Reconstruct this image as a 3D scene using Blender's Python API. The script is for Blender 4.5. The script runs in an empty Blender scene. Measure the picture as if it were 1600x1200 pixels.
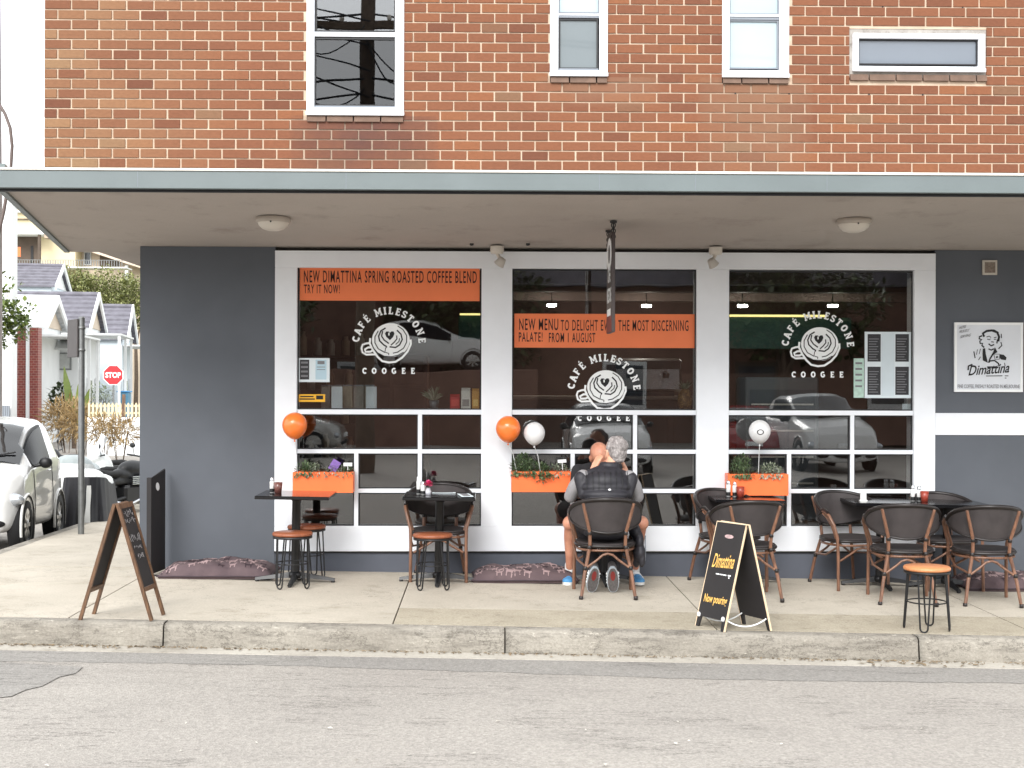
import bpy, math, random
from math import sin, cos, pi, radians, sqrt, atan2
from mathutils import Vector, Matrix, Euler

random.seed(7)
S = bpy.context.scene
COL = S.collection

# ------------------------------------------------------------------ camera
F_PX, CAM_D, CAM_H = 2124.0, 12.0, 1.68
YAW, ROLL = math.atan(0.0215), radians(-0.15)
cd = bpy.data.cameras.new('camera')
cam = bpy.data.objects.new('camera', cd)
COL.objects.link(cam)
cd.sensor_fit = 'HORIZONTAL'
cd.sensor_width = 36.0
cd.lens = F_PX / 1600 * 36.0
cd.clip_start, cd.clip_end = 0.1, 2000
cam.location = (0, -CAM_D, CAM_H)
cam.rotation_euler = (pi / 2, ROLL, -YAW)
S.camera = cam

# ------------------------------------------------------------------ sky and sun (bright overcast)
SUN_EL, SUN_AZ = radians(36), radians(196)
W = bpy.data.worlds.new('World')
S.world = W
W.use_nodes = True
wn, wl = W.node_tree.nodes, W.node_tree.links
wn.clear()
sky = wn.new('ShaderNodeTexSky')
sky.sky_type = 'NISHITA'
sky.sun_disc = False
sky.sun_elevation = SUN_EL
sky.sun_rotation = SUN_AZ
sky.air_density, sky.dust_density, sky.ozone_density = 1.0, 1.0, 1.0
hs = wn.new('ShaderNodeHueSaturation')
hs.inputs['Saturation'].default_value = 0.12
bg = wn.new('ShaderNodeBackground')
bg.inputs['Strength'].default_value = 0.15
wo = wn.new('ShaderNodeOutputWorld')
wl.new(sky.outputs[0], hs.inputs['Color'])
# cloud cover: an even white veil over the clear sky
veil = wn.new('ShaderNodeMix'); veil.data_type = 'RGBA'
veil.inputs[0].default_value = 0.6
veil.inputs[7].default_value = (7.6, 7.8, 8.0, 1)
wl.new(hs.outputs[0], veil.inputs[6])
wl.new(veil.outputs[2], bg.inputs['Color'])
wl.new(bg.outputs[0], wo.inputs['Surface'])

sd = bpy.data.lights.new('sun', 'SUN')
sd.energy, sd.angle, sd.color = 1.5, radians(28), (1, 0.98, 0.95)
sun = bpy.data.objects.new('sun', sd)
COL.objects.link(sun)
# azimuth measured like the sky's sun_rotation (clockwise from +Y)
sdir = Vector((sin(SUN_AZ) * cos(SUN_EL), cos(SUN_AZ) * cos(SUN_EL), sin(SUN_EL)))
sun.rotation_euler = sdir.to_track_quat('Z', 'Y').to_euler()
sun.location = (0, -10, 20)

S.view_settings.view_transform = 'Standard'
S.view_settings.look = 'None'
S.view_settings.gamma = 1.0
S.view_settings.use_curve_mapping = False
S.view_settings.exposure = 1.25
S.render.engine = 'CYCLES'
S.cycles.max_bounces = 8
S.cycles.transparent_max_bounces = 12
S.cycles.use_denoising = True

# ------------------------------------------------------------------ measuring: photograph pixel -> place in the world
_R = Euler((pi / 2, ROLL, -YAW)).to_matrix()

def ray(px, py):
    return _R @ Vector(((px - 800) / F_PX, -(py - 600) / F_PX, -1.0))

def at(px, py, Y):
    d = ray(px, py)
    t = (Y + CAM_D) / d.y
    return Vector((d.x * t, Y, CAM_H + d.z * t))

def fx(px, Y=0.0):
    return at(px, 600, Y).x

def fz(py, px=800, Y=0.0):
    return at(px, py, Y).z

def gz(x, y=0.0):
    """height of the footpath: it falls gently to the right"""
    return -0.016 * (x - 0.26)

def gp(px, py, dz=0.0):
    """point of the footpath seen at a pixel"""
    d = ray(px, py)
    # CAM_H + t dz = -0.016 (t dx - .26)
    t = (-0.016 * -0.26 + dz - CAM_H) / (d.z + 0.016 * d.x)
    return Vector((d.x * t, -CAM_D + d.y * t, CAM_H + d.z * t))

# ------------------------------------------------------------------ object helpers
def tag(o, label=None, cat=None, group=None, kind=None):
    if label: o['label'] = label
    if cat: o['category'] = cat
    if group: o['group'] = group
    if kind: o['kind'] = kind
    return o

def link(name, me, parent=None):
    o = bpy.data.objects.new(name, me)
    COL.objects.link(o)
    if parent is not None:
        o.parent = parent
    return o

def thing(name, label, cat, loc=(0, 0, 0), rz=0.0, group=None):
    o = bpy.data.objects.new(name, None)
    o.empty_display_size = 0.1
    COL.objects.link(o)
    o.location = loc
    o.rotation_euler = (0, 0, rz)
    return tag(o, label, cat, group)

def copy_tree(o, parent=None):
    c = o.copy()
    COL.objects.link(c)
    if parent is not None:
        c.parent = parent
    for ch in [k for k in o.children]:
        copy_tree(ch, c)
    return c

class MB:
    """collects shapes into one mesh"""
    def __init__(self):
        self.v, self.f, self.m, self.s = [], [], [], []
        self.M = Matrix.Identity(4)
        self.mi = 0

    def add(self, vs, fs, smooth=False):
        b = len(self.v)
        for p in vs:
            self.v.append(tuple(self.M @ Vector(p)))
        for f in fs:
            self.f.append(tuple(i + b for i in f))
            self.m.append(self.mi)
            self.s.append(smooth)
        return self

    def box(self, x0, x1, y0, y1, z0, z1):
        vs = [(x0, y0, z0), (x1, y0, z0), (x1, y1, z0), (x0, y1, z0), (x0, y0, z1), (x1, y0, z1), (x1, y1, z1), (x0, y1, z1)]
        return self.add(vs, [(0, 3, 2, 1), (4, 5, 6, 7), (0, 1, 5, 4), (1, 2, 6, 5), (2, 3, 7, 6), (3, 0, 4, 7)])

    def bevbox(self, x0, x1, y0, y1, z0, z1, b=0.004):
        """box with chamfered edges"""
        vs, fs = [], []
        X, Y, Z = (x0, x1), (y0, y1), (z0, z1)
        idx = {}
        for i in (0, 1):
            for j in (0, 1):
                for k in (0, 1):
                    sx, sy, sz = (b if i == 0 else -b), (b if j == 0 else -b), (b if k == 0 else -b)
                    for a in range(3):
                        p = [X[i] + sx, Y[j] + sy, Z[k] + sz]
                        p[a] = (X[i], Y[j], Z[k])[a]
                        idx[(i, j, k, a)] = len(vs)
                        vs.append(tuple(p))
        def q(l): fs.append(tuple(idx[t] for t in l))
        for a in range(3):
            o1, o2 = [(1, 2), (2, 0), (0, 1)][a]
            for s in (0, 1):
                def key(p, r):
                    t = [0, 0, 0]; t[a] = s; t[o1] = p; t[o2] = r
                    return (t[0], t[1], t[2], a)
                l = [key(0, 0), key(1, 0), key(1, 1), key(0, 1)]
                q(l if s else l[::-1])
            # edges along axis a
            for p in (0, 1):
                for r in (0, 1):
                    def key2(s, ax):
                        t = [0, 0, 0]; t[a] = s; t[o1] = p; t[o2] = r
                        return (t[0], t[1], t[2], ax)
                    l = [key2(0, o1), key2(1, o1), key2(1, o2), key2(0, o2)]
                    q(l if (p + r) % 2 == 1 else l[::-1])
        for i in (0, 1):
            for j in (0, 1):
                for k in (0, 1):
                    l = [(i, j, k, 0), (i, j, k, 1), (i, j, k, 2)]
                    q(l if (i + j + k) % 2 == 1 else l[::-1])
        return self.add(vs, fs)

    def tube(self, pts, r, n=8, caps=True, closed=False, smooth=True):
        pts = [Vector(p) for p in pts]
        k = len(pts)
        rr = list(r) if isinstance(r, (list, tuple)) else [r] * k
        vs, fs = [], []
        # parallel transport frame
        tang = []
        for i in range(k):
            if closed:
                t = pts[(i + 1) % k] - pts[i - 1]
            else:
                t = pts[min(i + 1, k - 1)] - pts[max(i - 1, 0)]
            if t.length < 1e-9: t = Vector((0, 0, 1))
            tang.append(t.normalized())
        ref = Vector((0, 0, 1)) if abs(tang[0].z) < 0.9 else Vector((1, 0, 0))
        u = tang[0].cross(ref).normalized()
        for i in range(k):
            u = u - tang[i] * u.dot(tang[i])
            if u.length < 1e-6: u = tang[i].orthogonal()
            u.normalize()
            w = tang[i].cross(u)
            for j in range(n):
                a = 2 * pi * j / n
                vs.append(pts[i] + (u * cos(a) + w * sin(a)) * rr[i])
        m = k if closed else k - 1
        for i in range(m):
            for j in range(n):
                a, b2 = i * n + j, i * n + (j + 1) % n
                c, d = ((i + 1) % k) * n + (j + 1) % n, ((i + 1) % k) * n + j
                fs.append((a, b2, c, d))
        self.add(vs, fs, smooth)
        if caps and not closed:
            self.add(vs[:n], [tuple(range(n))[::-1]])
            self.add(vs[-n:], [tuple(range(n))])
        return self

    def lathe(self, prof, n=24, smooth=True, cx=0, cy=0, cz=0):
        vs, fs = [], []
        for (r, z) in prof:
            for j in range(n):
                a = 2 * pi * j / n
                vs.append((cx + r * cos(a), cy + r * sin(a), cz + z))
        for i in range(len(prof) - 1):
            for j in range(n):
                fs.append((i * n + j, i * n + (j + 1) % n, (i + 1) * n + (j + 1) % n, (i + 1) * n + j))
        self.add(vs, fs, smooth)
        return self

    def disc(self, c, r, n=24, axis='z', flip=False):
        vs = []
        for j in range(n):
            a = 2 * pi * j / n
            if axis == 'z': vs.append((c[0] + r * cos(a), c[1] + r * sin(a), c[2]))
            else: vs.append((c[0] + r * cos(a), c[1], c[2] + r * sin(a)))
        return self.add(vs, [tuple(range(n))[::-1] if flip else tuple(range(n))])

    def ell(self, c, r, n=14, m=9, rot=None):
        """ellipsoid"""
        vs, fs = [], []
        c = Vector(c)
        R = rot if rot is not None else Matrix.Identity(3)
        for i in range(m + 1):
            t = pi * i / m
            for j in range(n):
                a = 2 * pi * j / n
                vs.append(c + R @ Vector((r[0] * sin(t) * cos(a), r[1] * sin(t) * sin(a), -r[2] * cos(t))))
        for i in range(m):
            for j in range(n):
                a, b = i * n + j, i * n + (j + 1) % n
                c2, d = (i + 1) * n + (j + 1) % n, (i + 1) * n + j
                if i == 0: fs.append((a, c2, d))
                elif i == m - 1: fs.append((a, b, d))
                else: fs.append((a, b, c2, d))
        return self.add(vs, fs, True)

    def prism(self, poly, y0, y1):
        """polygon in x,z extruded along y"""
        n = len(poly)
        A = sum(poly[i][0] * poly[(i + 1) % n][1] - poly[(i + 1) % n][0] * poly[i][1] for i in range(n))
        if A < 0: poly = poly[::-1]
        vs = [(p[0], y0, p[1]) for p in poly] + [(p[0], y1, p[1]) for p in poly]
        fs = [tuple(range(n)), tuple(range(2 * n - 1, n - 1, -1))]
        for i in range(n):
            j = (i + 1) % n
            fs.append((i, i + n, j + n, j))
        return self.add(vs, fs)

    def prismx(self, poly, x0, x1):
        """polygon in y,z extruded along x"""
        n = len(poly)
        A = sum(poly[i][0] * poly[(i + 1) % n][1] - poly[(i + 1) % n][0] * poly[i][1] for i in range(n))
        if A < 0: poly = poly[::-1]
        vs = [(x0, p[0], p[1]) for p in poly] + [(x1, p[0], p[1]) for p in poly]
        fs = [tuple(range(n))[::-1], tuple(range(n, 2 * n))]
        for i in range(n):
            j = (i + 1) % n
            fs.append((i, j, j + n, i + n))
        return self.add(vs, fs)

    def prismz(self, poly, z0, z1):
        n = len(poly)
        A = sum(poly[i][0] * poly[(i + 1) % n][1] - poly[(i + 1) % n][0] * poly[i][1] for i in range(n))
        if A < 0: poly = poly[::-1]
        def zz(z, p): return z(p[0], p[1]) if callable(z) else z
        vs = [(p[0], p[1], zz(z0, p)) for p in poly] + [(p[0], p[1], zz(z1, p)) for p in poly]
        fs = [tuple(range(n))[::-1], tuple(range(n, 2 * n))]
        for i in range(n):
            j = (i + 1) % n
            fs.append((i, j, j + n, i + n))
        return self.add(vs, fs)

    def mesh(self, name, mats):
        me = bpy.data.meshes.new(name)
        me.from_pydata(self.v, [], self.f)
        if not isinstance(mats, (list, tuple)): mats = [mats]
        for m in mats: me.materials.append(m)
        me.polygons.foreach_set('material_index', self.m)
        me.polygons.foreach_set('use_smooth', self.s)
        me.update()
        return me

    def build(self, name, mats, parent=None):
        return link(name, self.mesh(name, mats), parent)

# ------------------------------------------------------------------ materials
def srgb(r, g, b):
    def c(v):
        v /= 255.0
        return v / 12.92 if v <= 0.04045 else ((v + 0.055) / 1.055) ** 2.4
    return (c(r), c(g), c(b), 1.0)

def newmat(name):
    m = bpy.data.materials.new(name)
    m.use_nodes = True
    nt = m.node_tree
    b = nt.nodes['Principled BSDF']
    return m, nt, b

def nd(nt, typ, **kw):
    n = nt.nodes.new(typ)
    for k, v in kw.items():
        if k.startswith('i_'):
            n.inputs[k[2:].replace('_', ' ')].default_value = v
        else:
            setattr(n, k, v)
    return n

def pos(nt, scale=None):
    g = nd(nt, 'ShaderNodeNewGeometry')
    if scale is None: return g.outputs['Position']
    v = nd(nt, 'ShaderNodeVectorMath', operation='MULTIPLY')
    v.inputs[1].default_value = scale
    nt.links.new(g.outputs['Position'], v.inputs[0])
    return v.outputs[0]

def noise(nt, vec, scale, detail=4, rough=0.55):
    n = nd(nt, 'ShaderNodeTexNoise')
    n.inputs['Scale'].default_value = scale
    n.inputs['Detail'].default_value = detail
    n.inputs['Roughness'].default_value = rough
    nt.links.new(vec, n.inputs['Vector'])
    return n.outputs['Fac']

def ramp(nt, fac, stops, interp='LINEAR'):
    r = nd(nt, 'ShaderNodeValToRGB')
    r.color_ramp.interpolation = interp
    e = r.color_ramp.elements
    while len(e) < len(stops): e.new(0.5)
    for i, (p, c) in enumerate(stops):
        e[i].position = p
        e[i].color = c if len(c) == 4 else (*c, 1)
    nt.links.new(fac, r.inputs['Fac'])
    return r.outputs['Color']

def mixc(nt, fac, a, b, mode='MIX'):
    m = nd(nt, 'ShaderNodeMix', data_type='RGBA', blend_type=mode)
    for sock, v in ((m.inputs[0], fac), (m.inputs[6], a), (m.inputs[7], b)):
        if isinstance(v, bpy.types.NodeSocket): nt.links.new(v, sock)
        else: sock.default_value = v
    return m.outputs[2]

def mathn(nt, op, a, b=None, c=None, clamp=False):
    m = nd(nt, 'ShaderNodeMath', operation=op, use_clamp=clamp)
    for i, v in enumerate((a, b, c)):
        if v is None: continue
        if isinstance(v, bpy.types.NodeSocket): nt.links.new(v, m.inputs[i])
        else: m.inputs[i].default_value = v
    return m.outputs[0]

def bump(nt, b, h, strength=0.3, dist=0.01):
    n = nd(nt, 'ShaderNodeBump')
    n.inputs['Strength'].default_value = strength
    n.inputs['Distance'].default_value = dist
    nt.links.new(h, n.inputs['Height'])
    nt.links.new(n.outputs[0], b.inputs['Normal'])

def pm(name, col, rough=0.6, var=0.12, scale=6.0, bmp=0.0, bscale=60.0, metal=0.0, spec=0.5, coat=0.0):
    """plain surface with a little unevenness in colour and relief"""
    m, nt, b = newmat(name)
    c = srgb(*col)
    p = pos(nt)
    n = noise(nt, p, scale)
    lo = tuple(x * (1 - var) for x in c[:3]) + (1,)
    hi = tuple(min(1, x * (1 + var)) for x in c[:3]) + (1,)
    nt.links.new(ramp(nt, n, [(0.3, lo), (0.7, hi)]), b.inputs['Base Color'])
    b.inputs['Roughness'].default_value = rough
    b.inputs['Metallic'].default_value = metal
    b.inputs['Specular IOR Level'].default_value = spec
    b.inputs['Coat Weight'].default_value = coat
    if bmp > 0:
        bump(nt, b, noise(nt, p, bscale, 5), bmp, 0.004)
    return m

M = {}
M['white_paint'] = pm('white_paint', (228, 231, 236), 0.5, 0.05, 2.2, 0.08, 90)
M['dark_wall'] = pm('dark_wall', (84, 88, 95), 0.75, 0.14, 1.1, 0.12, 120)
M['plinth'] = pm('plinth', (80, 84, 94), 0.7, 0.1, 3.0, 0.12, 120)
M['gasket'] = pm('gasket', (22, 22, 25), 0.5, 0.1)
M['white_upvc'] = pm('white_upvc', (232, 236, 242), 0.35, 0.02, 4.0)
M['grey_upvc'] = pm('grey_upvc', (120, 126, 134), 0.4, 0.05, 4.0)
M['orange'] = pm('orange_paint', (250, 116, 62), 0.4, 0.05, 5.0)
M['banner'] = pm('orange_banner', (230, 120, 70), 0.55, 0.05, 3.0)
M['ink'] = pm('dark_ink', (45, 20, 18), 0.7, 0.1)
M['blackink'] = pm('black_ink', (20, 20, 22), 0.7, 0.1)
M['decal'] = pm('white_decal', (236, 238, 238), 0.5, 0.03)
M['black_metal'] = pm('black_metal', (17, 17, 19), 0.42, 0.2, 10, 0.05, 200)
M['black_top'] = pm('black_table_top', (20, 20, 22), 0.16, 0.15, 6)
M['wood_seat'] = None
M['paper'] = pm('paper', (216, 226, 230), 0.7, 0.03)
M['black_board'] = pm('chalk_board', (34, 31, 32), 0.75, 0.18, 5)
M['steel'] = pm('galvanised_steel', (126, 128, 128), 0.45, 0.14, 14, 0.05, 80, metal=0.6)
M['rubber'] = pm('rubber', (16, 16, 17), 0.85, 0.2)
M['chrome'] = pm('chrome', (190, 192, 195), 0.2, 0.05, metal=1.0)
M['lampglass'] = pm('lamp_glass', (205, 198, 188), 0.35, 0.03)
M['soil'] = pm('soil', (50, 36, 28), 0.95, 0.3, 60)
M['plastic_black'] = pm('black_plastic', (17, 18, 20), 0.5, 0.12)
M['white_plastic'] = pm('white_plastic', (226, 226, 224), 0.4, 0.03)
M['red_plastic'] = pm('red_plastic', (176, 40, 34), 0.4, 0.06)

def wood(name, c1, c2, rough=0.5, sc=(3, 40, 40)):
    m, nt, b = newmat(name)
    tc = nd(nt, 'ShaderNodeTexCoord')
    v = nd(nt, 'ShaderNodeVectorMath', operation='MULTIPLY')
    v.inputs[1].default_value = sc
    nt.links.new(tc.outputs['Object'], v.inputs[0])
    n = noise(nt, v.outputs[0], 2.0, 6, 0.65)
    nt.links.new(ramp(nt, n, [(0.3, srgb(*c1)), (0.7, srgb(*c2))]), b.inputs['Base Color'])
    b.inputs['Roughness'].default_value = rough
    bump(nt, b, n, 0.15, 0.002)
    return m
M['wood_seat'] = wood('stool_wood', (116, 64, 42), (160, 94, 62), 0.42)
M['wood_light'] = wood('pale_stool_wood', (186, 116, 72), (214, 146, 98), 0.42)
M['cane'] = wood('brown_cane', (84, 57, 44), (138, 99, 77), 0.38, (30, 30, 5))
M['frame_wood'] = wood('sign_frame_wood', (68, 47, 32), (116, 84, 58), 0.5, (30, 30, 4))
M['pale_edge'] = wood('plywood_edge', (214, 186, 150), (236, 214, 184), 0.6, (20, 20, 4))

def glass_mat(name, tint=(0.75, 0.78, 0.78), refl=1.0, ior=1.55):
    m, nt, b = newmat(name)
    nt.nodes.remove(b)
    out = nt.nodes['Material Output']
    tr = nd(nt, 'ShaderNodeBsdfTransparent')
    tr.inputs[0].default_value = (*tint, 1)
    gl = nd(nt, 'ShaderNodeBsdfGlossy')
    gl.inputs['Roughness'].default_value = 0.006
    gl.inputs['Color'].default_value = (1, 1, 1, 1)
    fr = nd(nt, 'ShaderNodeFresnel')
    fr.inputs['IOR'].default_value = ior
    k = mathn(nt, 'MULTIPLY', fr.outputs[0], refl, clamp=True)
    mx = nd(nt, 'ShaderNodeMixShader')
    nt.links.new(k, mx.inputs[0])
    nt.links.new(tr.outputs[0], mx.inputs[1])
    nt.links.new(gl.outputs[0], mx.inputs[2])
    # gentle waviness of the float glass
    bn = nd(nt, 'ShaderNodeBump')
    bn.inputs['Strength'].default_value = 0.06
    bn.inputs['Distance'].default_value = 0.02
    nt.links.new(noise(nt, pos(nt), 1.3, 1), bn.inputs['Height'])
    nt.links.new(bn.outputs[0], gl.inputs['Normal'])
    nt.links.new(bn.outputs[0], fr.inputs['Normal'])
    nt.links.new(mx.outputs[0], out.inputs['Surface'])
    return m
M['glass'] = glass_mat('shop_glass', (0.84, 0.85, 0.85), 2.1)
M['glass_up'] = glass_mat('upper_glass', (0.45, 0.48, 0.5), 2.6, 1.6)
M['glass_low'] = glass_mat('screened_glass', (0.4, 0.42, 0.44), 1.1, 1.6)
M['car_glass'] = glass_mat('car_glass', (0.35, 0.38, 0.4), 1.6)
M['car_side_glass'] = pm('car_side_glass', (26, 28, 32), 0.25, 0.1, 4, spec=0.03)

def concrete(name, c1, c2, stain, sc=1.4, bmp=0.35, speck=0.5, spots=False):
    m, nt, b = newmat(name)
    p = pos(nt)
    big = noise(nt, p, sc, 6, 0.6)
    fine = noise(nt, p, 70, 4, 0.6)
    blot = noise(nt, p, sc * 3.3, 7, 0.7)
    c = ramp(nt, big, [(0.3, srgb(*c1)), (0.72, srgb(*c2))])
    c = mixc(nt, ramp(nt, blot, [(0.54, (0, 0, 0)), (0.72, (0.75, 0.75, 0.75))]), c, srgb(*stain))
    c = mixc(nt, speck, c, ramp(nt, fine, [(0.3, (0.62, 0.61, 0.6)), (0.7, (1, 1, 1))]), 'MULTIPLY')
    if spots:
        # trodden gum and drip spots, hairline cracks
        v = nd(nt, 'ShaderNodeTexVoronoi'); v.inputs['Scale'].default_value = 4.5; v.inputs['Randomness'].default_value = 1.0
        nt.links.new(p, v.inputs['Vector'])
        sz = noise(nt, p, 2.0, 2)
        gum = mathn(nt, 'LESS_THAN', v.outputs['Distance'], mathn(nt, 'MULTIPLY_ADD', sz, 0.22, -0.02))
        c = mixc(nt, mathn(nt, 'MULTIPLY', mathn(nt, 'MULTIPLY', gum, mathn(nt, 'GREATER_THAN', v.outputs['Color'], 0.45)), 0.28), c, srgb(96, 90, 82))
        wv = noise(nt, p, 0.8, 9, 0.7)
        cr = mathn(nt, 'LESS_THAN', mathn(nt, 'ABSOLUTE', mathn(nt, 'SUBTRACT', wv, 0.53)), 0.0018)
        c = mixc(nt, mathn(nt, 'MULTIPLY', cr, 0.55), c, srgb(92, 84, 74))
    nt.links.new(c, b.inputs['Base Color'])
    b.inputs['Roughness'].default_value = 0.9
    b.inputs['Specular IOR Level'].default_value = 0.25
    bump(nt, b, fine, bmp, 0.006)
    return m
M['slab'] = concrete('footpath_concrete', (180, 172, 158), (200, 192, 178), (162, 153, 138), 0.9, spots=True)
M['slab2'] = concrete('footpath_aggregate', (170, 161, 143), (188, 179, 161), (146, 137, 120), 2.2, 0.6, 0.8, spots=True)
M['gutter'] = concrete('gutter_concrete', (168, 162, 152), (188, 183, 173), (134, 127, 116), 2.0)
M['joint'] = pm('joint_dirt', (70, 64, 56), 0.95, 0.3, 30)

def kerb_mat():
    m, nt, b = newmat('kerb_concrete')
    p = pos(nt)
    big = noise(nt, p, 1.6, 6, 0.65)
    st = noise(nt, pos(nt, (2.0, 2.0, 14.0)), 1.5, 8, 0.75)
    fine = noise(nt, p, 60, 5, 0.7)
    c = ramp(nt, big, [(0.3, srgb(138, 132, 122)), (0.7, srgb(170, 164, 153))])
    c = mixc(nt, ramp(nt, st, [(0.5, (0, 0, 0)), (0.7, (0.85, 0.85, 0.85))]), c, srgb(100, 95, 88))
    scr = noise(nt, pos(nt, (1, 1, 3)), 9, 6, 0.7)
    c = mixc(nt, ramp(nt, scr, [(0.62, (0, 0, 0)), (0.67, (0.7, 0.7, 0.7))]), c, srgb(206, 199, 186))
    wv = noise(nt, pos(nt, (1.2, 1, 2.4)), 1.6, 9, 0.72)
    cr = mathn(nt, 'LESS_THAN', mathn(nt, 'ABSOLUTE', mathn(nt, 'SUBTRACT', wv, 0.5)), 0.006)
    c = mixc(nt, mathn(nt, 'MULTIPLY', cr, 0.6), c, srgb(74, 68, 60))
    c = mixc(nt, 0.7, c, ramp(nt, fine, [(0.25, (0.55, 0.54, 0.52)), (0.65, (1, 1, 1))]), 'MULTIPLY')
    nt.links.new(c, b.inputs['Base Color'])
    b.inputs['Roughness'].default_value = 0.92
    bump(nt, b, mathn(nt, 'ADD', mathn(nt, 'MULTIPLY', scr, 2.0), fine), 0.6, 0.01)
    return m
M['kerb'] = kerb_mat()

def asphalt(name, base, hi, patch):
    m, nt, b = newmat(name)
    p = pos(nt)
    big = noise(nt, p, 0.35, 5, 0.6)
    mid = noise(nt, pos(nt, (1, 3.0, 1)), 1.3, 6, 0.65)
    agg = nd(nt, 'ShaderNodeTexVoronoi')
    agg.inputs['Scale'].default_value = 85
    nt.links.new(p, agg.inputs['Vector'])
    fine = noise(nt, p, 38, 5, 0.7)
    c = ramp(nt, big, [(0.3, srgb(*base)), (0.7, srgb(*hi))])
    c = mixc(nt, ramp(nt, mid, [(0.52, (0, 0, 0)), (0.75, (0.5, 0.5, 0.5))]), c, srgb(*patch))
    c = mixc(nt, 0.65, c, ramp(nt, fine, [(0.28, (0.5, 0.5, 0.5)), (0.66, (1.0, 1.0, 1.0))]), 'MULTIPLY')
    c = mixc(nt, 0.45, c, ramp(nt, agg.outputs['Color'], [(0.1, (0.5, 0.5, 0.5)), (0.9, (1.0, 1.0, 1.0))]), 'MULTIPLY')
    # thin cracks and dark scuffs
    wv = noise(nt, pos(nt, (0.5, 4.0, 1)), 1.0, 8, 0.75)
    crack = mathn(nt, 'ABSOLUTE', mathn(nt, 'SUBTRACT', wv, 0.5))
    gate = noise(nt, p, 0.9, 3)
    cm = mathn(nt, 'MULTIPLY', mathn(nt, 'LESS_THAN', crack, 0.0048), mathn(nt, 'GREATER_THAN', gate, 0.53))
    c = mixc(nt, mathn(nt, 'MULTIPLY', cm, 0.75), c, srgb(58, 54, 50))
    nt.links.new(c, b.inputs['Base Color'])
    b.inputs['Roughness'].default_value = 0.88
    b.inputs['Specular IOR Level'].default_value = 0.3
    bump(nt, b, mathn(nt, 'ADD', fine, agg.outputs['Distance']), 0.5, 0.008)
    return m
M['road'] = asphalt('road_asphalt', (166, 160, 153), (180, 174, 166), (154, 149, 142))
M['patch'] = asphalt('road_asphalt_new', (152, 148, 143), (163, 159, 153), (142, 138, 133))

def weather(nt, c, sep, strength):
    """run-off stains below the upper sills"""
    px_ = sep.outputs['X']
    blot = noise(nt, pos(nt), 3.2, 6, 0.7)
    for (x0, x1, ztop, zl, col) in STAINS:
        xc, hw = (x0 + x1) / 2, (x1 - x0) / 2
        dx = mathn(nt, 'SUBTRACT', 1.0, mathn(nt, 'DIVIDE', mathn(nt, 'ABSOLUTE', mathn(nt, 'SUBTRACT', px_, xc)), hw * 1.3), clamp=True)
        dz = mathn(nt, 'SUBTRACT', 1.0, mathn(nt, 'DIVIDE', mathn(nt, 'SUBTRACT', ztop, sep.outputs['Z']), zl), clamp=True)
        under = mathn(nt, 'LESS_THAN', sep.outputs['Z'], ztop + 0.05)
        k = mathn(nt, 'MULTIPLY', mathn(nt, 'MULTIPLY', mathn(nt, 'POWER', dx, 0.45), mathn(nt, 'POWER', dz, 0.5)), under)
        k = mathn(nt, 'MULTIPLY', k, mathn(nt, 'MULTIPLY_ADD', blot, 1.6, -0.05), clamp=True)
        c = mixc(nt, mathn(nt, 'MULTIPLY', k, strength), c, col)
    return c

def brick_mat():
    m, nt, b = newmat('brick')
    g = nd(nt, 'ShaderNodeNewGeometry')
    sep = nd(nt, 'ShaderNodeSeparateXYZ')
    nt.links.new(g.outputs['Position'], sep.inputs[0])
    row = mathn(nt, 'FLOOR', mathn(nt, 'DIVIDE', mathn(nt, 'SUBTRACT', sep.outputs['Z'], BZ0), BH))
    par = mathn(nt, 'MODULO', row, 2.0)
    colx = mathn(nt, 'FLOOR', mathn(nt, 'DIVIDE', mathn(nt, 'ADD', mathn(nt, 'SUBTRACT', sep.outputs['X'], BX0), mathn(nt, 'MULTIPLY', par, BW / 2)), BW))
    cmb = nd(nt, 'ShaderNodeCombineXYZ')
    nt.links.new(colx, cmb.inputs[0]); nt.links.new(row, cmb.inputs[1])
    wn_ = nd(nt, 'ShaderNodeTexWhiteNoise', noise_dimensions='2D')
    nt.links.new(cmb.outputs[0], wn_.inputs['Vector'])
    c = ramp(nt, wn_.outputs['Value'], [
        (0.00, srgb(106, 67, 50)), (0.05, srgb(116, 74, 54)), (0.35, srgb(122, 79, 57)), (0.65, srgb(127, 82, 58)),
        (0.86, srgb(124, 80, 58)), (0.95, srgb(134, 87, 59)), (0.985, srgb(116, 80, 60)), (1.0, srgb(122, 94, 72))])
    # older khaki bricks near the corner and weather stains under the upper sills
    px_ = sep.outputs['X']
    cornr = mathn(nt, 'SUBTRACT', 1.0, mathn(nt, 'MULTIPLY', mathn(nt, 'SUBTRACT', px_, BX0), 0.55), clamp=True)
    c = mixc(nt, mathn(nt, 'MULTIPLY', mathn(nt, 'MULTIPLY', cornr, wn_.outputs['Value']), 0.75), c, srgb(146, 118, 88))
    grain = noise(nt, pos(nt, (1, 1, 2.2)), 26, 5, 0.65)
    c = mixc(nt, 0.55, c, ramp(nt, grain, [(0.25, (0.62, 0.6, 0.58)), (0.7, (1.05, 1.05, 1.05))]), 'MULTIPLY')
    c = weather(nt, c, sep, 0.9)
    nt.links.new(c, b.inputs['Base Color'])
    b.inputs['Roughness'].default_value = 0.85
    b.inputs['Specular IOR Level'].default_value = 0.3
    bump(nt, b, grain, 0.35, 0.004)
    return m

# ================================================================== ground, road, kerb
def gz(x, y=0.0):
    return -0.016 * (min(max(x, -5.0), 30.0) - 0.26)

def yk(x):
    """front edge of the kerb"""
    return -2.72 - 0.022 * x

def xk(y):
    """kerb of the side street"""
    return -4.65 - 0.122 * y

def side_z(y):
    return 0.084 - 0.045 * min(max(y, 0.0), 10.0)

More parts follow.
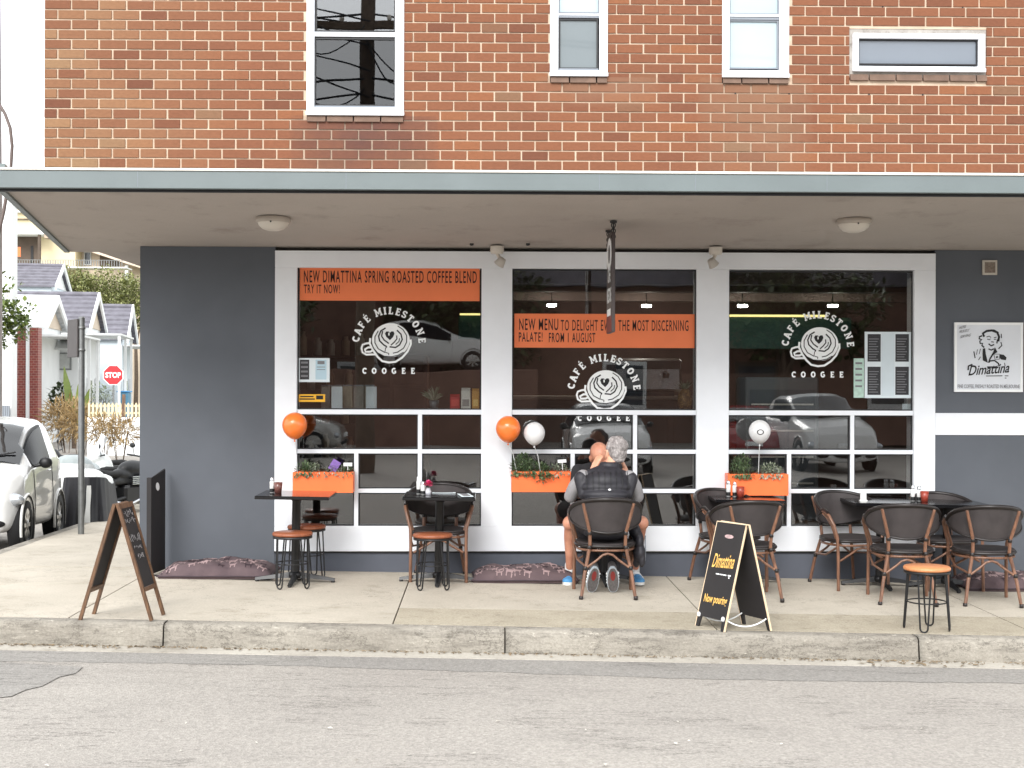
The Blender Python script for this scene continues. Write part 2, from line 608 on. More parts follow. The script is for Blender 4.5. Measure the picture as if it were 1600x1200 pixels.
def sheet(name, xs, ys, zf, mat, kind='structure'):
    b = MB()
    nx, ny = len(xs), len(ys)
    vs = [(x, y, zf(x, y)) for y in ys for x in xs]
    fs = [(j * nx + i, j * nx + i + 1, (j + 1) * nx + i + 1, (j + 1) * nx + i) for j in range(ny - 1) for i in range(nx - 1)]
    b.add(vs, fs)
    return tag(b.build(name, mat), kind=kind)

ROAD_DZ = -0.165
M['far_ground'] = pm('far_ground', (118, 120, 92), 0.95, 0.25, 0.3)
sheet('ground', [-600, 600], [-600, 900], lambda x, y: -1.3, M['far_ground'])
sheet('road', [-60, -5, 30, 60], [-44, -3.4], lambda x, y: gz(x) + ROAD_DZ - 0.004, M['road'])
# the lane edge follows the slanting kerb
rb = MB()
xs = [-60, -5, -3.4, 0, 4, 30, 60]
vs = [(x, -3.42, gz(x) + ROAD_DZ - 0.0035) for x in xs] + [(x, yk(x) - 0.17 if x > -3.5 else -2.6, gz(x) + ROAD_DZ - 0.0035) for x in xs]
rb.add(vs, [(i, i + 1, i + 8, i + 7) for i in range(6)])
tag(rb.build('road_edge', M['road']), kind='structure')
# darker resurfaced strip along the gutter, ragged edge, and a patch at the corner
rb = MB()
rnd = random.Random(3)
n = 90
top, low = [], []
for i in range(n + 1):
    x = -3.45 + i * 8.5 / n
    top.append((x, yk(x) - 0.172, gz(x) + ROAD_DZ - 0.0015))
    low.append((x, yk(x) - 0.56 - 0.05 * sin(x * 1.1) - rnd.uniform(0, 0.035) - 0.02 * x, gz(x) + ROAD_DZ - 0.0015))
rb.add(low + top, [(i, i + 1, n + 2 + i, n + 1 + i) for i in range(n)])
pp = [gp(x_, y_, ROAD_DZ) for x_, y_ in ((-420, 1030), (20, 1036), (60, 1038), (130, 1042), (118, 1052), (92, 1058), (66, 1072), (40, 1078), (18, 1088), (-60, 1096), (-200, 1090), (-420, 1075))]
rb.add([(p.x, p.y, gz(p.x) + ROAD_DZ + 0.0012) for p in pp], [tuple(range(len(pp)))[::-1]])
tag(rb.build('road_patch', M['patch']), kind='structure')

# side street falling away to the back
sheet('side_road', [-60, -40, -20, -10, -7, -3.5], [-3.3, 0, 1.6, 3.5, 5, 7, 10, 20, 40, 64],
      lambda x, y: (side_z(y) - 0.164), M['road'])
sheet('hill', [-160, -120, -90, -60, -40, -20, 0, 20, 60], [110, 125, 145, 170, 220],
      lambda x, y: -1.5 + (0 if y <= 110 else 11 + 3 * sin(x * 0.05) + 2 * sin(x * 0.13 + y * 0.1)) * min(1, (y - 110) / 40), M['far_ground'])

fp = MB()
# bed under the slabs (seen only in the joints)
def bedz(x, y): return gz(x) - 0.014
fp.prismz([(-3.3, 0.35), (-3.3, -2.6), (9, -2.85), (9, 0.35)], lambda x, y: gz(x) - 0.3, bedz)
fpo = tag(fp.build('footpath', M['joint']), kind='structure')
XJ = [-2.87, -0.62, 1.63, 3.87, 6.12, 8.9]
YS = -1.88
def slab(poly, mat):
    b = MB()
    b.prismz(poly, lambda x, y: gz(x) - 0.12, lambda x, y: gz(x))
    return b.build('slab', mat, fpo)
G = 0.005
for i in range(len(XJ) - 1):
    a, b_ = XJ[i] + G, XJ[i + 1] - G
    if i == 0:
        slab([(a, 0.3), (a, yk(a) + 0.165), (b_, yk(b_) + 0.165), (b_, 0.3)], M['slab'])
    else:
        slab([(a, 0.3), (a, YS + G), (b_, YS + G), (b_, 0.3)], M['slab'])
        slab([(a, YS - G), (a, yk(a) + 0.165), (b_, yk(b_) + 0.165), (b_, YS - G)], M['slab2'])
# corner slabs
arc = [(-3.45 + 1.22 * cos(t), -1.36 + 1.16 * sin(t)) for t in [radians(270 - 90 * k / 8) for k in range(9)]]
slab([(-2.87 - G, 0.0), (-2.87 - G, -0.9)] + [(-4.0, -0.95), (-4.66, -0.9), (-4.6, 0.0)], M['slab'])
slab([(-2.87 - G, -0.91), (-2.87 - G, yk(-2.87) + 0.165)] + [(x, max(y, yk(x) + 0.165)) for x, y in arc] + [(-4.66, -0.91), (-4.0, -0.96)], M['slab'])
ys_ = [0.01, 1.7, 3.8, 6.0, 8.4, 10.8, 14, 20, 28]
sp = MB()
for i in range(len(ys_) - 1):
    y0, y1 = ys_[i], ys_[i + 1] - 0.012
    b = MB()
    b.prismz([(xk(y0) + 0.15, y0), (-2.9, y0), (-2.9, y1), (xk(y1) + 0.15, y1)], lambda x, y: side_z(y) - 0.12, lambda x, y: side_z(y) + (gz(x) - gz(-4.7)) * max(0, 1 - y / 6))
    b.build('slab', M['slab'], fpo)

# kerb stones
kb = MB()
kb.prismz([(-3.3, yk(-3.3) + 0.15), (-3.3, yk(-3.3) + 0.02), (9, yk(9) + 0.02), (9, yk(9) + 0.15)], lambda x, y: gz(x) - 0.3, lambda x, y: gz(x) - 0.012)
kerb = tag(kb.build('kerb', M['joint']), kind='structure')
def kerb_stone(x0, x1):
    rnd = random.Random(int(x0 * 100))
    n = max(2, int((x1 - x0) / 0.05))
    prof = [(0.16, -0.004), (0.06, 0.0), (0.022, -0.004), (0.006, -0.018), (0.0, -0.045), (-0.006, -0.10), (-0.014, -0.15), (-0.016, -0.26)]
    vs, fs = [], []
    for i in range(n + 1):
        x = x0 + (x1 - x0) * i / n
        for k, (dy, dz) in enumerate(prof):
            j = 0 if k in (0, 7) else 1
            chip = rnd.uniform(0, 1) ** 5 * 0.006 if k in (2, 3) else 0
            vs.append((x, yk(x) + dy + j * rnd.uniform(-0.002, 0.002) + chip, gz(x) + dz + j * rnd.uniform(-0.0025, 0.0025) - chip * 0.6))
    m = len(prof)
    for i in range(n):
        for k in range(m - 1):
            fs.append((i * m + k, (i + 1) * m + k, (i + 1) * m + k + 1, i * m + k + 1)[::-1])
    fs.append(tuple(range(m)))
    fs.append(tuple(range(n * m, n * m + m))[::-1])
    b = MB(); b.add(vs, fs, True)
    return b.build('kerb_stone', M['kerb'], kerb)
KX = [-3.45, fx(256, -2.68), fx(790, -2.72), fx(1436, -2.78), 5.7, 8.9]
for i in range(len(KX) - 1):
    kerb_stone(KX[i] + 0.005, KX[i + 1] - 0.005)
# rounded corner and side kerb
def kerb_run(pts, zf):
    b = MB()
    vs, fs = [], []
    for i, (x, y) in enumerate(pts):
        a = Vector(pts[max(i - 1, 0)]); c = Vector(pts[min(i + 1, len(pts) - 1)])
        t = (c - a).normalized(); nrm = Vector((t.y, -t.x)) * -1
        for d, dz in ((0.0, -0.2), (0.0, -0.03), (0.03, 0.0), (0.155, 0.0)):
            vs.append((x - nrm.x * d, y - nrm.y * d, zf(x, y) + dz))
    for i in range(len(pts) - 1):
        for k in range(3):
            fs.append((i * 4 + k, i * 4 + k + 1, i * 4 + 4 + k + 1, i * 4 + 4 + k))
    b.add(vs, fs)
    return b.build('kerb_stone', M['kerb'], kerb)
kerb_run([(-3.46, yk(-3.46))] + [(-3.46 - 1.22 * sin(t), -1.36 - 1.29 * cos(t)) for t in [radians(6 + 84 * k / 8) for k in range(9)]], lambda x, y: gz(x))
kerb_run([(-4.68, -1.3)] + [(xk(y), y) for y in (0.0, 1.7, 3.4, 5.2, 7.0, 10.0, 28.0)], lambda x, y: side_z(y))
# gutter channel
gb = MB()
xs = [-3.5, -2, 0, 2, 4, 6, 9]
vs = [(x, yk(x) - 0.012, gz(x) - 0.158) for x in xs] + [(x, yk(x) - 0.175, gz(x) + ROAD_DZ + 0.004) for x in xs] + [(x, yk(x) - 0.177, gz(x) + ROAD_DZ - 0.05) for x in xs]
k = len(xs)
gb.add(vs, [(i + k, i + k + 1, i + 1, i) for i in range(k - 1)] + [(i + 2 * k, i + 2 * k + 1, i + k + 1, i + k) for i in range(k - 1)])
tag(gb.build('gutter', M['gutter']), kind='structure')

# leaf litter and grit lying in the gutter
lb = MB(); rnd = random.Random(12)
def flake(b, x, y, z, s):
    a = rnd.uniform(0, pi)
    c_, s_ = cos(a) * s, sin(a) * s
    q = rnd.uniform(0.25, 0.5)
    b.add([(x - c_, y - s_, z + 0.003), (x + s_ * q, y - c_ * q, z + rnd.uniform(0.003, 0.012)), (x + c_, y + s_, z + 0.004), (x - s_ * q, y + c_ * q, z + rnd.uniform(0.002, 0.01))], [(0, 1, 2, 3)])
for i in range(900):
    x = -3.4 + 8.2 * rnd.random() ** (1.3)
    flake(lb, x, yk(x) - 0.02 - abs(rnd.gauss(0, 0.035)), gz(x) - 0.157, rnd.uniform(0.006, 0.02))
for i in range(60):
    x = rnd.uniform(2.3, 4.4)
    flake(lb, x, yk(x) - rnd.uniform(0.02, 0.2), gz(x) - 0.157, rnd.uniform(0.01, 0.035))
M['litter'] = pm('leaf_litter', (122, 106, 84), 0.9, 0.5, 40)
tag(lb.build('gutter_litter', M['litter']), 'dry leaf litter and grit lying along the foot of the kerb', 'litter', kind='stuff')
lb = MB()
for i in range(46):
    p = gp(rnd.uniform(0, 1600), rnd.uniform(1050, 1195))
    flake(lb, p.x, p.y - 0.3, gz(p.x) + ROAD_DZ, rnd.uniform(0.006, 0.022))
M['litter2'] = pm('road_litter', (200, 194, 184), 0.9, 0.4, 40)
tag(lb.build('road_litter', M['litter2']), 'pale specks of leaf and grit scattered on the asphalt', 'litter', kind='stuff')

# ================================================================== the cafe building
BW, BH = 0.2395, 0.0866
BX0 = fx(68); BZ0 = fz(262.6, 70)
XW0, XW1 = fx(218), 9.0
def orect(x0, x1, y0, y1):
    px = (x0 + x1) / 2
    return (fx(x0), fx(x1), fz(y1, px), fz(y0, px))
OPEN = [orect(478, 630, -140, 190), orect(858, 948, -110, 129), orect(1127, 1231, -110, 130), orect(1326, 1541, 45, 126)]
STAINS = [(OPEN[0][0], OPEN[0][1] + 0.15, OPEN[0][2], 0.62, srgb(78, 56, 54)), (OPEN[1][0], OPEN[1][1] + 0.35, OPEN[1][2], 0.22, srgb(128, 96, 76)),
          (OPEN[2][0] - 0.1, OPEN[2][1] + 0.1, OPEN[2][2], 1.0, srgb(126, 98, 78))]
M['brick'] = brick_mat()
m, nt, b_ = newmat('mortar')
g_ = nd(nt, 'ShaderNodeNewGeometry'); sp_ = nd(nt, 'ShaderNodeSeparateXYZ'); nt.links.new(g_.outputs['Position'], sp_.inputs[0])
n_ = noise(nt, pos(nt), 5, 5); f_ = noise(nt, pos(nt), 90, 4)
c_ = ramp(nt, n_, [(0.3, srgb(176, 156, 136)), (0.7, srgb(202, 183, 162))])
c_ = weather(nt, c_, sp_, 0.75)
nt.links.new(c_, b_.inputs['Base Color']); b_.inputs['Roughness'].default_value = 0.95
bump(nt, b_, f_, 0.4, 0.004)
M['mortar'] = m
M['soffit'] = concrete('soffit_render', (168, 160, 154), (182, 174, 167), (148, 139, 132), 0.6, 0.15, 0.2)
M['fascia'] = pm('fascia_metal', (104, 113, 114), 0.4, 0.06, 2.5)
M['flash'] = pm('flashing', (224, 220, 212), 0.5, 0.08, 8)

bld = thing('cafe_building', 'red brick corner building with grey ground floor and white framed cafe windows', 'building', (0, 0, 0))

# --- upper storey: mortar bed with openings, bricks standing proud
ZT = 6.4
mb = MB()
xc = sorted({BX0, XW1} | {o[0] for o in OPEN} | {o[1] for o in OPEN})
zc = sorted({2.95, ZT} | {o[2] for o in OPEN} | {min(o[3], ZT) for o in OPEN})
for i in range(len(xc) - 1):
    for j in range(len(zc) - 1):
        mx, mz = (xc[i] + xc[i + 1]) / 2, (zc[j] + zc[j + 1]) / 2
        if any(o[0] < mx < o[1] and o[2] < mz < o[3] for o in OPEN): continue
        mb.box(xc[i], xc[i + 1], 0.009, 0.13, zc[j], zc[j + 1])
mb.box(BX0 + 0.008, BX0 + 0.12, 0.131, 6.0, 3.3, ZT)
mb.box(XW1 - 0.1, XW1, 0.131, 6.0, 2.95, ZT)
upper = mb.build('upper_wall', M['mortar'], bld)
bm_ = MB()
bm_.bevbox(-0.5, 0.5, 0, 0.03, -0.5, 0.5, 0.012)
brick_me = bm_.mesh('brick', M['brick'])
JT = 0.012
rects = []
r = 0
while BZ0 + r * BH < ZT - 0.05:
    z0 = BZ0 + r * BH
    if z0 < 3.0 - BH: r += 1; continue
    off = 0 if r % 2 == 0 else -BW / 2
    x = BX0 + off
    while x < XW1:
        segs = [(max(x, BX0), min(x + BW, XW1))]
        zm = z0 + BH / 2
        for o in OPEN:
            if o[2] - 0.02 < zm < o[3] + 0.02:
                ns = []
                for (a, b) in segs:
                    if b <= o[0] or a >= o[1]: ns.append((a, b)); continue
                    if a < o[0]: ns.append((a, o[0] + JT))
                    if b > o[1]: ns.append((o[1] - JT * 0.5, b))
                segs = ns
        for (a, b) in segs:
            if b - a > 0.04: rects.append((a, b - JT, z0 + JT, z0 + BH, r))
        x += BW
    r += 1
rnd = random.Random(5)
XV = fx(1610); ZV = fz(-8)
ZVB = at(800, 262, -0.0).z - 0.03
singles = [q for q in rects if q[0] < XV and q[2] < ZV and q[3] > ZVB]
singles.sort(key=lambda q: (q[2], q[0]))
chosen = set(id(q) for q in singles[:300])
rest = MB()
for q in rects:
    a, b, z0, z1, rr = q
    dy = rnd.uniform(-0.0025, 0.0015); jx = rnd.uniform(-0.0015, 0.0015); jz = rnd.uniform(-0.0013, 0.0013)
    if id(q) in chosen:
        o = bpy.data.objects.new('brick', brick_me)
        COL.objects.link(o)
        o.parent = upper
        o.location = ((a + b) / 2 + jx, dy, (z0 + z1) / 2 + jz)
        o.scale = (b - a, 1, z1 - z0)
        o.rotation_euler = (0, rnd.uniform(-0.004, 0.004), 0)
    else:
        rest.M = Matrix.Translation(((a + b) / 2 + jx, dy, (z0 + z1) / 2 + jz)) @ Matrix.Diagonal((b - a, 1, z1 - z0, 1))
        rest.bevbox(-0.5, 0.5, 0, 0.03, -0.5, 0.5, 0.012)
rest.M = Matrix.Identity(4)
r = 0
r = 0
while BZ0 + r * BH < ZT - 0.05:          # return wall on the side street
    z0 = BZ0 + r * BH + JT
    if z0 < 3.3: r += 1; continue
    y = 0.03 if r % 2 else 0.03 - BW / 2
    while y < 5.9:
        y0 = max(y, 0.034)
        rest.box(BX0, BX0 + 0.02, y0 + 0.001, y + BW - JT, z0, z0 + BH - JT)
        y += BW
    r += 1
tag(rest.build('brickwork', M['brick'], upper), kind='stuff')
tb = MB()
tb.box(BX0 + 0.01, XW1 - 0.01, 0.14, 6.0, ZT, ZT + 0.2)
tb.box(BX0 + 0.13, XW1 - 0.11, 5.85, 5.99, 0, ZT - 0.01)
tb.build('roof', M['dark_wall'], bld)

# --- upper windows
M['frost'] = None
def frost(name, col, rough):
    m, nt, b = newmat(name)
    p = pos(nt)
    nt.links.new(ramp(nt, noise(nt, pos(nt, (1, 1, 0.6)), 1.4, 3), [(0.3, srgb(*[c * 0.95 for c in col])), (0.7, srgb(*col))]), b.inputs['Base Color'])
    b.inputs['Roughness'].default_value = rough
    b.inputs['Coat Weight'].default_value = 0.6
    b.inputs['Coat Roughness'].default_value = 0.03
    return m
M['frost_dark'] = frost('frosted_glass_grey', (98, 108, 112), 0.35)
M['frost_pale'] = frost('frosted_glass_pale', (164, 182, 188), 0.3)
M['frost_blue'] = frost('frosted_glass_bluegrey', (104, 112, 122), 0.3)
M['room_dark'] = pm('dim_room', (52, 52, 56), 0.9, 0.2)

def sash_window(ox, outer, panes, sash_rects, panemats, boxd=True):
    """outer = px rect of the white frame, panes = list of px rects, sash_rects = list of (rect, mat, y)"""
    pxm = (outer[0] + outer[1]) / 2
    X0, X1, Z0, Z1 = orect(*outer)
    b = MB()
    # frame members around the union of the panes
    ux0, ux1 = fx(min(p[0] for p in panes)), fx(max(p[1] for p in panes))
    uz0, uz1 = fz(max(p[3] for p in panes), pxm), fz(min(p[2] for p in panes), pxm)
    b.bevbox(X0, ux0 - 0.012, -0.018, 0.09, Z0, Z1)
    b.bevbox(ux1 + 0.012, X1, -0.018, 0.09, Z0, Z1)
    b.bevbox(ux0 - 0.0118, ux1 + 0.0118, -0.0175, 0.09, Z0, uz0 - 0.03)
    b.bevbox(ux0 - 0.0118, ux1 + 0.0118, -0.0175, 0.09, uz1 + 0.012, Z1)
    # projecting lip of the sill with drain slots
    b.bevbox(X0 - 0.004, X1 + 0.004, -0.032, -0.0185, Z0 - 0.006, Z0 + 0.03)
    w = b.build('window', M['white_upvc'], bld)
    for (rc, mt, y) in sash_rects:
        x0, x1, z0, z1 = orect(*rc)
        s = MB(); s.bevbox(x0, x1, y, y + 0.035, z0, z1, 0.003)
        s.build('sash_rail', M[mt], w)
    for i, pr in enumerate(panes):
        x0, x1, z0, z1 = orect(*pr)
        s = MB(); s.box(x0 - 0.006, x1 + 0.006, 0.028, 0.034, z0 - 0.006, z1 + 0.006)
        s.build('pane', M[panemats[i]], w)
        g = MB()
        for (a, b2, c, d) in ((x0 - 0.013, x0, z0 - 0.012, z1 + 0.012), (x1, x1 + 0.013, z0 - 0.012, z1 + 0.012), (x0, x1, z0 - 0.012, z0), (x0, x1, z1, z1 + 0.012)):
            g.box(a, b2, 0.012, 0.027, c, d)
        g.build('gasket', M['gasket'] if panemats[i] != 'frost_pale' else M['grey_upvc'], w)
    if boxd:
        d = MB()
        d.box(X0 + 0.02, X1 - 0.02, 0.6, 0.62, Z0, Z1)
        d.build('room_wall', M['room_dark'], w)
    return w
sash_window(0, (478, 630, -140, 180), [(493, 614, -130, 47), (492, 614, 61, 163)],
            [((488, 618, 50, 57), 'white_upvc', 0.002), ((490, 616, 165, 170), 'grey_upvc', 0.004)], ['glass_up', 'glass_low'])
sash_window(1, (858, 948, -110, 119), [(873, 933, -100, 18), (874, 931, 31, 105)],
            [((868, 937, 21, 24), 'white_upvc', 0.002), ((868, 937, 24.5, 28), 'grey_upvc', 0.001), ((872, 934, 106.5, 110), 'grey_upvc', 0.004)], ['frost_pale', 'frost_dark'], False)
sash_window(2, (1127, 1231, -110, 121), [(1140, 1214, -100, 20), (1140, 1213, 33, 105)],
            [((1137, 1217, 22, 26), 'white_upvc', 0.002), ((1138, 1216, 27, 31), 'grey_upvc', 0.003)], ['frost_pale', 'frost_pale'], False)
w4 = sash_window(3, (1331, 1537, 53, 112), [(1342, 1525, 63, 99)], [], ['frost_blue'], False)
# grey render reveal round the narrow window
X0, X1, Z0, Z1 = orect(1326, 1541, 45, 121)
b = MB()
a0, a1, c0, c1 = orect(1331.5, 1536.5, 53.5, 111.5)
for q in ((X0, a0, Z0, Z1), (a1, X1, Z0, Z1), (a0, a1, c1, Z1), (a0, a1, Z0, c0)):
    b.box(q[0], q[1], 0.014, 0.1, q[2], q[3])
b.build('reveal', concrete('reveal_render', (140, 134, 128), (188, 184, 178), (96, 88, 82), 3.0), w4)
# brick-on-edge sills
M['sill_brick'] = pm('sill_brick', (104, 84, 72), 0.9, 0.25, 8, 0.4, 40)
for o, (p0, p1, pb) in zip(OPEN, ((478, 630, 190), (858, 948, 129), (1127, 1231, 130), (1326, 1541, 127))):
    x = o[0]; zt = o[2] + 0.052
    k = 0
    while x < o[1] - 0.02:
        w = min(BW * (0.72 if k == 0 else 1), o[1] - x)
        b = MB()
        b.prismx([(-0.022, o[2] - 0.004), (0.08, o[2] - 0.004), (0.08, zt + 0.006), (-0.006, zt)], x + 0.006, x + w - 0.006)
        b.build('sill_brick', M['sill_brick'], upper)
        x += w; k += 1
# dark weep slots in the course under the right windows
for px in (1148, 1232, 1357, 1441, 1378, 1503):
    y = 142 if px not in (1378, 1503) else 7
    x0, x1, z0, z1 = orect(px - 1.2, px + 1.2, y - 6, y + 7)
    b = MB(); b.box(x0, x1, 0.004, 0.02, z0, z1)
    b.build('weep_slot', M['gasket'], upper)

# --- canopy over the footpath
YC = -2.42
ZB = fz(391)                      # soffit at the wall
ZFb = fz(297.5, 800, YC)          # bottom of the fascia
ZFt = fz(271, 800, YC)
XL0 = fx(2, YC)
def csoff(y): return ZB + (ZFb - ZB) * min(1, y / YC) if y < 0 else ZB
XLB = -3.72
cb = MB()
nseg = 10
def cpt(t): return (XL0 + (XLB - XL0) * t, YC + (0.25 - YC) * t)
poly = [(XW1, YC + 0.03), (XL0, YC + 0.03), (XLB, 0.25), (XLB, 0.35), (XW1, 0.35)]
vs = [(x, y, csoff(y)) for x, y in poly] + [(x, y, ZFt - 0.02) for x, y in poly]
cb.add(vs, [(4, 3, 2, 1, 0), (5, 6, 7, 8, 9)] + [(i, (i + 1) % 5, (i + 1) % 5 + 5, i + 5) for i in range(5)])
can = cb.build('canopy', M['soffit'], bld)
b = MB(); b.bevbox(XL0 - 0.05, XW1, YC - 0.02, YC + 0.028, ZFb - 0.004, ZFt, 0.004)
b.build('fascia', M['fascia'], can)
b = MB(); b.bevbox(XL0 - 0.06, XW1, YC - 0.03, YC + 0.06, ZFt + 0.001, ZFt + 0.018, 0.003)
b.build('flashing', M['flash'], can)
b = MB(); b.box(XL0 - 0.03, XW1, YC + 0.03, YC + 0.05, ZFb - 0.022, ZFb + 0.03)
b.build('drip_edge', M['gasket'], can)
# edge trim along the slanting side of the canopy
b = MB()
for t0 in range(1):
    p0, p1 = Vector((XL0 - 0.01, YC + 0.05, 0)), Vector((XLB - 0.01, 0.3, 0))
    vs = []
    for p, zb in ((p0, csoff(p0.y) - 0.02), (p1, ZB - 0.012)):
        for dx in (-0.03, 0.015):
            for dz in (0, 0.20):
                vs.append((p.x + dx, p.y, zb + dz))
    b.add(vs, [(0, 2, 6, 4), (1, 5, 7, 3), (0, 4, 5, 1), (2, 3, 7, 6), (0, 1, 3, 2), (4, 6, 7, 5)])
b.build('side_fascia', M['fascia'], can)
# overhang of the upper floor running back along the side street
b = MB(); b.box(-3.53, XW0 + 0.15, 0.36, 6.0, ZB + 0.021, ZB + 0.3); b.build('side_soffit', M['soffit'], bld)
b = MB(); b.box(BX0 + 0.02, XW0, 0.36, 6.0, ZB + 0.301, ZB + 0.4); b.build('upper_floor', M['soffit'], bld)
# joints in the fascia sheets
for px in (540, 935, 1290, 1085, 215):
    x = fx(px, YC); b = MB(); b.box(x, x + 0.003, YC - 0.0212, YC - 0.0195, ZFb + 0.004, ZFt - 0.004)
    b.build('seam', M['grey_upvc'], can)

# --- ground floor: grey walls, plinth, white shopfront
XF0, XF1 = fx(429.5), fx(1461)
ZP = fz(862); ZHD = ZB - 0.012
ZG = -0.6
lw = MB()
lw.box(XW0, XF0 - 0.001, 0.012, 0.25, ZG, ZB + 0.02)
lw.box(XW0, XW0 + 0.2, 0.251, 5.9, ZG, ZB + 0.02)
wall = lw.build('corner_wall', M['dark_wall'], bld)
lw = MB(); lw.box(XF1 + 0.001, XW1, 0.012, 0.25, ZG, ZB + 0.02); lw.build('end_wall', M['dark_wall'], bld)
b = MB(); b.box(XF0, XF1, 0.02, 0.25, ZG, ZP)
b.build('plinth', M['plinth'], bld)
b = MB(); b.bevbox(XF1 + 0.002, XW1, -0.004, 0.0118, fz(680, 1530), fz(645.5, 1530), 0.003)
b.build('white_band', M['white_paint'], bld)
BAYS = [(464, 752, 418, 822), (800, 1088, 421, 822), (1138.5, 1427.5, 422, 822)]
b = MB()
zt_, zb_ = fz(420), fz(822)
b.bevbox(XF0, XF1, -0.012, 0.2, zt_ + 0.003, ZHD, 0.003)
b.bevbox(XF0, XF1, -0.012, 0.2, ZP + 0.004, zb_ - 0.001, 0.003)
edges = [XF0] + [e for bb in BAYS for e in (fx(bb[0]), fx(bb[1]))] + [XF1]
for i in range(0, 8, 2):
    b.bevbox(edges[i], edges[i + 1], -0.0118, 0.2, zb_ - 0.0008, zt_ + 0.0028, 0.003)
front = b.build('shopfront_surround', M['white_paint'], bld)
b = MB(); b.box(XF0 - 0.004, XF1 + 0.004, 0.004, 0.012, ZP - 0.012, ZP + 0.004)
b.box(XF0 - 0.004, XF1 + 0.004, -0.002, 0.011, ZHD + 0.0005, ZHD + 0.006)
b.build('shadow_gap', M['gasket'], bld)

for (x0, x1, y0, y1), (vx1, vx2), sx in zip(BAYS, ((653, 659.5), (989.5, 996), (1329.5, 1335.5)), ((553.5, 560), (892, 898.5), (1230.5, 1237))):
    pxm = (x0 + x1) / 2
    X0, X1 = fx(x0), fx(x1)
    zz = lambda p: fz(p, 800)
    H = [(640.5, 648), (702.5, 709), (764, 770.5)]
    b = MB()
    for k, (ha, hb) in enumerate(H):
        xs0 = fx(sx[1]) if k == 2 else X0
        b.bevbox(xs0 if k < 2 else fx(sx[0]), X1, 0.006, 0.075, zz(hb), zz(ha), 0.003)
    b.bevbox(fx(vx1), fx(vx2), 0.0085, 0.0725, zz(764) - 0.002, zz(648) + 0.002, 0.002)
    b.bevbox(fx(sx[0]), fx(sx[1]), 0.0082, 0.0728, zz(822) - 0.01, zz(709) + 0.002, 0.002)
    wdw = b.build('shop_window', M['white_paint'], bld)
    cells = [(x0, x1, y0 - 1, 640.5), (x0, vx1, 648, 702.5), (vx2, x1, 648, 702.5),
             (x0, sx[0], 709, 822), (sx[1], vx1, 709, 764), (vx2, x1, 709, 764), (sx[1], x1, 770.5, 822)]
    for (a, c, t, d) in cells:
        A, C, D, T = fx(a), fx(c), zz(d), zz(t)
        g = MB(); g.box(A + 0.004, C - 0.004, 0.046, 0.052, D + 0.004, T - 0.004)
        g.build('pane', M['glass'], wdw)
        e = MB(); w_ = 0.011
        for (p, q, r_, s_) in ((A, A + w_, D, T), (C - w_, C, D, T), (A + w_, C - w_, D, D + w_), (A + w_, C - w_, T - w_, T)):
            e.box(p, q, 0.03, 0.0455, r_, s_)
        e.build('gasket', M['gasket'], wdw)

# wall vent
vx, vz = fx(1546), fz(418, 1546)
b = MB()
hw = 0.066
b.bevbox(vx - hw, vx + hw, -0.006, 0.0118, vz - hw, vz + hw, 0.003)
vent = b.build('wall_vent', pm('vent_stone', (196, 190, 180), 0.8, 0.1, 20, 0.3, 80), bld)
b = MB(); b.box(vx - 0.047, vx + 0.047, -0.0095, -0.0065, vz - 0.047, vz + 0.047)
b.build('grille', pm('vent_grille', (128, 116, 106), 0.9, 0.3, 60, 0.8, 120), vent)

# --- cafe room behind the glass
ZC = 2.78
rm = {}
def room(name, col, boxes, rough=0.8, var=0.15, sc=3):
    b = MB()
    for q in boxes: b.box(*q)
    return b.build(name, pm('cafe_' + name, col, rough, var, sc), bld)
RX0, RX1, RY = XW0 + 0.21, 6.2, 5.2
room('interior_floor', (96, 86, 78), [(RX0, RX1, 0.26, RY, -0.3, 0.02)])
room('interior_ceiling', (140, 124, 112), [(RX0, RX1, 0.21, RY, ZC, ZC + 0.1)])
room('interior_back_wall', (92, 72, 66), [(RX0, RX1, RY, RY + 0.1, 0, ZC)])
room('interior_side_wall', (70, 60, 56), [(RX1, RX1 + 0.1, 0.26, RY, 0, ZC), (RX0 - 0.0, RX0 + 0.06, 0.26, RY, 0.02, ZC)])

# ================================================================== lettering
_font_cache = {}
def font_geo(body, bold=0.0, shear=0.0, spacing=1.0):
    key = (body, bold, shear, spacing)
    if key in _font_cache: return _font_cache[key]
    cu = bpy.data.curves.new('lettering', 'FONT')
    cu.body = body
    cu.offset = bold
    cu.shear = shear
    cu.space_character = spacing
    cu.resolution_u = 3
    o = bpy.data.objects.new('lettering', cu)
    COL.objects.link(o)
    dg = bpy.context.evaluated_depsgraph_get()
    dg.update()
    me = bpy.data.meshes.new_from_object(o.evaluated_get(dg))
    vs = [(v.co.x, v.co.y) for v in me.vertices]
    fs = [tuple(p.vertices) for p in me.polygons]
    bpy.data.objects.remove(o)
    bpy.data.meshes.remove(me)
    bpy.data.curves.remove(cu)
    _font_cache[key] = (vs, fs)
    return vs, fs

def text_into(b, body, O, U, V, bold=0.012, shear=0.0, spacing=1.0, jig=0):
    """fit a line of lettering into the box spanned by U and V from its lower left corner O"""
    vs, fs = font_geo(body, bold, shear, spacing)
    x0, x1 = min(v[0] for v in vs), max(v[0] for v in vs)
    y0, y1 = min(v[1] for v in vs), max(v[1] for v in vs)
    O, U, V = Vector(O), Vector(U), Vector(V)
    pts = [O + U * ((v[0] - x0) / (x1 - x0)) + V * ((v[1] - y0) / (y1 - y0)) for v in vs]
    nrm = U.cross(V)
    if nrm.y > 0 and False: pass
    b.add(pts, fs)

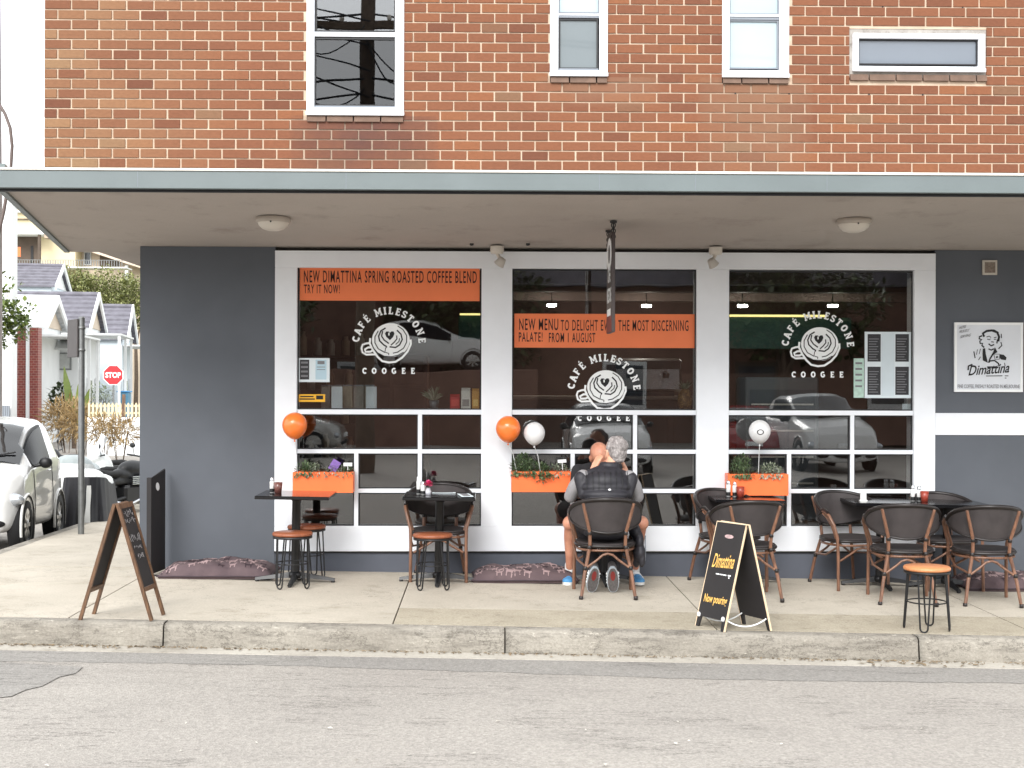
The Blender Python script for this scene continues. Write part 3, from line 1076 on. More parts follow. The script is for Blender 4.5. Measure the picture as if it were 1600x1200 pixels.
def wall_text(b, body, px0, px1, py_top, py_bot, Y, **kw):
    O = Vector((fx(px0, Y), Y, at((px0 + px1) / 2, py_bot, Y).z))
    U = Vector((fx(px1, Y) - O.x, 0, 0))
    V = Vector((0, 0, at((px0 + px1) / 2, py_top, Y).z - O.z))
    text_into(b, body, O, U, V, **kw)

_lay = [0]
def stroke(b, pts, w, Y, T=lambda p: p):
    """flat brush stroke in the x,z plane; T maps drawing coordinates to x,z"""
    pts = [Vector(p) for p in pts]
    L, R = [], []
    n = len(pts)
    for i in range(n):
        t = pts[min(i + 1, n - 1)] - pts[max(i - 1, 0)]
        t.normalize()
        nn = Vector((-t.y, t.x)) * (w / 2)
        L.append(pts[i] + nn); R.append(pts[i] - nn)
    _lay[0] = (_lay[0] + 1) % 12
    y = Y - 0.00012 * _lay[0]
    vs = []
    for p in L + R:
        q = T(p)
        vs.append((q[0], y, q[1]))
    b.add(vs, [(i, i + 1, n + i + 1, n + i) for i in range(n - 1)])

def arcpts(cx, cy, rx, ry, a0, a1, n=14):
    return [(cx + rx * cos(radians(a0 + (a1 - a0) * i / n)), cy + ry * sin(radians(a0 + (a1 - a0) * i / n))) for i in range(n + 1)]

def slab_glyph(ch):
    """slab serif capitals as strokes in a 0..w by 0..1 box: (width, [(points, weight)])"""
    t, s = 0.25, 0.17
    def ser(x, y, h=0.17): return ([(x - h, y), (x + h, y)], s)
    if ch == 'A': return 0.8, [([(0.12, 0.05), (0.38, 1)], t), ([(0.38, 1), (0.68, 0.05)], t), ([(0.2, 0.33), (0.58, 0.33)], s), ser(0.11, 0.05), ser(0.69, 0.05)]
    if ch == 'C': return 0.75, [(arcpts(0.42, 0.5, 0.3, 0.4, 48, 315), t), ([(0.64, 0.7), (0.64, 0.95)], s)]
    if ch == 'G': return 0.78, [(arcpts(0.42, 0.5, 0.3, 0.4, 48, 340), t), ([(0.45, 0.45), (0.76, 0.45)], s), ([(0.66, 0.45), (0.66, 0.1)], s)]
    if ch == 'O': return 0.8, [(arcpts(0.4, 0.5, 0.29, 0.4, 0, 360, 20), t)]
    if ch in 'EÉF':
        g = [([(0.2, 0), (0.2, 1)], t), ([(0.04, 0.93), (0.62, 0.93)], s), ([(0.2, 0.52), (0.5, 0.52)], s), ([(0.6, 0.74), (0.6, 0.98)], 0.1), ([(0.5, 0.42), (0.5, 0.63)], 0.1)]
        g += [([(0.04, 0.07), (0.36, 0.07)], s)] if ch == 'F' else [([(0.04, 0.07), (0.65, 0.07)], s), ([(0.63, 0.02), (0.63, 0.28)], 0.1)]
        if ch == 'É': g.append(([(0.28, 1.12), (0.46, 1.32)], 0.13))
        return 0.7, g
    if ch == 'I': return 0.42, [([(0.2, 0), (0.2, 1)], t), ser(0.2, 0.06, 0.19), ser(0.2, 0.94, 0.19)]
    if ch == 'L': return 0.68, [([(0.2, 0), (0.2, 1)], t), ser(0.2, 0.94, 0.19), ([(0.02, 0.07), (0.62, 0.07)], s), ([(0.6, 0.02), (0.6, 0.32)], 0.11)]
    if ch == 'T': return 0.74, [([(0.37, 0), (0.37, 1)], t), ([(0.04, 0.93), (0.7, 0.93)], s), ser(0.37, 0.06, 0.19), ([(0.08, 0.98), (0.08, 0.7)], 0.11), ([(0.66, 0.98), (0.66, 0.7)], 0.11)]
    if ch == 'M': return 1.0, [([(0.17, 0), (0.17, 1)], 0.19), ([(0.83, 0), (0.83, 1)], 0.19), ([(0.17, 0.98), (0.5, 0.25)], 0.18), ([(0.5, 0.25), (0.83, 0.98)], 0.18), ser(0.17, 0.05), ser(0.83, 0.05), ser(0.12, 0.95, 0.12), ser(0.88, 0.95, 0.12)]
    if ch == 'N': return 0.86, [([(0.17, 0), (0.17, 1)], 0.17), ([(0.69, 0), (0.69, 1)], 0.17), ([(0.17, 0.97), (0.69, 0.05)], 0.2), ser(0.17, 0.05), ser(0.69, 0.95), ser(0.1, 0.95, 0.12)]
    if ch == 'S': return 0.68, [(arcpts(0.34, 0.72, 0.24, 0.2, 30, 250, 10)[:-1] + arcpts(0.34, 0.28, 0.25, 0.2, 80, -150, 10), 0.2), ([(0.58, 0.72), (0.58, 0.97)], 0.1), ([(0.1, 0.03), (0.1, 0.28)], 0.1)]
    return 0.5, []

YD = 0.0445      # decals sit on the outer face of the panes
def glyph_at(b, ch, cx, cy, h, ang, Y, S_):
    """cx,cy centre in px offsets (y up), ang rotation in degrees"""
    w, st = slab_glyph(ch)
    ca, sa = cos(radians(ang)), sin(radians(ang))
    for pts, wt in st:
        q = [((p[0] - w / 2) * h, (p[1] - 0.5) * h) for p in pts]
        q = [(cx + p[0] * ca - p[1] * sa, cy + p[0] * sa + p[1] * ca) for p in q]
        stroke(b, q, wt * h, Y, S_)

def cafe_logo(ox, oy, label, coogee_dy=0.0):
    """round cup emblem with the arched name; ox,oy photo pixels of its centre (607,537 in the first window)"""
    sc = fx(801) - fx(800)
    cx, cz = fx(ox), fz(oy, ox)
    T = lambda p: (cx + p[0] * sc, cz + p[1] * sc)
    root = thing('window_decal', label, 'decal', (0, 0, 0), 0, 'cup emblems on the cafe windows')
    b = MB()
    R = 52.0
    for ch, a in zip('CAFÉMILESTONE', (172, 158, 145, 131.5, 109, 97, 86.6, 74, 62.4, 50, 36.5, 21.4, 6)):
        glyph_at(b, ch, R * cos(radians(a)), R * sin(radians(a)), 11.2, a - 90, YD, T)
    tag(b.build('arched_lettering', M['decal'], root), kind='stuff')
    b = MB()
    for ch, x in zip('COOGEE', (-38, -23, -7.3, 7.8, 23, 37.5)):
        glyph_at(b, ch, x, -42.3 + coogee_dy, 9.2, 0, YD, T)
    tag(b.build('lower_lettering', M['decal'], root), kind='stuff')
    # cup seen from above
    b = MB()
    k = 1 / 9.6
    def C(x, y): return ((x - 640) * k, -(y - 645) * k)
    ex, ey = C(668, 590)
    b_disc = [(ex + 29.5 * cos(2 * pi * i / 40), ey + 26.5 * sin(2 * pi * i / 40)) for i in range(40)]
    vs = [(T(p)[0], YD, T(p)[1]) for p in b_disc]
    b.add(vs, [tuple(range(40))])
    stroke(b, [C(360, 560), C(352, 640), C(400, 740), C(470, 840), C(540, 905), C(640, 925), C(740, 915), C(840, 850), C(920, 760), C(968, 650), C(965, 580)], 3.2, YD, T)
    stroke(b, [C(360, 632), C(300, 640), C(245, 660), C(228, 710), C(245, 775), C(300, 808), C(380, 805), C(440, 805), C(480, 850)], 3.0, YD, T)
    stroke(b, [C(385, 700), C(330, 700), C(278, 730), C(290, 765), C(360, 765), C(400, 745)], 3.2, YD, T)
    cup = b.build('cup', M['decal'], root)
    b = MB(); YL = YD - 0.002
    stroke(b, [C(*p) for p in ((480, 450), (430, 540), (430, 630), (480, 720), (580, 775))], 1.5, YL, T)
    stroke(b, [C(*p) for p in ((770, 375), (850, 430), (905, 520), (905, 620), (860, 710), (770, 770), (700, 785))], 1.5, YL, T)
    stroke(b, [C(*p) for p in ((400, 700), (470, 780), (570, 830), (680, 838), (780, 815), (860, 770))], 1.3, YL, T)
    stroke(b, [C(*p) for p in ((590, 408), (520, 450), (485, 530), (500, 600), (560, 660), (610, 690))], 2.2, YL, T)
    stroke(b, [C(*p) for p in ((545, 455), (530, 530), (570, 590), (640, 640))], 2.0, YL, T)
    stroke(b, [C(*p) for p in ((760, 440), (820, 500), (840, 580), (800, 660), (740, 700), (650, 690))], 2.2, YL, T)
    stroke(b, [C(*p) for p in ((755, 520), (760, 570), (720, 620), (670, 665))], 1.8, YL, T)
    stroke(b, [C(*p) for p in ((800, 560), (790, 610), (740, 655))], 1.4, YL, T)
    stroke(b, [C(*p) for p in ((610, 690), (590, 710), (580, 770), (640, 790), (635, 815))], 1.4, YL, T)
    h = [C(*p) for p in ((655, 590), (600, 540), (580, 490), (600, 460), (635, 460), (655, 478), (680, 458), (710, 460), (722, 495), (700, 545))]
    b.add([(T(p)[0], YL - 0.0016, T(p)[1]) for p in h], [tuple(range(len(h)))])
    b.build('latte_lines', M['blackink'], cup)
    b = MB()
    stroke(b, [C(*p) for p in ((640, 520), (640, 478))], 2.0, YL - 0.003, T)
    b.build('heart_glint', M['decal'], cup)
    return root
cafe_logo(607, 537, 'white cup emblem with arched name on the window under the long top banner')
cafe_logo(944.5, 610.5, 'white cup emblem with arched name on the middle window below the menu banner', -0.5)
cafe_logo(1279.7, 543, 'white cup emblem with arched name on the window without a banner')
# (the town name of the middle emblem falls on the lower pane)

def panel_px(name, rect, Y, mat, label, cat, th=0.003, group=None):
    """flat sheet stuck on or hung against the glass"""
    x0, x1, y0, y1 = rect
    px = (x0 + x1) / 2
    b = MB()
    b.box(fx(x0, Y), fx(x1, Y), Y, Y + th, at(px, y1, Y).z, at(px, y0, Y).z)
    o = b.build(name, mat)
    return tag(o, label, cat, group)
def child_rects(parent, name, rects, Y, mat):
    for (x0, x1, y0, y1) in rects:
        b = MB(); px = (x0 + x1) / 2
        b.box(fx(x0, Y), fx(x1, Y), Y, Y + 0.0012, at(px, y1, Y).z, at(px, y0, Y).z)
        b.build(name, mat, parent)
YB = 0.040
o = panel_px('banner', (468, 749, 419, 470), YB, M['banner'], 'orange banner about roasted coffee across the top of the first window', 'banner')
b = MB(); wall_text(b, 'NEW DIMATTINA SPRING ROASTED COFFEE BLEND', 474.5, 744.5, 423, 442, YB - 0.0015, bold=0.010, spacing=1.2)
wall_text(b, 'TRY IT NOW!', 474.5, 530.5, 444.5, 458.5, YB - 0.0015, bold=0.010, spacing=1.2)
b.build('lettering', M['ink'], o)
o = panel_px('banner', (803.5, 1085.5, 490.5, 543.5), YB, M['banner'], 'orange banner about a new menu across the middle window', 'banner')
b = MB(); wall_text(b, 'NEW MENU', 811, 872, 498, 516, YB - 0.0015, bold=0.010, spacing=1.2)
wall_text(b, 'TO DELIGHT EVEN THE MOST DISCERNING', 876, 1075.5, 500, 517, YB - 0.0015, bold=0.006, spacing=1.2)
wall_text(b, 'PALATE!', 810.5, 847.5, 519, 534, YB - 0.0015, bold=0.010, spacing=1.2)
wall_text(b, 'FROM 1 AUGUST', 857.5, 930, 520, 535, YB - 0.0015, bold=0.010, spacing=1.2)
b.build('lettering', M['ink'], o)

M['paper_blue'] = pm('paper_blue', (178, 204, 216), 0.7, 0.05)
M['paper_green'] = pm('paper_green', (176, 202, 190), 0.7, 0.15, 30)
M['paper_dark'] = pm('menu_black', (44, 44, 48), 0.6, 0.3, 60)
M['yellow'] = pm('yellow_sticker', (226, 170, 36), 0.6, 0.05)
M['grey_print'] = pm('grey_print', (120, 120, 124), 0.7, 0.1)
o = panel_px('notice', (464.5, 515, 559.5, 597), YB, M['paper'], 'white notice with a black strip and a blue sheet taped low in the first window', 'notice')
child_rects(o, 'photo_strip', [(468.5, 483, 562, 593)], YB - 0.002, M['paper_dark'])
child_rects(o, 'print_line', [(470, 481, 565 + 7 * k, 568 + 7 * k) for k in range(4)], YB - 0.0034, M['grey_print'])
child_rects(o, 'blue_sheet', [(493, 510, 562, 593)], YB - 0.002, M['paper_blue'])
child_rects(o, 'print_line', [(496, 507, 564, 569), (495, 508, 573, 574), (495, 508, 577, 578)], YB - 0.0034, M['grey_print'])
o = panel_px('sticker', (464.5, 508, 616, 628), YB, M['yellow'], 'small yellow sticker in the lower corner of the first window', 'sticker')
child_rects(o, 'print_line', [(469, 490, 618.5, 620.5), (468, 492, 622.5, 624.5), (494, 505, 618, 624)], YB - 0.002, M['blackink'])
for k, (r_, l_) in enumerate((((518, 535, 604, 638), 'blue white sheet of paper standing nearer the yellow sticker on the window ledge'), ((572, 588.5, 604, 638), 'blue white sheet of paper standing farther from the yellow sticker on the ledge'))):
    o = panel_px('paper_sheet', r_, 0.075, M['paper'], l_, 'paper')
o = panel_px('menu_board', (1351, 1424.5, 518.5, 622), YB, M['paper'], 'white menu sheet with four black panels stuck in the last window', 'menu')
for rc in ((1355.5, 1376, 522, 565), (1399, 1420, 522, 565), (1355.5, 1376, 573, 617), (1399, 1420, 573, 617)):
    child_rects(o, 'menu_page', [rc], YB - 0.002, M['paper_dark'])
    child_rects(o, 'print_line', [(rc[0] + 2, rc[1] - 3 - (k * 7) % 5, rc[2] + 7 + 4 * k, rc[2] + 8.2 + 4 * k) for k in range(9)], YB - 0.0034, M['grey_print'])
child_rects(o, 'paper_strip', [(1377.5, 1397.5, 521, 619)], YB - 0.002, pm('menu_strip', (204, 216, 222), 0.7, 0.04))
o = panel_px('flyer', (1334, 1350, 560, 621.5), YB, M['paper_green'], 'pale green flyer beside the menu sheet in the last window', 'flyer')
child_rects(o, 'print_line', [(1336.5, 1347, 566 + 9 * k, 569 + 9 * k) for k in range(5)], YB - 0.002, M['grey_print'])
panel_px('price_card', (1410, 1424, 631, 642), 0.07, M['paper'], 'small pale card in the bottom corner of the last window', 'card')

# bags and boxes standing on the window ledge
b = MB(); b.box(fx(464), fx(752), 0.06, 0.34, fz(640) - 0.03, fz(640) - 0.003)
led = tag(b.build('window_shelf', pm('ledge', (96, 90, 86), 0.6, 0.1)), 'dark narrow shelf inside the first window', 'shelf')
def bag(rect, Y, d, col, label, band=None):
    x0, x1, y0, y1 = rect
    X0, X1, Z0, Z1 = fx(x0, Y), fx(x1, Y), fz(640) - 0.002, at((x0 + x1) / 2, y0, Y).z
    b = MB()
    b.bevbox(X0, X1, Y, Y + d, Z0, Z1 - 0.02, 0.006)
    b.prismx([(Y + 0.004, Z1 - 0.0205), (Y + d - 0.004, Z1 - 0.0205), (Y + d / 2 + 0.004, Z1), (Y + d / 2 - 0.004, Z1)], X0 + 0.003, X1 - 0.003)
    o = tag(b.build('coffee_bag', pm('bag', col, 0.5, 0.08)), label, 'bag', 'coffee bags on the window shelf')
    c = MB(); c.box(X0 + 0.012, X1 - 0.012, Y - 0.0015, Y - 0.0003, Z0 + 0.03, Z0 + 0.09)
    c.build('printed_label', pm('bag_label', band or (230, 230, 225), 0.6), o)
    return o
bag((703, 718.5, 616, 638), 0.09, 0.07, (186, 40, 44), 'red coffee bag on the shelf in the first window', (216, 70, 66))
bag((720.5, 735.5, 606, 640), 0.09, 0.07, (222, 224, 216), 'white coffee bag between the red and the amber one', (150, 150, 148))
bag((737.5, 749, 607, 639), 0.09, 0.07, (206, 156, 74), 'amber coffee bag at the end of the window shelf', (236, 200, 120))
x = 502
for k, w_ in enumerate((15, 17, 17, 17, 16)):
    X0, X1 = fx(x, 0.2), fx(x + w_, 0.2)
    b = MB(); b.bevbox(X0, X1 - 0.004, 0.18, 0.30, fz(640) - 0.002, fz(604), 0.004)
    o = tag(b.build('storage_tin', pm('tin', (128 + 9 * (k % 3), 126 + 6 * (k % 3), 118), 0.5, 0.2, 20)), 'grey tin, number %s along the row on the window shelf behind the paper sheets' % ('one', 'two', 'three', 'four', 'five')[k], 'tin', 'grey tins on the window shelf')
    c = MB(); c.bevbox(X0 + 0.003, X1 - 0.007, 0.183, 0.297, fz(604), fz(604) + 0.012, 0.003); c.build('lid', M['grey_upvc'], o)
    x += w_ + 0.5

# ================================================================== plants helper
def leafmat(name, c1, c2, rough=0.5):
    m, nt, b = newmat(name)
    oi = nd(nt, 'ShaderNodeNewGeometry')
    n = noise(nt, pos(nt), 9, 3)
    rp = ramp(nt, oi.outputs['Random Per Island'], [(0.0, srgb(*c1)), (1.0, srgb(*c2))])
    c = mixc(nt, 0.5, rp, ramp(nt, n, [(0.3, (0.55, 0.55, 0.5)), (0.7, (1.1, 1.1, 1.05))]), 'MULTIPLY')
    nt.links.new(c, b.inputs['Base Color'])
    b.inputs['Roughness'].default_value = rough
    b.inputs['Subsurface Weight'].default_value = 0.0
    return m
M['leaf_herb'] = leafmat('herb_leaf', (50, 78, 44), (112, 128, 92))
M['leaf_grey'] = leafmat('greygreen_leaf', (96, 112, 84), (176, 182, 164))
M['leaf_tree'] = leafmat('tree_leaf', (58, 84, 34), (134, 148, 70))
M['leaf_dark'] = leafmat('dark_leaf', (34, 46, 26), (78, 92, 52))
M['leaf_dry'] = leafmat('dry_leaf', (120, 98, 62), (178, 152, 108))

def leaf(b, p, d, L, w, up=0.2):
    """one bent leaf from p along d"""
    d = Vector(d).normalized()
    s = d.cross(Vector((0, 0, 1)))
    if s.length < 0.05: s = Vector((1, 0, 0))
    s.normalize()
    q1 = p + d * L * 0.5 + Vector((0, 0, up * L * 0.3))
    q2 = p + d * L
    b.add([p, q1 + s * w, q2, q1 - s * w], [(0, 1, 2), (0, 2, 3)])

def foliage(b, c, r, n, L, w, rnd, low=-0.2):
    for i in range(n):
        while True:
            v = Vector((rnd.uniform(-1, 1), rnd.uniform(-1, 1), rnd.uniform(low, 1)))
            if v.length < 1: break
        p = Vector((c[0] + v.x * r[0], c[1] + v.y * r[1], c[2] + v.z * r[2]))
        d = Vector((v.x + rnd.gauss(0, 0.5), v.y + rnd.gauss(0, 0.5), v.z * 0.6 + rnd.gauss(0.15, 0.45)))
        leaf(b, p, d, L * rnd.uniform(0.6, 1.2), w * rnd.uniform(0.6, 1.2))

# ================================================================== planter boxes and balloons
YP = -0.19
def planter(x0, x1, y0, y1, label, plants):
    X0, X1 = fx(x0, YP), fx(x1, YP)
    px = (x0 + x1) / 2
    Z0, Z1 = at(px, y1, YP).z, at(px, y0, YP).z
    root = thing('planter_box', label, 'planter', ((X0 + X1) / 2, YP + 0.08, Z0), 0, 'orange planter boxes under the cafe windows')
    w = (X1 - X0) / 2; h = Z1 - Z0
    b = MB()
    t = 0.008
    b.bevbox(-w, w, -0.08, -0.08 + t, 0, h, 0.002)
    b.bevbox(-w, w, 0.08 - t, 0.08, 0, h, 0.002)
    b.bevbox(-w, -w + t, -0.08 + t, 0.08 - t, 0.0005, h - 0.0005, 0.002)
    b.bevbox(w - t, w, -0.08 + t, 0.08 - t, 0.0005, h - 0.0005, 0.002)
    b.box(-w + t, w - t, -0.08 + t, 0.08 - t, 0.001, 0.01)
    b.build('box', M['orange'], root)
    b = MB(); b.box(-w + t + 0.001, w - t - 0.001, -0.071, 0.071, h - 0.05, h - 0.02); b.build('soil', M['soil'], root)
    for sx in (-1, 1):
        b = MB(); b.box(sx * (w - 0.1) - 0.012, sx * (w - 0.1) + 0.012, 0.081, 0.176, h - 0.05, h - 0.03)
        b.build('bracket', M['black_metal'], root)
    rnd = random.Random(int(x0))
    for k, (cx, rx, rz, n, mt, L) in enumerate(plants):
        b = MB()
        foliage(b, (cx * w, 0, h + rz * 0.15), (rx, 0.075, rz), n, L, L * 0.24, rnd)
        for i in range(int(n / 12)):
            x = cx * w + rnd.uniform(-rx, rx) * 0.8; y = rnd.uniform(-0.05, 0.05)
            b.tube([(x, y, h - 0.03), (x + rnd.uniform(-0.02, 0.02), y, h + rz * rnd.uniform(0.5, 1.0))], 0.0015, 4)
        # a few trailing over the front edge
        for i in range(int(n / 7)):
            x = cx * w + rnd.uniform(-rx, rx) * 0.9
            leaf(b, Vector((x, -0.082 - rnd.uniform(0, 0.02), h + rnd.uniform(-0.03, 0.01))), (rnd.uniform(-1, 1), -0.4, -0.7), L, L * 0.25)
        b.build('plant', M[mt], root)
    return root, w, h
p1, w1, h1 = planter(457.5, 552, 738, 770, 'orange planter with low plants and a purple card, under the first window', [(-0.62, 0.09, 0.075, 170, 'leaf_herb', 0.035), (-0.3, 0.06, 0.09, 70, 'leaf_grey', 0.03), (0.35, 0.1, 0.055, 150, 'leaf_grey', 0.028), (0.8, 0.05, 0.05, 60, 'leaf_herb', 0.03)])
p2, w2, h2 = planter(799.5, 892.5, 737, 769, 'orange planter with bushy dark herbs beside the seated men', [(-0.6, 0.11, 0.13, 420, 'leaf_herb', 0.035), (0.05, 0.08, 0.07, 160, 'leaf_herb', 0.035), (0.65, 0.09, 0.05, 110, 'leaf_grey', 0.03)])
p3, w3, h3 = planter(1138, 1232.5, 741, 774.5, 'orange planter with a tuft of thyme and pale flowers under the last window', [(-0.5, 0.095, 0.14, 420, 'leaf_herb', 0.032), (0.45, 0.11, 0.075, 260, 'leaf_grey', 0.03)])
# trailing sprig of the middle planter
b = MB(); rnd = random.Random(2)
for i in range(70):
    x = 0.02 + rnd.gauss(0, 0.045)
    leaf(b, Vector((x, -0.085 - rnd.uniform(0, 0.03), h2 - rnd.uniform(-0.02, 0.085) * (1 - abs(x) * 4))), (rnd.uniform(-1, 1), -0.5, rnd.uniform(-1, 0.1)), 0.035, 0.009)
b.build('trailing_plant', M['leaf_herb'], p2)
# cards stuck in the soil
def card(parent, x, z, w, h, mat, tilt, name='plant_card'):
    b = MB()
    b.M = Matrix.Translation((x, -0.02, z)) @ Matrix.Rotation(tilt, 4, 'Y')
    b.box(-w / 2, w / 2, -0.001, 0.001, 0, h)
    b.box(-0.003, 0.003, -0.0009, 0.0009, -0.06, 0)
    b.build(name, mat, parent)
card(p1, 0.07, h1 + 0.015, 0.075, 0.095, pm('purple_card', (128, 96, 168), 0.6, 0.25, 30), 0.55)
card(p1, 0.21, h1 + 0.05, 0.075, 0.03, M['decal'], 0.0)
card(p2, 0.185, h2 + 0.075, 0.075, 0.028, M['decal'], -0.06)

def balloon(px, py, r_px, mat, label, base, lean=0.0, knot=None):
    Y = -0.26
    c = at(px, py, Y)
    r = r_px * (fx(801, Y) - fx(800, Y))
    root = thing('balloon', label, 'balloon', (c.x, c.y, c.z), 0, 'balloons on the planter boxes')
    b = MB()
    prof = []
    for i in range(19):
        t = pi * i / 18
        z = -cos(t)
        rad = sin(t)
        if z < 0: rad *= 1 - 0.16 * (-z) ** 2.0; z *= 1.16
        prof.append((max(rad * r, 0.0015), z * r * 1.02))
    b.lathe(prof, 28)
    b.build('skin', mat, root)
    b = MB(); b.lathe([(0.002, -1.17 * r), (0.009, -1.17 * r - 0.014), (0.004, -1.17 * r - 0.02)], 10)
    b.build('knot', mat, root)
    e = Vector(base) - c
    b = MB(); b.tube([(0, 0, -1.17 * r - 0.008), e * 0.55 + Vector((lean, 0, 0)), e], 0.0035, 6)
    b.build('stick', M['decal'], root)
    return root, r
M['balloon_o'] = pm('orange_balloon', (240, 122, 52), 0.28, 0.03, 4, coat=0.3)
M['balloon_w'] = pm('white_balloon', (222, 222, 222), 0.3, 0.03, 4, coat=0.3)
balloon(460.5, 664, 19.3, M['balloon_o'], 'orange balloon over the first planter, next to the grey wall', at(465, 742, YP + 0.08))
balloon(794, 669.5, 19.3, M['balloon_o'], 'orange balloon on the post between the first and middle windows', at(808, 742, YP + 0.08))
balloon(835, 676.5, 16.6, M['balloon_w'], 'plain white balloon beside the orange one over the middle planter', at(845, 742, YP + 0.08))
bo, br = balloon(1187, 673.5, 17, M['balloon_w'], 'white balloon with a small printed mark over the last planter', at(1185, 744, YP + 0.08))
b = MB()
_n0 = [0]
def on_ball(x, z): return (x, -sqrt(max(br * br - x * x - z * z, 0)) - 0.0015, z)
for (r0, r1) in ((0.030, 0.022),):
    pts0 = [on_ball(-0.012 + r0 * cos(t), -0.006 + r0 * 0.8 * sin(t)) for t in [2 * pi * i / 20 for i in range(20)]]
    pts1 = [on_ball(-0.012 + r1 * cos(t), -0.006 + r1 * 0.8 * sin(t)) for t in [2 * pi * i / 20 for i in range(20)]]
    b.add(pts0 + pts1, [(i, (i + 1) % 20, 20 + (i + 1) % 20, 20 + i) for i in range(20)])
b.build('printed_mark', M['blackink'], bo)

# ================================================================== fittings under the canopy
def soffit_at(px, py):
    lo, hi = YC, 0.0
    for _ in range(40):
        mid = (lo + hi) / 2
        z = at(px, py, mid).z
        if z > csoff(mid): hi = mid     # ray passes above the soffit there -> hit is nearer
        else: lo = mid
    p = at(px, py, (lo + hi) / 2)
    return p
def ceiling_light(px, py, label):
    p = soffit_at(px, py)
    root = thing('ceiling_light', label, 'light fitting', (p.x, p.y, csoff(p.y)), 0, 'round lights under the canopy')
    b = MB(); b.lathe([(0.13, 0.012), (0.138, -0.006), (0.135, -0.026), (0.12, -0.032)], 32)
    b.build('rim', pm('lamp_rim', (170, 160, 150), 0.4, 0.05), root)
    b = MB(); b.lathe([(0.122, -0.030), (0.112, -0.055), (0.085, -0.078), (0.045, -0.092), (0.0005, -0.096)], 32)
    b.build('diffuser', M['lampglass'], root)
    b = MB(); b.ell((0, -0.132, -0.035), (0.007, 0.005, 0.007), 8, 6); b.build('catch', M['black_metal'], root)
ceiling_light(427, 342, 'round frosted light under the canopy near the grey corner wall')
ceiling_light(1334, 345, 'round frosted light under the canopy over the last window')
def floodlight(px, flip, label):
    x = fx(px, -0.12)
    root = thing('security_light', label, 'light fitting', (x, -0.14, csoff(-0.14)), 0, 'security lights above the shopfront')
    b = MB(); b.lathe([(0.058, 0.01), (0.06, -0.03), (0.052, -0.055), (0.0, -0.058)], 20)
    b.build('mount', M['lampglass'], root)
    b = MB(); b.tube([(0, 0, -0.05), (flip * 0.02, -0.01, -0.09), (flip * 0.03, -0.02, -0.10)], 0.016, 8); b.build('arm', M['lampglass'], root)
    b = MB()
    R = Matrix.Rotation(radians(35 * flip), 4, 'Y') @ Matrix.Rotation(radians(20), 4, 'X')
    b.M = Matrix.Translation((flip * 0.035, -0.03, -0.125)) @ R
    b.lathe([(0.0, 0.035), (0.03, 0.032), (0.036, 0.01), (0.048, -0.035), (0.045, -0.037), (0.0, -0.028)], 20)
    b.build('head', pm('lamp_head', (188, 182, 174), 0.4, 0.04), root)
floodlight(776, 1, 'small white security light above the post by the first window')
floodlight(1117, -1, 'small white security light above the post by the last window')
for k, px in enumerate((737, 825)):
    p = soffit_at(px, 381)
    b = MB(); b.lathe([(0.018, 0.004), (0.018, -0.012), (0.0, -0.018)], 12, cx=p.x, cy=p.y, cz=csoff(p.y))
    tag(b.build('screw_cap', M['black_metal']), 'small dark screw cap on the soffit %s the security light' % ('short of' if k == 0 else 'just past'), 'cap', 'caps on the soffit')

# hanging sign, edge-on
def sx(Y, px): return fx(px, Y)
ya, yb = -0.92, -1.34
xs_ = (fx(950, ya) + fx(958.5, yb)) / 2
root = thing('hanging_sign', 'dark hanging sign seen nearly edge-on below the canopy', 'sign', (xs_, (ya + yb) / 2, csoff((ya + yb) / 2)))
zt = at(953, 366, -1.15).z - root.location.z; zb = at(953, 520, -1.15).z - root.location.z
L = (ya - yb) / 2
b = MB()
b.bevbox(-0.014, 0.014, -L, L, zb, zt, 0.003)
b.build('board', pm('sign_board', (58, 48, 46), 0.5, 0.1), root)
b = MB()
for sxx in (-0.0155,):
    vs = [(sxx, L * 0.8, zt - 0.12), (sxx, -L * 0.8, zt - 0.12), (sxx, -L * 0.8, zb + 0.21), (sxx, L * 0.8, zb + 0.21)]
M['sign_red'] = pm('sign_red', (112, 52, 46), 0.5, 0.08)
b.box(-0.0165, -0.0145, -L * 0.98, L * 0.98, zb + 0.004, zb + 0.13); b.build('red_foot', M['sign_red'], root)
b = MB(); b.box(-0.0165, -0.0145, -L * 0.6, L * 0.75, zb + 0.135, zb + 0.19); b.build('white_strip', M['decal'], root)
def sign_letters(b, xx, sgn):
    O = Vector((xx, sgn * L * 0.85, zb + 0.24)); U = Vector((0, -sgn * L * 1.7, 0)); V = Vector((0, 0, 0.12))
    text_into(b, 'MILESTONE', O, U, V, bold=0.03)
    text_into(b, 'CAFÉ', O + V * 1.35 + U * 0.2, U * 0.6, V * 1.2, bold=0.03)
    for k in range(24):
        t0, t1 = 2 * pi * k / 24, 2 * pi * (k + 1) / 24
        cy, cz = 0.0, zt - 0.16
        b.add([(xx, cy + 0.075 * cos(t0), cz + 0.075 * sin(t0)), (xx, cy + 0.075 * cos(t1), cz + 0.075 * sin(t1)), (xx, cy + 0.2 * cos(t1), cz + 0.13 * sin(t1)), (xx, cy + 0.2 * cos(t0), cz + 0.13 * sin(t0))], [(0, 1, 2, 3)])
b = MB(); sign_letters(b, -0.0152, 1); b.build('lettering', M['decal'], root)
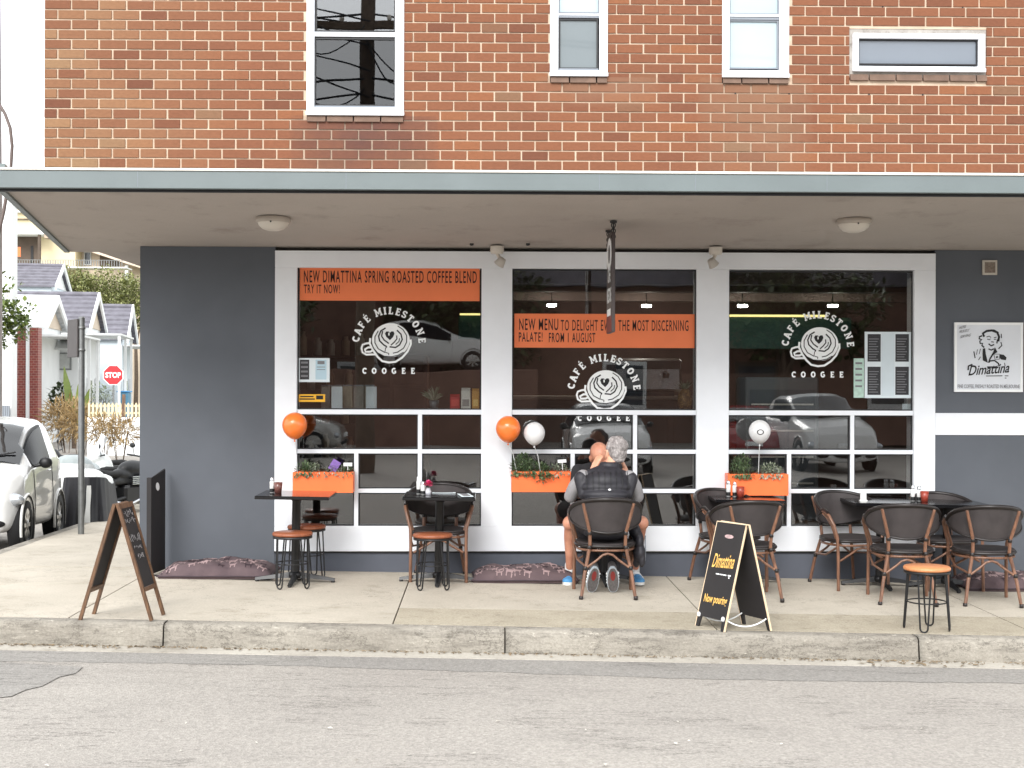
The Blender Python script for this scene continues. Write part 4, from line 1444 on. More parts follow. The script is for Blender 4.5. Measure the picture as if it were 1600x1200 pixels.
for yy, zz_ in ((L * 0.92, zt), (-L * 0.92, zt)):
    b = MB()
    ztop = csoff(root.location.y + yy) - root.location.z
    b.tube([(0, yy, zt - 0.02), (0, yy, ztop)], 0.006, 8)
    for k in range(3):
        zc = ztop - 0.03 - 0.045 * k
        b.tube([(0.016 * cos(t), yy, zc + 0.02 * sin(t)) for t in [2 * pi * i / 12 for i in range(12)]], 0.005, 6, closed=True)
    b.lathe([(0.028, 0.003), (0.028, -0.012), (0.0, -0.014)], 14, cy=yy, cz=ztop)
    b.build('hanger', M['black_metal'], root)

# ================================================================== wall poster
b = MB()
Yp = -0.012
pr = (1490.5, 1597.5, 504, 612.5)
X0, X1 = fx(pr[0]), fx(pr[1]); Z0, Z1 = fz(pr[3], 1544), fz(pr[2], 1544)
b.bevbox(X0, X1, -0.01, 0.0115, Z0, Z1, 0.003)
po = tag(b.build('wall_sign', pm('poster_board', (214, 218, 224), 0.5, 0.03)), 'square white coffee sign fixed to the grey wall under the vent', 'sign')
b = MB()
e = 0.022
for q in ((X0, X1, Z0, Z0 + e), (X0, X1, Z1 - e, Z1), (X0, X0 + e, Z0 + e, Z1 - e), (X1 - e, X1, Z0 + e, Z1 - e)):
    b.box(q[0], q[1], -0.0135, -0.0102, q[2], q[3])
b.build('white_border', M['decal'], po)
kk = 1 / 9.6
def PP(x, y): return (fx(1480 + x * kk), fz(495 + y * kk, 1544))
T0 = lambda p: p
b = MB()
def blob(pts, Y=-0.0125):
    _lay[0] = (_lay[0] + 1) % 12
    vs = [(PP(*p)[0], Y - 0.00012 * _lay[0], PP(*p)[1]) for p in pts]
    b.add(vs, [tuple(range(len(vs)))])
def line(pts, w, Y=-0.0125):
    stroke(b, [PP(*p) for p in pts], w * kk / 177.0, Y)
# retro line drawing of a smiling coffee drinker
line([(545, 300), (525, 250), (580, 215), (660, 205), (740, 235), (768, 300), (755, 370)], 34)
line([(600, 205), (690, 200), (760, 240)], 22)
line([(515, 285), (475, 300), (470, 330), (510, 345), (480, 365), (485, 400), (525, 400), (510, 430), (545, 460)], 22)
line([(745, 340), (735, 400)], 20)
line([(580, 305), (620, 290), (645, 310)], 12); line([(590, 335), (625, 345), (640, 330)], 12)
line([(690, 315), (730, 305)], 12); line([(690, 340), (725, 335)], 12)
line([(650, 375), (690, 380)], 14)
line([(610, 405), (650, 435), (695, 415)], 20)
line([(610, 480), (650, 500), (690, 480)], 18)
blob([(525, 480), (560, 470), (570, 560), (590, 640), (600, 690), (525, 655), (520, 560)])
blob([(705, 455), (745, 530), (690, 560), (640, 640), (630, 690), (600, 690), (625, 620), (680, 530)])
blob([(775, 560), (840, 570), (880, 610), (870, 650), (800, 640), (780, 620)])
line([(690, 560), (780, 560), (770, 640), (710, 640), (690, 560)], 9)
blob([(720, 600), (740, 585), (755, 600), (745, 620), (725, 620)])
line([(620, 665), (700, 655), (760, 700), (770, 740)], 22)
line([(800, 255), (805, 320)], 14); line([(795, 380), (810, 430), (760, 480)], 16)
line([(390, 520), (410, 620)], 16); line([(430, 570), (445, 490)], 9); line([(470, 560), (490, 480)], 9); line([(460, 650), (490, 600)], 12)
line([(850, 690), (860, 740)], 12)
b.build('drawing', M['blackink'], po)
b = MB()
O = PP(310, 885); U = PP(925, 835); V = PP(330, 715)
text_into(b, 'Dimattina', (O[0], -0.0125, O[1]), (U[0] - O[0], 0, (U[1] - O[1])), (0, 0, PP(0, 720)[1] - PP(0, 870)[1]), bold=0.016, shear=0.35)
line([(590, 755), (735, 752)], 22, -0.0128)
line([(305, 800), (310, 740), (370, 715)], 24, -0.0128)
line([(575, 888), (820, 885)], 12); line([(855, 885), (910, 885)], 12); line([(855, 918), (880, 918)], 12)
b.build('lettering', M['blackink'], po)
b = MB()
O = PP(150, 1080); text_into(b, 'FINE COFFEE, FRESHLY ROASTED IN MELBOURNE', (O[0], -0.0125, O[1]), (PP(1080, 0)[0] - O[0], 0, 0), (0, 0, PP(0, 1015)[1] - O[1]), bold=0.015)
for txt, x0, y0, x1, h in (("WE'RE", 155, 195, 265, 45), ('PROUDLY', 165, 250, 315, 42), ('SERVING', 180, 325, 335, 42)):
    O = PP(x0, y0); U = PP(x1, y0 - 30)
    text_into(b, txt, (O[0], -0.0125, O[1]), (U[0] - O[0], 0, U[1] - O[1]), (0.01, 0, PP(0, 0)[1] - PP(0, h)[1]), bold=0.015)
b.build('small_lettering', M['grey_print'], po)

# ================================================================== furniture
def make_table(name, label, w=0.6, d=0.6, h=0.735):
    root = thing(name, label, 'table', (0, 0, 0), 0, 'black cafe tables')
    b = MB(); b.bevbox(-w / 2, w / 2, -d / 2, d / 2, h - 0.028, h, 0.004); b.build('table_top', M['black_top'], root)
    b = MB(); b.lathe([(0.036, 0.07), (0.036, h - 0.06), (0.05, h - 0.05), (0.12, h - 0.04), (0.12, h - 0.03)], 16); b.build('column', M['black_metal'], root)
    b = MB(); b.lathe([(0.0, 0.085), (0.045, 0.085), (0.055, 0.07), (0.055, 0.035), (0.0, 0.035)], 16); b.build('hub', M['black_metal'], root)
    for k in range(4):
        a = pi / 2 * k
        b = MB()
        b.M = Matrix.Rotation(a, 4, 'Z')
        sec = [(0.04, 0.028, 0.036, 0.082), (0.16, 0.025, 0.03, 0.062), (0.28, 0.021, 0.018, 0.042), (0.33, 0.019, 0.012, 0.034)]
        vs, fs = [], []
        for (x, hw, z0, z1) in sec:
            vs += [(x, -hw, z0), (x, hw, z0), (x, hw * 0.5, z1), (x, -hw * 0.5, z1)]
        for i in range(3):
            for j in range(4):
                fs.append((i * 4 + j, i * 4 + (j + 1) % 4, i * 4 + 4 + (j + 1) % 4, i * 4 + 4 + j)[::-1])
        fs += [(0, 1, 2, 3), (15, 14, 13, 12)]
        b.add(vs, fs)
        b.lathe([(0.0, 0.0), (0.016, 0.0), (0.016, 0.014), (0.0, 0.014)], 10, cx=0.315)
        b.build('foot', M['black_metal'], root)
    return root

def make_stool(name, label, woodm):
    root = thing(name, label, 'stool', (0, 0, 0), 0, 'round wooden stools with hairpin legs')
    h, R = 0.45, 0.162
    b = MB(); b.lathe([(0.0, h - 0.03), (R - 0.012, h - 0.03), (R, h - 0.022), (R, h - 0.008), (R - 0.008, h), (0.0, h + 0.001)], 36)
    b.build('seat', woodm, root)
    b = MB(); b.lathe([(R - 0.02, h - 0.031), (R - 0.003, h - 0.031), (R - 0.003, h - 0.048), (R - 0.02, h - 0.048)], 28); b.build('seat_ring', M['black_metal'], root)
    for k in range(4):
        a = pi / 4 + pi / 2 * k
        b = MB(); b.M = Matrix.Rotation(a, 4, 'Z')
        top, bot, half_t, half_b = R - 0.035, R - 0.008, 0.045, 0.026
        pts = [(top, -half_t, h - 0.045)]
        for i in range(1, 6):
            t = i / 6
            pts.append((top + (bot - top) * t, -half_t + (half_t - half_b) * t, (h - 0.045) * (1 - t) + 0.03 * t))
        for i in range(9):
            t = pi * i / 8
            pts.append((bot, -half_b * cos(t), 0.032 - 0.026 * sin(t)))
        for i in range(5, 0, -1):
            t = i / 6
            pts.append((top + (bot - top) * t, half_t - (half_t - half_b) * t, (h - 0.045) * (1 - t) + 0.03 * t))
        pts.append((top, half_t, h - 0.045))
        b.tube(pts, 0.0062, 8)
        b.build('hairpin_leg', M['black_metal'], root)
    b = MB(); b.tube([((R - 0.028) * cos(t), (R - 0.028) * sin(t), 0.2) for t in [2 * pi * i / 28 for i in range(28)]], 0.005, 8, closed=True)
    b.build('foot_ring', M['black_metal'], root)
    return root

def mesh_fabric():
    m, nt, b = newmat('sling_fabric')
    tc = nd(nt, 'ShaderNodeTexCoord')
    w = nd(nt, 'ShaderNodeTexWave', wave_type='BANDS', bands_direction='Z')
    w.inputs['Scale'].default_value = 120
    nt.links.new(tc.outputs['Object'], w.inputs['Vector'])
    n = noise(nt, pos(nt), 8, 3)
    c = ramp(nt, n, [(0.3, srgb(52, 47, 47)), (0.7, srgb(65, 59, 59))])
    c = mixc(nt, 0.3, c, ramp(nt, w.outputs['Fac'], [(0, (0.5, 0.5, 0.5)), (1, (1, 1, 1))]), 'MULTIPLY')
    nt.links.new(c, b.inputs['Base Color'])
    b.inputs['Roughness'].default_value = 0.7
    bump(nt, b, w.outputs['Fac'], 0.2, 0.002)
    return m
M['sling'] = mesh_fabric()
M['cane_dark'] = pm('dark_cane', (34, 29, 28), 0.4, 0.2, 20)

def make_chair(name, label):
    """french bistro armchair facing +y"""
    root = thing(name, label, 'chair', (0, 0, 0), 0, 'brown cane armchairs')
    H = 0.80
    # plan curve of the back
    def bp(t, z):
        a = t * radians(96)
        x = 0.285 * sin(a) * (1 if abs(t) < 0.8 else 1)
        y = -0.235 + 0.27 * (1 - cos(a)) * 0.95
        return Vector((x, y - 0.085 * (z - 0.5) / 0.3 * (1 - 0.6 * abs(t)), z))
    def ztop(t): return H - 0.015 - 0.135 * abs(t) ** 2.2
    def zbot(t): return 0.515 + 0.125 * abs(t) ** 1.6
    N = 24
    ts = [-1 + 2 * i / N for i in range(N + 1)]
    b = MB(); vs, fs = [], []
    for t in ts:
        for k in range(5):
            z = zbot(t) + (ztop(t) - zbot(t)) * k / 4
            p = bp(t, z)
            vs.append((p.x, p.y, p.z))
    for i in range(N):
        for k in range(4):
            fs.append((i * 5 + k, i * 5 + 5 + k, i * 5 + 6 + k, i * 5 + 1 + k))
    b.add(vs, fs, True)
    # inner skin
    b.add([(v[0] * 0.97, v[1] + 0.012, v[2]) for v in vs], [f[::-1] for f in fs], True)
    b.build('backrest', M['sling'], root)
    b = MB()
    b.tube([bp(t, ztop(t)) + Vector((0, 0, 0.004)) for t in ts], 0.017, 8)
    b.build('top_rail', M['cane_dark'], root)
    b = MB()
    b.tube([bp(t, zbot(t)) for t in ts], 0.010, 8)
    b.build('bottom_rail', M['cane_dark'], root)
    # rear posts: foot - seat - back
    for s in (-1, 1):
        b = MB()
        pts = [(s * 0.215, -0.305, 0.0), (s * 0.185, -0.275, 0.2), (s * 0.14, -0.225, 0.42), (s * 0.142, -0.245, 0.52), (s * 0.172, -0.275, 0.64), (s * 0.2, -0.292, H - 0.045)]
        # keep posts just behind the sling
        b.tube(pts, [0.013, 0.014, 0.0145, 0.014, 0.0135, 0.012], 8)
        b.build('rear_leg', M['cane'], root)
        for z, x, y in ((0.0, 0.215, -0.305), (0.40, 0.145, -0.23), (0.24, 0.179, -0.267), (0.515, 0.142, -0.244)):
            b = MB(); b.lathe([(0.0, 0.0), (0.0165, 0.0), (0.0175, 0.015), (0.0165, 0.03), (0.0, 0.03)], 8, cx=s * x, cy=y, cz=max(0, z - 0.012))
            b.build('binding', M['cane_dark'], root)
        # front leg running up into the arm
        e = bp(s * 1.0, 0.655)
        b = MB()
        b.tube([(s * 0.235, 0.235, 0.0), (s * 0.232, 0.225, 0.3), (s * 0.235, 0.215, 0.45), (s * 0.262, 0.205, 0.55), (s * 0.283, 0.16, 0.625), (e.x, e.y + 0.06, 0.658), (e.x, e.y, 0.66)], 0.014, 8)
        b.build('front_leg', M['cane'], root)
        b = MB()
        b.tube([(s * 0.215, 0.16, 0.43), (s * 0.25, 0.15, 0.54), (s * 0.272, 0.1, 0.61), (e.x * 0.99, e.y + 0.02, 0.638)], 0.011, 8)
        b.build('arm_brace', M['cane'], root)
        b = MB()
        b.tube([bp(s * 0.98, 0.655) + Vector((0, 0, 0.004)), (e.x, e.y + 0.05, 0.672), (s * 0.284, 0.15, 0.645)], [0.017, 0.016, 0.013], 8)
        b.build('arm_pad', M['cane_dark'], root)
        # diagonal from the front leg back to the rear leg
        b = MB()
        b.tube([(s * 0.235, 0.2, 0.36), (s * 0.225, 0.0, 0.28), (s * 0.18, -0.262, 0.26)], 0.009, 6)
        b.build('side_stretcher', M['cane'], root)
    # bent stretcher arches at the back and front
    for (y, w) in ((-0.245, 0.155), (0.215, 0.2)):
        b = MB()
        b.tube([(-w - 0.01, y - (0.02 if y < 0 else 0), 0.25), (-w * 0.55, y, 0.305), (-w * 0.25, y, 0.345), (0, y, 0.355), (w * 0.25, y, 0.345), (w * 0.55, y, 0.305), (w + 0.01, y - (0.02 if y < 0 else 0), 0.25)], 0.0095, 8)
        b.build('arched_stretcher', M['cane'], root)
    # seat
    b = MB()
    out = []
    for i in range(28):
        a = 2 * pi * i / 28
        rx, ry = 0.235, 0.235
        x = rx * (abs(cos(a)) ** 0.7) * (1 if cos(a) > 0 else -1) * (1 - 0.16 * (sin(a) < 0) * abs(sin(a)))
        y = ry * (abs(sin(a)) ** 0.7) * (1 if sin(a) > 0 else -1)
        out.append((x, y))
    n = len(out)
    vs = [(x, y, 0.430) for x, y in out] + [(x, y, 0.416) for x, y in out] + [(x * 0.6, y * 0.6, 0.422) for x, y in out]
    fs = [tuple(range(2 * n, 3 * n)), tuple(range(n, 2 * n))[::-1]]
    for i in range(n):
        j = (i + 1) % n
        fs += [(i + n, j + n, j, i), (i, j, 2 * n + j, 2 * n + i)]
    b.add(vs, fs)
    b.build('seat', M['sling'], root)
    b = MB(); b.tube([(x, y, 0.410) for x, y in out], 0.014, 8, closed=True); b.build('seat_frame', M['cane_dark'], root)
    b = MB(); b.tube([(x * 0.97, y * 0.97, 0.376) for x, y in out], 0.010, 8, closed=True); b.build('seat_hoop', M['cane'], root)
    return root

def put(o, x, y, rz=0.0):
    o.location = (x, y, gz(x))
    o.rotation_euler = (0, 0.016 if rz == 0 else 0.0, rz)
    return o

proto_t = make_table('cafe_table', 'small black square table in front of the first window beside the grey wall')
TB = {}
def table(key, px, py, label, w=None):
    o = proto_t if not TB else copy_tree(proto_t)
    p = gp(px, py)
    put(o, p.x, p.y)
    o['label'] = label
    TB[key] = o
    return o
table('t1', 461, 909, 'black table with two wooden stools under the first orange planter')
table('t2', 685, 909, 'black table holding a pink flower and a menu')
table('t3', 943, 909, 'black table between the two seated men')
table('t4', 1160, 909, 'black table half hidden behind the dark sandwich board')
table('t5', 1374, 915, 'black table near the last window post, nearer the cup emblem')
o = table('t6', 1478, 918, 'black table beside the last window post, against the plain grey wall')

proto_s = make_stool('wooden_stool', 's', M['wood_seat'])
ST = []
def stool(px, py, label, rz=0.0, pale=False):
    o = proto_s if not ST else copy_tree(proto_s)
    p = gp(px, py)
    put(o, p.x, p.y, rz)
    o['label'] = label
    if pale:
        for c in o.children:
            if c.name.startswith('seat') and 'ring' not in c.name:
                c.data = c.data.copy(); c.data.materials[0] = M['wood_light']
    ST.append(o)
    return o
stool(457, 918, 'brown topped stool on the street side of the table by the first planter', 0.2)
stool(479, 903, 'brown topped stool between that same corner table and the white wall panel', 0.5)
stool(676, 920, 'brown topped stool in front of the table with the pink flower', 0.1)
stool(1448, 984, 'pale wooden stool standing alone near the kerb', 0.35, True)

proto_c = make_chair('cane_armchair', 'c')
CH = []
def chair(x, y, rz, label):
    o = proto_c if not CH else copy_tree(proto_c)
    put(o, x, y, rz if rz else 0.001)
    o['label'] = label
    CH.append(o)
    return o
def cxy(px, Y): return fx(px, Y)
chair(cxy(946, -1.05), -1.05, 0.0, 'cane armchair carrying the man in the dark vest')
chair(cxy(687, -0.33), -0.33, pi, 'cane armchair against the wall behind the table with the pink flower')
chair(cxy(1138, -0.36), -0.40, pi + 0.35, 'cane armchair nearest the last planter, its back to the window')
chair(cxy(1166, -1.07), -1.07, 0.06, 'cane armchair behind the dark sandwich board')
chair(cxy(1328, -0.42), -0.42, pi + 0.25, 'cane armchair with its back to the last window pane, beside the white post')
chair(cxy(1410, -1.13), -1.13, -0.14, 'cane armchair with its back to the street, left of the pale stool')
chair(cxy(1538, -1.13), -1.13, -0.12, 'cane armchair with its back to the street, right of the pale stool')
chair(cxy(1478, -0.40), -0.40, pi + 0.05, 'cane armchair behind the tables against the grey wall')

# ------------------------------------------------------------------ things on the tables
def shaker(x, y, z, h, r, label, cap=None, body=None):
    root = thing('shaker', label, 'shaker', (x, y, z), 0, 'shakers and bottles on the tables')
    b = MB(); b.lathe([(0.0, 0.0), (r, 0.0), (r, h * 0.7), (r * 0.8, h * 0.76), (0.0, h * 0.76)], 14)
    b.build('body', body or M['white_plastic'], root)
    b = MB(); b.lathe([(r * 0.85, h * 0.761), (r * 0.85, h * 0.95), (r * 0.6, h), (0.0, h)], 14)
    b.build('cap', cap or M['chrome'], root)
    b = MB(); b.lathe([(r * 1.02, h * 0.05), (r * 1.02, h * 0.28)], 14); b.build('band', M['plastic_black'], root)
def cup(x, y, z, label, mat):
    b = MB(); b.lathe([(0.0, 0.004), (0.026, 0.004), (0.026, 0.0), (0.028, 0.0), (0.037, 0.09), (0.034, 0.09), (0.026, 0.008), (0.0, 0.008)], 18)
    o = b.build('cup', mat); o.location = (x, y, z)
    tag(o, label, 'cup')
M['cup_brown'] = pm('brown_glass', (104, 66, 60), 0.25, 0.1)
M['cup_red'] = pm('red_cup', (150, 62, 48), 0.3, 0.1)
def ttop(k): o = TB[k]; return o.location.x, o.location.y, o.location.z + 0.736
x, y, z = ttop('t1')
shaker(x - 0.20, y + 0.05, z, 0.13, 0.02, 'salt shaker beside the brown cup on the table by the grey wall')
cup(x - 0.145, y + 0.02, z, 'brown glass cup on the table by the grey wall', M['cup_brown'])
x, y, z = ttop('t2')
shaker(x - 0.17, y + 0.03, z, 0.15, 0.018, 'taller white shaker beside the pink flower', M['white_plastic'])
shaker(x - 0.13, y + 0.0, z, 0.11, 0.022, 'shorter white shaker touching the pink flower vase')
root = thing('flower_vase', 'pink flower in a small vase on the table with the menu', 'vase', (x - 0.085, y - 0.05, z))
b = MB(); b.lathe([(0.0, 0.0), (0.022, 0.0), (0.026, 0.03), (0.016, 0.055), (0.02, 0.06)], 14); b.build('vase', pm('vase_glass', (196, 196, 202), 0.2, 0.05), root)
b = MB(); rnd = random.Random(4)
for i in range(60):
    a = rnd.uniform(0, 2 * pi); e = rnd.uniform(-0.3, 1.3)
    d = Vector((cos(a) * cos(e), sin(a) * cos(e), sin(e)))
    leaf(b, Vector((0, 0, 0.085)) + d * 0.008, d, 0.038, 0.012)
b.build('petals', leafmat('pink_petal', (206, 30, 96), (236, 110, 160)), root)
b = MB(); b.tube([(0, 0, 0.02), (0.002, 0, 0.085)], 0.003, 6); b.build('stem', M['leaf_dark'], root)
for k, (dx, dy, w_, d_, rz, lab) in enumerate(((0.04, 0.14, 0.2, 0.03, 0.0, 'white menu lying flat on the table with the pink flower'), (0.225, -0.1, 0.1, 0.14, 0.15, 'small white card at the edge of the table with the pink flower'))):
    b = MB(); b.M = Matrix.Rotation(rz, 4, 'Z')
    b.bevbox(-w_ / 2, w_ / 2, -d_, d_, 0.0005, 0.006, 0.001)
    b.mi = 1; b.box(-w_ / 2 + 0.02, w_ / 2 - 0.02, -d_ + 0.01, d_ - 0.01, 0.0062, 0.0066)
    o = b.build('menu_card', [M['paper'], M['grey_print']]); o.location = (x + dx, y + dy, z)
    tag(o, lab, 'menu')
x, y, z = ttop('t4')
shaker(x - 0.115, y + 0.05, z, 0.14, 0.02, 'first white shaker on the table behind the dark sandwich board')
shaker(x - 0.06, y + 0.05, z, 0.13, 0.02, 'second shaker beside the red cup behind the dark sandwich board')
cup(x - 0.02, y + 0.0, z, 'red cup on the table behind the dark sandwich board', M['cup_red'])
x, y, z = ttop('t6')
shaker(x - 0.27, y + 0.06, z, 0.14, 0.02, 'first white shaker on the table against the grey wall')
shaker(x - 0.215, y + 0.06, z, 0.13, 0.02, 'second shaker next to the red cup against the grey wall')
cup(x - 0.185, y + 0.01, z, 'red cup on the table against the plain grey wall', M['cup_red'])
x, y, z = ttop('t5')
b = MB(); b.bevbox(-0.025, 0.025, -0.01, 0.01, 0.0005, 0.07, 0.002); b.bevbox(-0.032, 0.032, -0.02, 0.02, 0.0, 0.012, 0.002)
o = b.build('table_number', M['white_plastic']); o.location = (x - 0.17, y - 0.1, z)
tag(o, 'small white stand on the table near the last window', 'stand')

# ------------------------------------------------------------------ dog cushions along the wall
def dog_cushion_mat():
    m, nt, b = newmat('dog_print_fabric')
    p = pos(nt)
    n = noise(nt, p, 5, 3)
    c = ramp(nt, n, [(0.3, srgb(76, 62, 66)), (0.7, srgb(98, 82, 84))])
    nt.links.new(c, b.inputs['Base Color'])
    b.inputs['Roughness'].default_value = 0.9
    bump(nt, b, noise(nt, p, 14, 5, 0.6), 0.5, 0.02)
    return m
M['cushion'] = dog_cushion_mat()
M['dog_print'] = pm('pale_dog_print', (150, 128, 128), 0.9, 0.2, 20)
M['dog_print2'] = pm('dark_dog_print', (52, 38, 44), 0.9, 0.2, 20)
DOG = [(-1, 0.1), (-0.85, 0.35), (-0.5, 0.3), (0.45, 0.3), (0.6, 0.75), (0.75, 0.6), (1.05, 0.55), (1.0, 0.35), (0.75, 0.25), (0.7, -0.1), (0.65, -0.65), (0.45, -0.65), (0.42, -0.15), (-0.35, -0.15), (-0.4, -0.65), (-0.6, -0.65), (-0.65, 0.0), (-0.85, 0.15)]
def cushion(px0, px1, y0, y1, h, label, seed):
    X0, X1 = fx(px0, (y0 + y1) / 2), fx(px1, (y0 + y1) / 2)
    w, d = (X1 - X0) / 2, (y1 - y0) / 2
    rnd = random.Random(seed)
    root = thing('dog_cushion', label, 'cushion', ((X0 + X1) / 2, (y0 + y1) / 2, gz((X0 + X1) / 2)), 0, 'dog print floor cushions')
    nx, ny = 44, 22
    ph = [rnd.uniform(0, 6) for _ in range(8)]
    def top(u, v):
        e = max(0.0, (1 - abs(u) ** 3.2) * (1 - abs(v) ** 3.2)) ** 0.45
        lump = 1 + 0.10 * sin(5.2 * u + ph[0]) * cos(2 * v + ph[1]) + 0.06 * sin(11 * u + ph[2] + 3 * v) + 0.04 * sin(9 * v + ph[3] + 17 * u)
        # buttoned hollows
        for bx in (-0.45, 0.1, 0.6):
            lump -= 0.30 * math.exp(-((u - bx) ** 2 * 60 + (v - 0.15) ** 2 * 14))
        return 0.028 + (h - 0.028) * e * lump
    def P(u, v):
        # rounded plan with pulled corners
        k = 1 - 0.05 * (abs(u) * abs(v)) ** 2 + 0.02 * sin(7 * u + ph[4]) * abs(v)
        return Vector((w * u * (1 - 0.03 * (1 - v * v)), d * v * k * (1 - 0.05 * (1 - abs(u))), 0))
    b = MB(); vs, fs = [], []
    for j in range(ny + 1):
        for i in range(nx + 1):
            u, v = -1 + 2 * i / nx, -1 + 2 * j / ny
            p = P(u, v); vs.append((p.x, p.y, top(u, v)))
    for j in range(ny):
        for i in range(nx):
            a = j * (nx + 1) + i
            fs.append((a, a + 1, a + nx + 2, a + nx + 1))
    b.add(vs, fs, True)
    vs2 = []
    rim = [(-1 + 2 * i / nx, -1) for i in range(nx)] + [(1, -1 + 2 * j / ny) for j in range(ny)] + [(1 - 2 * i / nx, 1) for i in range(nx)] + [(-1, 1 - 2 * j / ny) for j in range(ny)]
    up = [P(u, v) + Vector((0, 0, 0.028)) for u, v in rim]; dn = [P(u * 0.97, v * 0.95) + Vector((0, 0, 0.003)) for u, v in rim]
    n = len(rim)
    b.add(up + dn, [(n + i, n + (i + 1) % n, (i + 1) % n, i) for i in range(n)], True)
    b.build('cover', M['cushion'], root)
    b = MB(); b.tube([p * 1.006 for p in up], 0.006, 6, closed=True); b.build('piping', pm('piping', (64, 52, 58), 0.8, 0.1), root)
    for mt, nm, cnt in (('dog_print', 'pale_print', 40), ('dog_print2', 'dark_print', 24)):
        b = MB()
        for k in range(cnt):
            u0, v0 = rnd.uniform(-0.92, 0.92), rnd.uniform(-0.85, 0.6)
            s = rnd.uniform(0.032, 0.046); fl = rnd.choice((-1, 1)); a = rnd.uniform(-0.3, 0.3)
            vs = []
            for (x, y) in DOG:
                xx = (x * fl * cos(a) - y * sin(a)) * s; yy = (x * fl * sin(a) + y * cos(a)) * s * 1.5
                u, v = u0 + xx / w, v0 + yy / d
                u, v = max(-0.99, min(0.99, u)), max(-0.99, min(0.99, v))
                p = P(u, v); vs.append((p.x, p.y, top(u, v) + 0.0025))
            c = [sum(q[i] for q in vs) / len(vs) for i in range(3)]
            nn = len(vs)
            b.add(vs, [tuple(range(nn)) if fl > 0 else tuple(range(nn))[::-1]])
        tag(b.build(nm, M[mt], root), kind='stuff')
    return root
cushion(258, 432, -0.62, -0.04, 0.135, 'dark dog print cushion on the ground against the grey corner wall', 1)
cushion(738, 902, -0.58, -0.04, 0.125, 'dark dog print cushion on the ground behind the seated men', 2)
cushion(1497, 1650, -0.62, -0.06, 0.125, 'dark dog print cushion on the ground behind the cane chairs by the wall sign', 3)

# ------------------------------------------------------------------ sandwich boards
def ab_point(px, py): return gp(px, py)
def sandwich_board(label, fl, fr, bl, br, h, facem, framem, style):
    """feet: front panel left/right, back panel left/right (plan points)"""
    fl, fr, bl, br = [Vector((p[0], p[1], 0)) for p in (fl, fr, bl, br)]
    base = (fl + fr + bl + br) / 4
    z0 = gz(base.x)
    root = thing('sandwich_board', label, 'sign', (base.x, base.y, z0))
    tl = (fl + bl) / 2 - base; tr = (fr + br) / 2 - base
    faces = []
    for nm, (a, c), sg in (('front_panel', (fl - base, fr - base), 1), ('back_panel', (bl - base, br - base), -1)):
        off = ((a + c) / 2 - (tl + tr) / 2) * 0.045
        ta, tc_ = tl + Vector((0, 0, h)) + off, tr + Vector((0, 0, h)) + off
        U = (c - a).normalized(); V = ((ta - a)).normalized(); N = U.cross(V).normalized() * (1 if sg > 0 else -1)
        W = (c - a).length; Hh = (ta - a).length
        faces.append((a, ta, U, V, N, W, Hh, sg, nm))
    return root, faces, tl, tr

def slabpoly(b, pts, N, th):
    n = len(pts)
    vs = [p + N * th for p in pts] + [p for p in pts]
    b.add(vs, [tuple(range(n)), tuple(range(2 * n - 1, n - 1, -1))] + [(i, i + n, (i + 1) % n + n, (i + 1) % n) for i in range(n)])

# 1: wooden framed chalkboard near the corner, seen from its side
Lf, Lb, Rf, Rb = gp(124, 969), gp(147.5, 959), gp(236, 971), gp(256.5, 961)
root, faces, tl, tr = sandwich_board('wooden A-frame chalkboard with brown legs standing near the kerb corner', (Rf.x, Rf.y), (Rb.x, Rb.y), (Lf.x, Lf.y), (Lb.x, Lb.y), 0.80, None, None, 0)
for (a, ta, U, V, N, W, Hh, sg, nm) in faces:
    b = MB(); t = 0.022
    fr_ = lambda u, v: a + U * u + V * v
    b2 = b
    def bar(p, q, wd):
        d = (q - p).normalized(); s_ = d.cross(N).normalized() * wd / 2
        vs = []
        for e_ in (p, q):
            vs += [e_ + s_ + N * 0.011, e_ - s_ + N * 0.011, e_ - s_ - N * 0.011, e_ + s_ - N * 0.011]
        b.add(vs, [(0, 1, 2, 3), (7, 6, 5, 4), (0, 4, 5, 1), (1, 5, 6, 2), (2, 6, 7, 3), (3, 7, 4, 0)])
    bar(fr_(0.012, 0), fr_(0.012, Hh), 0.023); bar(fr_(W - 0.012, 0), fr_(W - 0.012, Hh), 0.023)
    bar(fr_(0.028, Hh * 0.26), fr_(W - 0.028, Hh * 0.26), 0.03); bar(fr_(0.028, Hh - 0.018), fr_(W - 0.028, Hh - 0.018), 0.036)
    pan = b.build('frame', M['frame_wood'], root)
    b = MB()
    slabpoly(b, [fr_(0.027, Hh * 0.28), fr_(W - 0.027, Hh * 0.28), fr_(W - 0.027, Hh - 0.035), fr_(0.027, Hh - 0.035)], N * 0.004, 1.0)
    b.build('chalkboard', M['black_board'], pan)
    if sg > 0:
        b = MB()
        NN = N * 0.0055 if N.x > 0 else -N * 0.0055
        rnd = random.Random(11)
        for v0, hh, w_ in ((0.88, 0.05, 0.6), (0.82, 0.045, 0.7), (0.66, 0.06, 0.75), (0.585, 0.04, 0.5), (0.51, 0.045, 0.35)):
            u = 0.5 - w_ / 2
            while u < 0.5 + w_ / 2:
                pts = [fr_(W * (u + 0.03 * rnd.random() + 0.05 * (i_ % 2)), Hh * v0 + hh * rnd.random()) + NN for i_ in range(4)]
                b.tube(pts, 0.0022, 4)
                u += 0.11
        tag(b.build('chalk_writing', pm('chalk', (150, 146, 146), 0.9, 0.4, 60), pan), kind='stuff')
